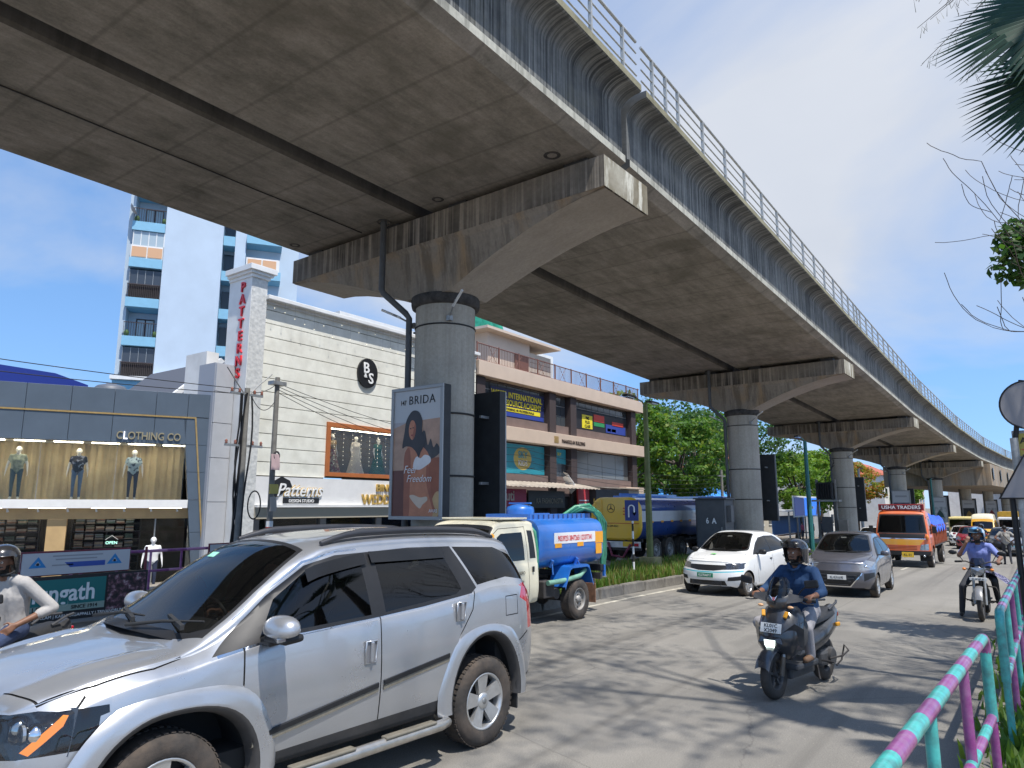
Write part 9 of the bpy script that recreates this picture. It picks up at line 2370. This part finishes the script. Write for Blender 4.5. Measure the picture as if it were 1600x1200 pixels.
m = MB(); m.cyl((0, 0, 0), (0, 0, 2.85), 0.045, n=12); m.build('post', M_GALV, sp); m = MB(); m.cyl((-0.09, 0.03, 0), (-0.09, 0.03, 2.2), 0.035, n=10); m.cyl((0, 0.03, 2.75), (0.15, 0.03, 3.6), 0.03, n=8); m.build('post', M_CARBLACK, sp)
M_SIGNB = mat('sign_back_grey', (0.30, 0.29, 0.295), 0.6)
m = MB(); m.cyl((0.2, -0.02, 3.27), (0.2, 0.0, 3.27), 0.31, n=36); m.build('round_sign_back', M_SIGNB, sp); m = MB(); m.tube([(0.2 + 0.31 * math.cos(2 * math.pi * i / 36), -0.012, 3.27 + 0.31 * math.sin(2 * math.pi * i / 36)) for i in range(36)], 0.014, 6, closed=True); m.build('sign_rim', M_CARBLACK, sp)
m = MB(); m.prism([(-0.22, 2.08), (0.38, 2.08), (0.08, 2.62)], 'y', -0.075, -0.06); m.build('triangle_sign_back', M_SIGNB, sp)
m = MB(); m.tube([(-0.22, -0.068, 2.08), (0.38, -0.068, 2.08), (0.08, -0.068, 2.62)], 0.022, 6, closed=True); m.build('sign_rim', M_CARBLACK, sp)
ad_ = bx(sp, 'advert_frame', M_BFRAME, -0.02, 0.75, 0.06, 0.12, 2.38, 2.95, 0.01); bx(sp, 'advert', mat('advert_yellow', (0.50, 0.42, 0.08), 0.5), 0.04, 0.69, 0.048, 0.058, 2.62, 2.91, sub=ad_); bx(sp, 'advert', mat('advert_blue', (0.03, 0.03, 0.20), 0.5), 0.04, 0.69, 0.048, 0.058, 2.42, 2.61, sub=ad_)
put_text('APA', ad_, (0.06, 0.042, 2.78), 0.11, M_INK, 0.003, 'LEFT', bold=0.015, name='lettering'); m = MB(); m.add([(0.05, 0.046, 2.70), (0.30, 0.046, 2.64), (0.30, 0.046, 2.77)], [(0, 1, 2)]); m.build('advert_motif', mat('advert_red', (0.6, 0.10, 0.05), 0.5), ad_)
bs = thing('bus_shelter', 'roadside shelter with a bright blue advertising screen beyond the second pier', 'bus shelter', (-19.6, 74.0, drop(74) - 0.1), R(90))
bx(bs, 'roof', M_WHITEW, -3.2, 9.0, -1.0, 1.0, 2.75, 2.9, 0.02); bx(bs, 'screen_frame', M_WHITEW, -2.6, 7.8, -1.15, -1.02, 2.2, 4.25, 0.02)
bx(bs, 'screen', mat('screen_blue', (0.03, 0.15, 0.55), 0.3, emit=(0.03, 0.18, 0.75), estr=0.8), 1.4, 7.6, -1.2, -1.151, 2.35, 4.1); bx(bs, 'screen', mat('screen_navy', (0.02, 0.03, 0.12), 0.3, emit=(0.03, 0.05, 0.2), estr=0.5), -2.4, 1.1, -1.2, -1.151, 2.35, 4.1)
m = MB(); m.add([(5.6, -1.21, 2.4), (7.2, -1.21, 2.4), (6.6, -1.21, 3.9), (6.2, -1.21, 3.4)], [(0, 1, 2, 3)]); m.build('screen_figure', mat('screen_fig', (0.5, 0.3, 0.45), 0.4), bs); bx(bs, 'screen_text', M_WHITEINK, 2.0, 4.8, -1.215, -1.205, 3.0, 3.25)
for u0 in (-3, 0, 3, 6, 8.8): bx(bs, 'post', M_STEEL, u0 - .06, u0 + .06, -0.8, -0.68, 0, 2.75)
bx(bs, 'back_panel', mat('shelter_blue', (0.06, 0.14, 0.3), 0.6), -3, 9, 0.85, 0.9, 0.5, 2.3); bx(bs, 'bench', M_BROWNR, -2, 8, 0.2, 0.7, 0.42, 0.5)
random.seed(21)
cols = [((0.35, 0.06, 0.10), 'red top'), ((0.65, 0.64, 0.62), 'white shirt'), ((0.05, 0.08, 0.25), 'blue shirt'), ((0.6, 0.40, 0.04), 'yellow top'), ((0.06, 0.06, 0.06), 'black shirt'), ((0.40, 0.10, 0.30), 'magenta top')]
for k, (c_, nm) in enumerate(cols):
 standing('person', 'distant person in a %s waiting by the shelter' % nm, (-17.6 - 0.5 * (k % 2), 70.6 + 1.9 * k, drop(72) + 0.05), R(-20 + 37 * k), cloth('wait_top%d' % k, c_), cloth('dark_trousers', (0.03, 0.032, 0.04)), h=1.6 + 0.03 * (k % 3), voxel=0.045, group='people waiting by the shelter')
def house(label, loc, rz, w, d, h, wallm, roofm=None, rh=1.6, win=3, fl=2):
 t = thing('distant_house', label, 'house', loc, rz)
 bx(t, 'wall', wallm, 0, w, 0, d, -1, h)
 if roofm:
  m = MB(); m.add([(-0.4, -0.5, h), (w + 0.4, -0.5, h), (w + 0.4, d + 0.5, h), (-0.4, d + 0.5, h), (w * 0.15, d / 2, h + rh), (w * 0.85, d / 2, h + rh)], [(0, 1, 5, 4), (2, 3, 4, 5), (1, 2, 5), (3, 0, 4), (3, 2, 1, 0)]); m.build('roof', roofm, t)
 else: bx(t, 'parapet', wallm, -0.1, w + 0.1, -0.1, d, h + .01, h + 0.4)
 for f_ in range(fl):
  for k in range(win):
   u0 = w * (k + 0.25) / win; z0 = 1.0 + f_ * (h / fl)
   wi = bx(t, 'window', M_DARKGL, u0, u0 + w / win * 0.5, -0.03, 0.02, z0, z0 + 1.3); bx(t, 'sill', M_WHITEW, u0 - .1, u0 + w / win * 0.5 + .1, -0.12, -0.031, z0 - .1, z0, sub=wi)
 return t
M_TERRA = mat('terracotta_roof', (0.38, 0.10, 0.055), 0.8, var=0.2, scale=2)
house('white building with dark windows beyond the third pier', (-24, 112, -1.5), R(90), 16, 9, 7.2, M_WHITEW, None, fl=2, win=5)
house('cream house with a terracotta hipped roof among the far trees', (-30, 92, -1.5), R(90), 14, 8, 8.5, mat('house_cream', (0.5, 0.45, 0.36), 0.8), M_TERRA, 2.4)
house('pale house with a red tiled roof behind the lorry', (-20, 135, -1.8), R(90), 18, 9, 9.0, M_WHITEW, M_TERRA, 2.5, 4)
house('long beige block closing the view far down the road', (-22, 170, -1.8), R(88), 30, 10, 11, M_BEIGE, None, fl=3, win=8)
house('white shop row on the far right side of the road', (8, 210, -1.8), R(180), 24, 10, 8, M_WHITEW, None, fl=2, win=7)
house('mint green block far off on the left', (-52, 70, -1.5), R(90), 26, 10, 11, mat('house_mint', (0.30, 0.45, 0.38), 0.8), None, fl=3, win=6)
t = thing('tarpaulin_shed', 'shed with a bright blue sheet roof in front of the trees', 'shed', (-24, 59, -1.3), R(90))
m = MB(); m.add([(-1, -1, 3.2), (13, -1, 4.0), (12.5, 6, 4.2), (-1, 6, 3.4), (5, 1.6, 5.75), (6.0, 4, 5.6)], [(0, 1, 4), (1, 2, 5, 4), (2, 3, 5), (3, 0, 4, 5)]); m.build('sheet_roof', mat('tarp_bright_blue', (0.06, 0.30, 0.80), 0.6, var=0.12, scale=1), t); bx(t, 'wall', M_WHITEW, 0, 12, 0, 5, 0, 3.2)
# ================================================================== trees, grass and weeds
def leafmat(name, c, trans=0.35):
 if name in MATS: return MATS[name]
 t = NT(name)
 nz = t.noise(t.vec(), 2.2, 4, 0.6)
 t.set('Base Color', t.ramp(nz, [(0.3, tuple(k * 0.7 for k in c)), (0.7, tuple(k * 1.35 for k in c))])); t.set('Roughness', 0.55); t.set('Specular IOR Level', 0.3)
 tr = t.n.new('ShaderNodeBsdfTranslucent'); tr.inputs[0].default_value = (c[0] * 1.8, c[1] * 2.0, c[2] * 1.0, 1)
 mx = t.n.new('ShaderNodeMixShader'); mx.inputs[0].default_value = trans
 t.l.new(t.b.outputs[0], mx.inputs[1]); t.l.new(tr.outputs[0], mx.inputs[2]); t.l.new(mx.outputs[0], t.out.inputs[0])
 MATS[name] = t.m; return t.m
M_BARK = mat('bark', (0.085, 0.065, 0.05), 0.95, var=0.35, scale=5, bump=0.6, bscale=14)
LEAF_A = [leafmat('leaf_bright', (0.085, 0.17, 0.025)), leafmat('leaf_mid', (0.055, 0.12, 0.022)), leafmat('leaf_yellow', (0.15, 0.20, 0.03))]
LEAF_B = [leafmat('leaf_deep', (0.035, 0.085, 0.022)), leafmat('leaf_mid', (0.055, 0.12, 0.022)), leafmat('leaf_olive', (0.07, 0.10, 0.035))]
LEAF_C = [leafmat('leaf_lime', (0.14, 0.24, 0.03)), leafmat('leaf_bright', (0.085, 0.17, 0.025)), leafmat('leaf_yellow', (0.15, 0.20, 0.03))]
LEAF_D = [leafmat('leaf_gold', (0.24, 0.21, 0.03)), leafmat('leaf_orange', (0.34, 0.12, 0.03)), leafmat('leaf_bright', (0.085, 0.17, 0.025))]
def leaf_cloud(name, mats, centers, radii, per, size, parent, rng, keep=None, flat=0.55):
 n = len(centers) * per
 c = np.repeat(np.array(centers), per, axis=0); rr = np.repeat(np.array(radii), per)
 d = rng.normal(size=(n, 3)); d /= np.linalg.norm(d, axis=1)[:, None]
 rad = rr * rng.uniform(0.35, 1.0, n) ** 0.6
 p = c + d * rad[:, None] * np.array([1, 1, flat])
 if keep is not None:
  k = keep(p); p = p[k]; d = d[k]; n = len(p)
 nrm = d * 0.6 + rng.normal(size=(n, 3)) * 0.6 + np.array([0, 0, 0.5]); nrm /= np.linalg.norm(nrm, axis=1)[:, None]
 a = np.cross(nrm, rng.normal(size=(n, 3))); a /= np.linalg.norm(a, axis=1)[:, None]; b = np.cross(nrm, a)
 s = size * rng.uniform(0.6, 1.3, n)[:, None]
 v = np.stack([p - a * s * 0.5, p - b * s * 0.28 + nrm * s * 0.06, p + a * s * 0.5, p + b * s * 0.28 + nrm * s * 0.06], axis=1).reshape(-1, 3)
 me = bpy.data.meshes.new(name)
 me.vertices.add(4 * n); me.vertices.foreach_set('co', v.astype(np.float32).ravel())
 me.loops.add(4 * n); me.loops.foreach_set('vertex_index', np.arange(4 * n, dtype=np.int32))
 me.polygons.add(n); me.polygons.foreach_set('loop_start', np.arange(0, 4 * n, 4, dtype=np.int32))
 for m in mats: me.materials.append(m)
 me.polygons.foreach_set('material_index', rng.choice(len(mats), n, p=[0.45, 0.35, 0.2] if len(mats) == 3 else None).astype(np.int32))
 me.update(); me.validate()
 return link(name, me, parent)
def tree(label, loc, h, crown, mats, seed, clumps=60, per=110, size=0.3, trunk=0.28, low=0.35, name='tree'):
 rng = np.random.default_rng(seed); random.seed(seed)
 root = thing(name, label, 'tree', loc)
 rx, ry, rz_ = crown; cz = h - rz_
 m = MB(); base = Vector((0, 0, 0)); top = Vector((rng.uniform(-.5, .5), rng.uniform(-.5, .5), cz))
 m.tube([(0, 0, -0.5), (0.05, 0, 0.3), tuple(top * 0.5 + Vector((0.15, -0.1, 0))), tuple(top)], [trunk * 1.3, trunk, trunk * 0.8, trunk * 0.5], 10)
 cen, rad = [], []
 for i in range(clumps):
  d = rng.normal(size=3); d /= np.linalg.norm(d); d[2] = d[2] * 0.8 + 0.1
  r_ = rng.uniform(0.45, 1.0) ** 0.5
  p = np.array([d[0] * rx * r_, d[1] * ry * r_, cz + d[2] * rz_ * r_])
  if p[2] < h * low: p[2] = h * low + rng.uniform(0, .6)
  cen.append(p); rad.append(rng.uniform(0.16, 0.30) * (rx + ry) / 2)
 for i in range(0, clumps, max(1, clumps // 14)):
  p = Vector(cen[i]); s = Vector((0, 0, 1)) * rng.uniform(h * 0.25, cz)
  s.x, s.y = top.x * s.z / cz, top.y * s.z / cz
  mid = s.lerp(p, 0.5) + Vector((0, 0, 0.12 * h * rng.uniform(-.2, .8)))
  m.tube([tuple(s), tuple(mid), tuple(p)], [trunk * 0.45, trunk * 0.28, trunk * 0.08], 6)
 m.build('trunk', M_BARK, root)
 leaf_cloud('crown', mats, cen, rad, per, size, root, rng)
 return root
TR = [
 ((-27, 52, -1), 12.6, (4.5, 4.5, 4.5), LEAF_A, 'tree showing above the academy roof railing'),
 ((-25.5, 59.5, -1.2), 12.3, (4.6, 4.8, 5.2), LEAF_A, 'bright green tree right beside the academy building'),
 ((-29, 70, -1.3), 15.5, (7.0, 7.5, 6.5), LEAF_B, 'tall dark tree with visible trunk behind the blue sheet roof'),
 ((-27, 82, -1.4), 15.0, (6.0, 7.0, 6.0), LEAF_B, 'dark tree left of the second pier'),
 ((-36, 92, -1.5), 17.0, (8.0, 8.0, 7.0), LEAF_B, 'large tree rising behind the second pier'),
 ((-21.5, 84, -1.5), 9.8, (5.0, 6.0, 4.0), LEAF_C, 'light green layered tree beyond the advertising screen'),
 ((-22, 97, -1.7), 11.0, (4.5, 6.5, 4.5), LEAF_C, 'lime green tree left of the third pier'),
 ((-22, 121, -1.8), 10.5, (4.5, 6.0, 3.6), LEAF_D, 'tree with orange blossom between the third and fourth piers'),
 ((-20, 146, -1.8), 9.5, (4.0, 6.0, 3.6), LEAF_C, 'green tree seen under the fourth pier cap'),
 ((-45, 118, -1.8), 16.0, (10, 12, 7), LEAF_B, 'broad dark tree in the far background'),
 ((-36, 150, -1.8), 14.0, (10, 14, 6), LEAF_A, 'broad green tree at the far end'),
 ((-44, 48, -1.2), 14.0, (6, 6, 5.5), LEAF_A, 'tree standing behind the academy stair room')]
for i, (loc, h, cr, mats, lab) in enumerate(TR):
 tree(lab, loc, h, cr, mats, 100 + i, clumps=62 if i < 9 else 44, per=130 if i < 8 else 80, size=0.42 if i < 8 else 0.65)
def limb(mb, p, d, L, r, lev, rng, tips, up=0.35, minr=0.004, seg=6):
 pts = [Vector(p)]; rr = [r]; d = Vector(d).normalized(); kids = []
 for i in range(seg):
  j = Vector(rng.normal(size=3)) * 0.10
  d = (d + j + Vector((0, 0, up * 0.16))).normalized()
  pts.append(pts[-1] + d * L / seg); rr.append(max(minr, r * (1 - 0.75 * (i + 1) / seg)))
  if lev > 0 and i >= 1 and rng.uniform() < 0.62: kids.append((pts[-1].copy(), d.copy(), rr[-1]))
 mb.tube([tuple(q) for q in pts], rr, 5 if lev < 2 else 7)
 tips.append(pts[-1])
 for (q, dd, r2) in kids:
  ax = Vector(rng.normal(size=3)); side = dd.cross(ax).normalized()
  nd = (dd * 0.75 + side * rng.uniform(0.5, 0.95)).normalized()
  limb(mb, q, nd, L * rng.uniform(0.45, 0.68), r2 * 0.72, lev - 1, rng, tips, up, minr, seg)
rng = np.random.default_rng(7)
bt = thing('bare_tree', 'leafless branching tree overhanging from the right edge', 'tree', (2.6, 10.4, 0.45))
m = MB(); m.tube([(0, 0, -0.3), (0.05, 0, 1.5), (-0.1, 0.1, 3.2), (-0.2, 0.05, 4.2)], [0.2, 0.16, 0.13, 0.10], 10); m.build('trunk', M_BARK, bt)
for k, (d, L, z, up) in enumerate((((-1, -0.15, -0.1), 3.0, 3.6, 0.75), ((-1, 0.1, 0.0), 3.1, 4.0, 0.7), ((-0.9, -0.1, 0.35), 2.6, 4.2, 0.55), ((-0.8, 0.3, 0.1), 3.3, 3.9, 0.8), ((-0.7, 0.0, 0.7), 2.4, 4.2, 0.3), ((0.4, 0.4, 0.8), 2.2, 4.1, 0.2), ((-0.9, 0.4, -0.05), 3.0, 3.3, 0.8))):
 m = MB(); tips = []; limb(m, (-0.12, 0.03, z), d, L * 0.84, 0.032, 2, rng, tips, up, 0.004, 9); m.build('branch', M_BARK, bt)
lt = thing('leafy_tree', 'small dark green leafy tree just inside the right edge below the bare branches', 'tree', (1.75, 13.6, 0.05))
m = MB(); m.tube([(0, 0, -0.3), (-0.1, 0, 2.5), (-0.6, 0, 5.2)], [0.16, 0.12, 0.06], 8); m.tube([(-0.3, 0, 3.8), (-1.0, 0, 5.2), (-1.6, -0.1, 5.9)], [0.06, 0.04, 0.02], 6); m.build('trunk', M_BARK, lt)
cen = [np.array([x, y, z]) for x, y, z in ((-1.55, 0, 5.9), (-1.2, 0.3, 6.2), (-1.1, -0.3, 5.6), (-0.7, 0, 6.3), (-0.3, 0.4, 6.0), (-0.2, -0.4, 6.5), (0.4, 0, 6.2), (-1.5, 0.2, 6.35), (-0.9, 0.5, 5.3))]
leaf_cloud('crown', LEAF_B, cen, [0.42, 0.5, 0.5, 0.6, 0.6, 0.6, 0.7, 0.35, 0.45], 260, 0.16, lt, rng, flat=0.9)
st_ = thing('shade_tree', 'tall street tree over the right pavement shading the road', 'tree', (4.4, 6.0, 0.1))
m = MB(); m.tube([(0, 0, -0.3), (0.05, 0, 3), (-0.3, 0.1, 7), (-1.4, 0.3, 14.5)], [0.34, 0.28, 0.22, 0.12], 10); m.build('trunk', M_BARK, st_)
def keepf(p): return (p[:, 2] > 0.78 * (p[:, 1] + 6.0) + 2.9) & (p[:, 2] > 9.0)
cen, rad = [], []
for i in range(60):
 x, y, z = rng.uniform(-4.2, 3.5), rng.uniform(-5.2, 7.5), rng.uniform(15.0, 21.0)
 cen.append(np.array([x, y, z])); rad.append(rng.uniform(0.7, 1.3))
m = MB()
for i in range(0, 60, 7):
 p = Vector(cen[i])
 if p.z > 0.78 * (p.y + 6) + 3.4: m.tube([(-1.2, 0.25, 12.5), tuple(Vector((-1.2, 0.25, 12.5)).lerp(p, 0.5) + Vector((0, 0, 0.7))), tuple(p)], [0.05, 0.03, 0.012], 6)
m.build('limbs', M_BARK, st_)
leaf_cloud('crown', LEAF_B, cen, rad, 190, 0.125, st_, rng, keep=keepf, flat=0.45)
pl = thing('fan_palm', 'fan palm whose stiff pleated fronds enter at the upper right corner', 'palm', (1.9, 7.4, 0.1))
m = MB(); m.tube([(0, 0, -0.3), (0.02, 0, 2), (-0.05, 0, 4), (-0.1, -0.05, 5.2)], [0.2, 0.16, 0.14, 0.12], 12); m.build('trunk', M_BARK, pl)
LEAFP = leafmat('palm_leaf', (0.022, 0.055, 0.03), 0.12)
def fan(center, axis, nrm, L, n=46, spread=1.45):
 c = Vector(center); a = Vector(axis).normalized(); nn = Vector(nrm); nn = (nn - a * nn.dot(a)).normalized(); s = a.cross(nn)
 m = MB()
 m.tube([(-0.1, -0.05, 5.2), tuple(Vector((-0.1, -0.05, 5.2)).lerp(c, 0.55) + Vector((0, 0, 0.12))), tuple(c)], [0.022, 0.018, 0.014], 6)
 for i in range(n):
  t = -spread + 2 * spread * i / (n - 1)
  d = a * math.cos(t) + s * math.sin(t); e = nn.cross(d)
  l = L * (1 - 0.10 * abs(t)) * random.uniform(0.93, 1.05); w = 0.032 * L / 0.9
  pl_ = 0.010 if i % 2 else -0.010
  p0 = c; p1 = c + d * l * 0.55 + nn * (0.02 + pl_); p2 = c + d * l - nn * 0.05 * L
  m.add([p0 - e * w * 0.25, p1 - e * w, p2, p1 + e * w, p0 + e * w * 0.25, p1 + nn * 0.018], [(0, 1, 5), (1, 2, 5), (5, 2, 3), (5, 3, 4), (0, 5, 4)], 0)
 return m
random.seed(4)
for k, (c, a, nn, L) in enumerate((((-1.15, -0.3, 6.15), (-1, -0.05, -0.10), (0.1, -0.85, 0.5), 1.1), ((-1.05, -0.2, 5.62), (-0.95, -0.05, -0.32), (0.15, -0.85, 0.5), 1.1), ((-0.6, 0.6, 6.1), (-0.5, 0.8, 0.2), (0, -0.3, 1), 0.95), ((0.6, 0.4, 6.1), (0.8, 0.5, 0.1), (-.2, 0, 1), 0.95), ((0.5, -0.6, 6.2), (0.6, -0.8, 0.2), (0, .2, 1), 0.95), ((0.0, -0.8, 6.4), (0.2, -1, 0.4), (0, .4, 1), 0.9), ((0.0, 0.1, 6.6), (0.1, 0.2, 1), (1, 0, 0), 0.9))):
 fan(c, a, nn, L).build('frond', LEAFP, pl)
cw = thing('needle_tree', 'wispy brownish needle foliage at the top right corner', 'tree', (3.0, 9.2, 0.1))
m = MB(); m.tube([(0, 0, -0.3), (-0.1, 0, 4), (-0.6, 0, 8.2), (-1.6, 0, 9.0)], [0.18, 0.14, 0.07, 0.04], 8); m.build('trunk', M_BARK, cw)
m = MB(); rng = np.random.default_rng(12)
tw = MB()
for k in range(26):
 p = Vector((-1.2, 0.1, 8.6)); q = Vector((rng.uniform(-3.6, -2.0), rng.uniform(-.6, .6), rng.uniform(6.9, 8.3)))
 tw.tube([tuple(p), tuple(p.lerp(q, 0.55) + Vector((0, 0, 0.25))), tuple(q)], [0.014, 0.008, 0.003], 5)
 for j in range(40):
  t = rng.uniform(0.4, 1.0); s = p.lerp(q, t) + Vector((0, 0, 0.25 * 4 * t * (1 - t) * 0.5)); e = s + Vector((rng.uniform(-.09, .09), rng.uniform(-.09, .09), -rng.uniform(0.05, 0.2)))
  m.add([s, e, e + Vector((0.006, 0.004, 0))], [(0, 1, 2)], 0)
tw.build('twigs', M_BARK, cw); m.build('crown', leafmat('needle', (0.09, 0.085, 0.055), 0.2), cw)
def blades(name, label, spots, hmin, hmax, mats, seed, wide=0.012):
 rng = np.random.default_rng(seed); n = len(spots); P = np.array(spots)
 ang = rng.uniform(0, 2 * np.pi, n); h = rng.uniform(hmin, hmax, n); lean = rng.uniform(0.05, 0.6, n) * h
 dx, dy = np.cos(ang), np.sin(ang); w = wide * rng.uniform(0.7, 1.6, n)
 v = np.zeros((n, 5, 3))
 v[:, 0] = P + np.stack([-dy * w, dx * w, 0 * w], 1); v[:, 1] = P + np.stack([dy * w, -dx * w, 0 * w], 1)
 mid = P + np.stack([dx * lean * .35, dy * lean * .35, h * 0.6], 1)
 v[:, 2] = mid + np.stack([dy * w * .8, -dx * w * .8, 0 * w], 1); v[:, 3] = mid + np.stack([-dy * w * .8, dx * w * .8, 0 * w], 1)
 v[:, 4] = P + np.stack([dx * lean, dy * lean, h], 1)
 fs = []
 for i in range(n): o = 5 * i; fs.append((o, o + 1, o + 2, o + 3)); fs.append((o + 3, o + 2, o + 4))
 me = bpy.data.meshes.new(name); me.from_pydata(v.reshape(-1, 3).tolist(), [], fs)
 for m in mats: me.materials.append(m)
 me.polygons.foreach_set('material_index', np.repeat(rng.choice(len(mats), n), 2).astype(np.int32)); me.update()
 return tag(link(name, me), label, 'grass', kind='stuff')
rng = np.random.default_rng(5); sp_ = []
while len(sp_) < 15000:
 y = 13.4 + 40 * rng.uniform() ** 1.4; x = rng.uniform(-11.8, -8.5) + shift(y)
 if mnoise.noise(Vector((x * 0.8, y * 0.8, 0))) > -0.25: sp_.append((x, y, 0.12 + drop(y)))
blades('grass', 'uneven green grass growing on the median', sp_, 0.10, 0.42, [leafmat('grass_green', (0.07, 0.15, 0.02)), leafmat('grass_light', (0.11, 0.18, 0.03)), leafmat('grass_dry', (0.17, 0.15, 0.05))], 3)
sp_ = []
for k in range(3600):
 y = rng.uniform(2.5, 24); sp_.append((-0.28 + rng.normal() * 0.14 + 0.006 * y, y, 0.11 + drop(y)))
blades('weeds', 'low weeds growing at the foot of the striped railing', sp_, 0.05, 0.24, [leafmat('grass_green', (0.07, 0.15, 0.02)), leafmat('grass_light', (0.11, 0.18, 0.03))], 9, 0.02)
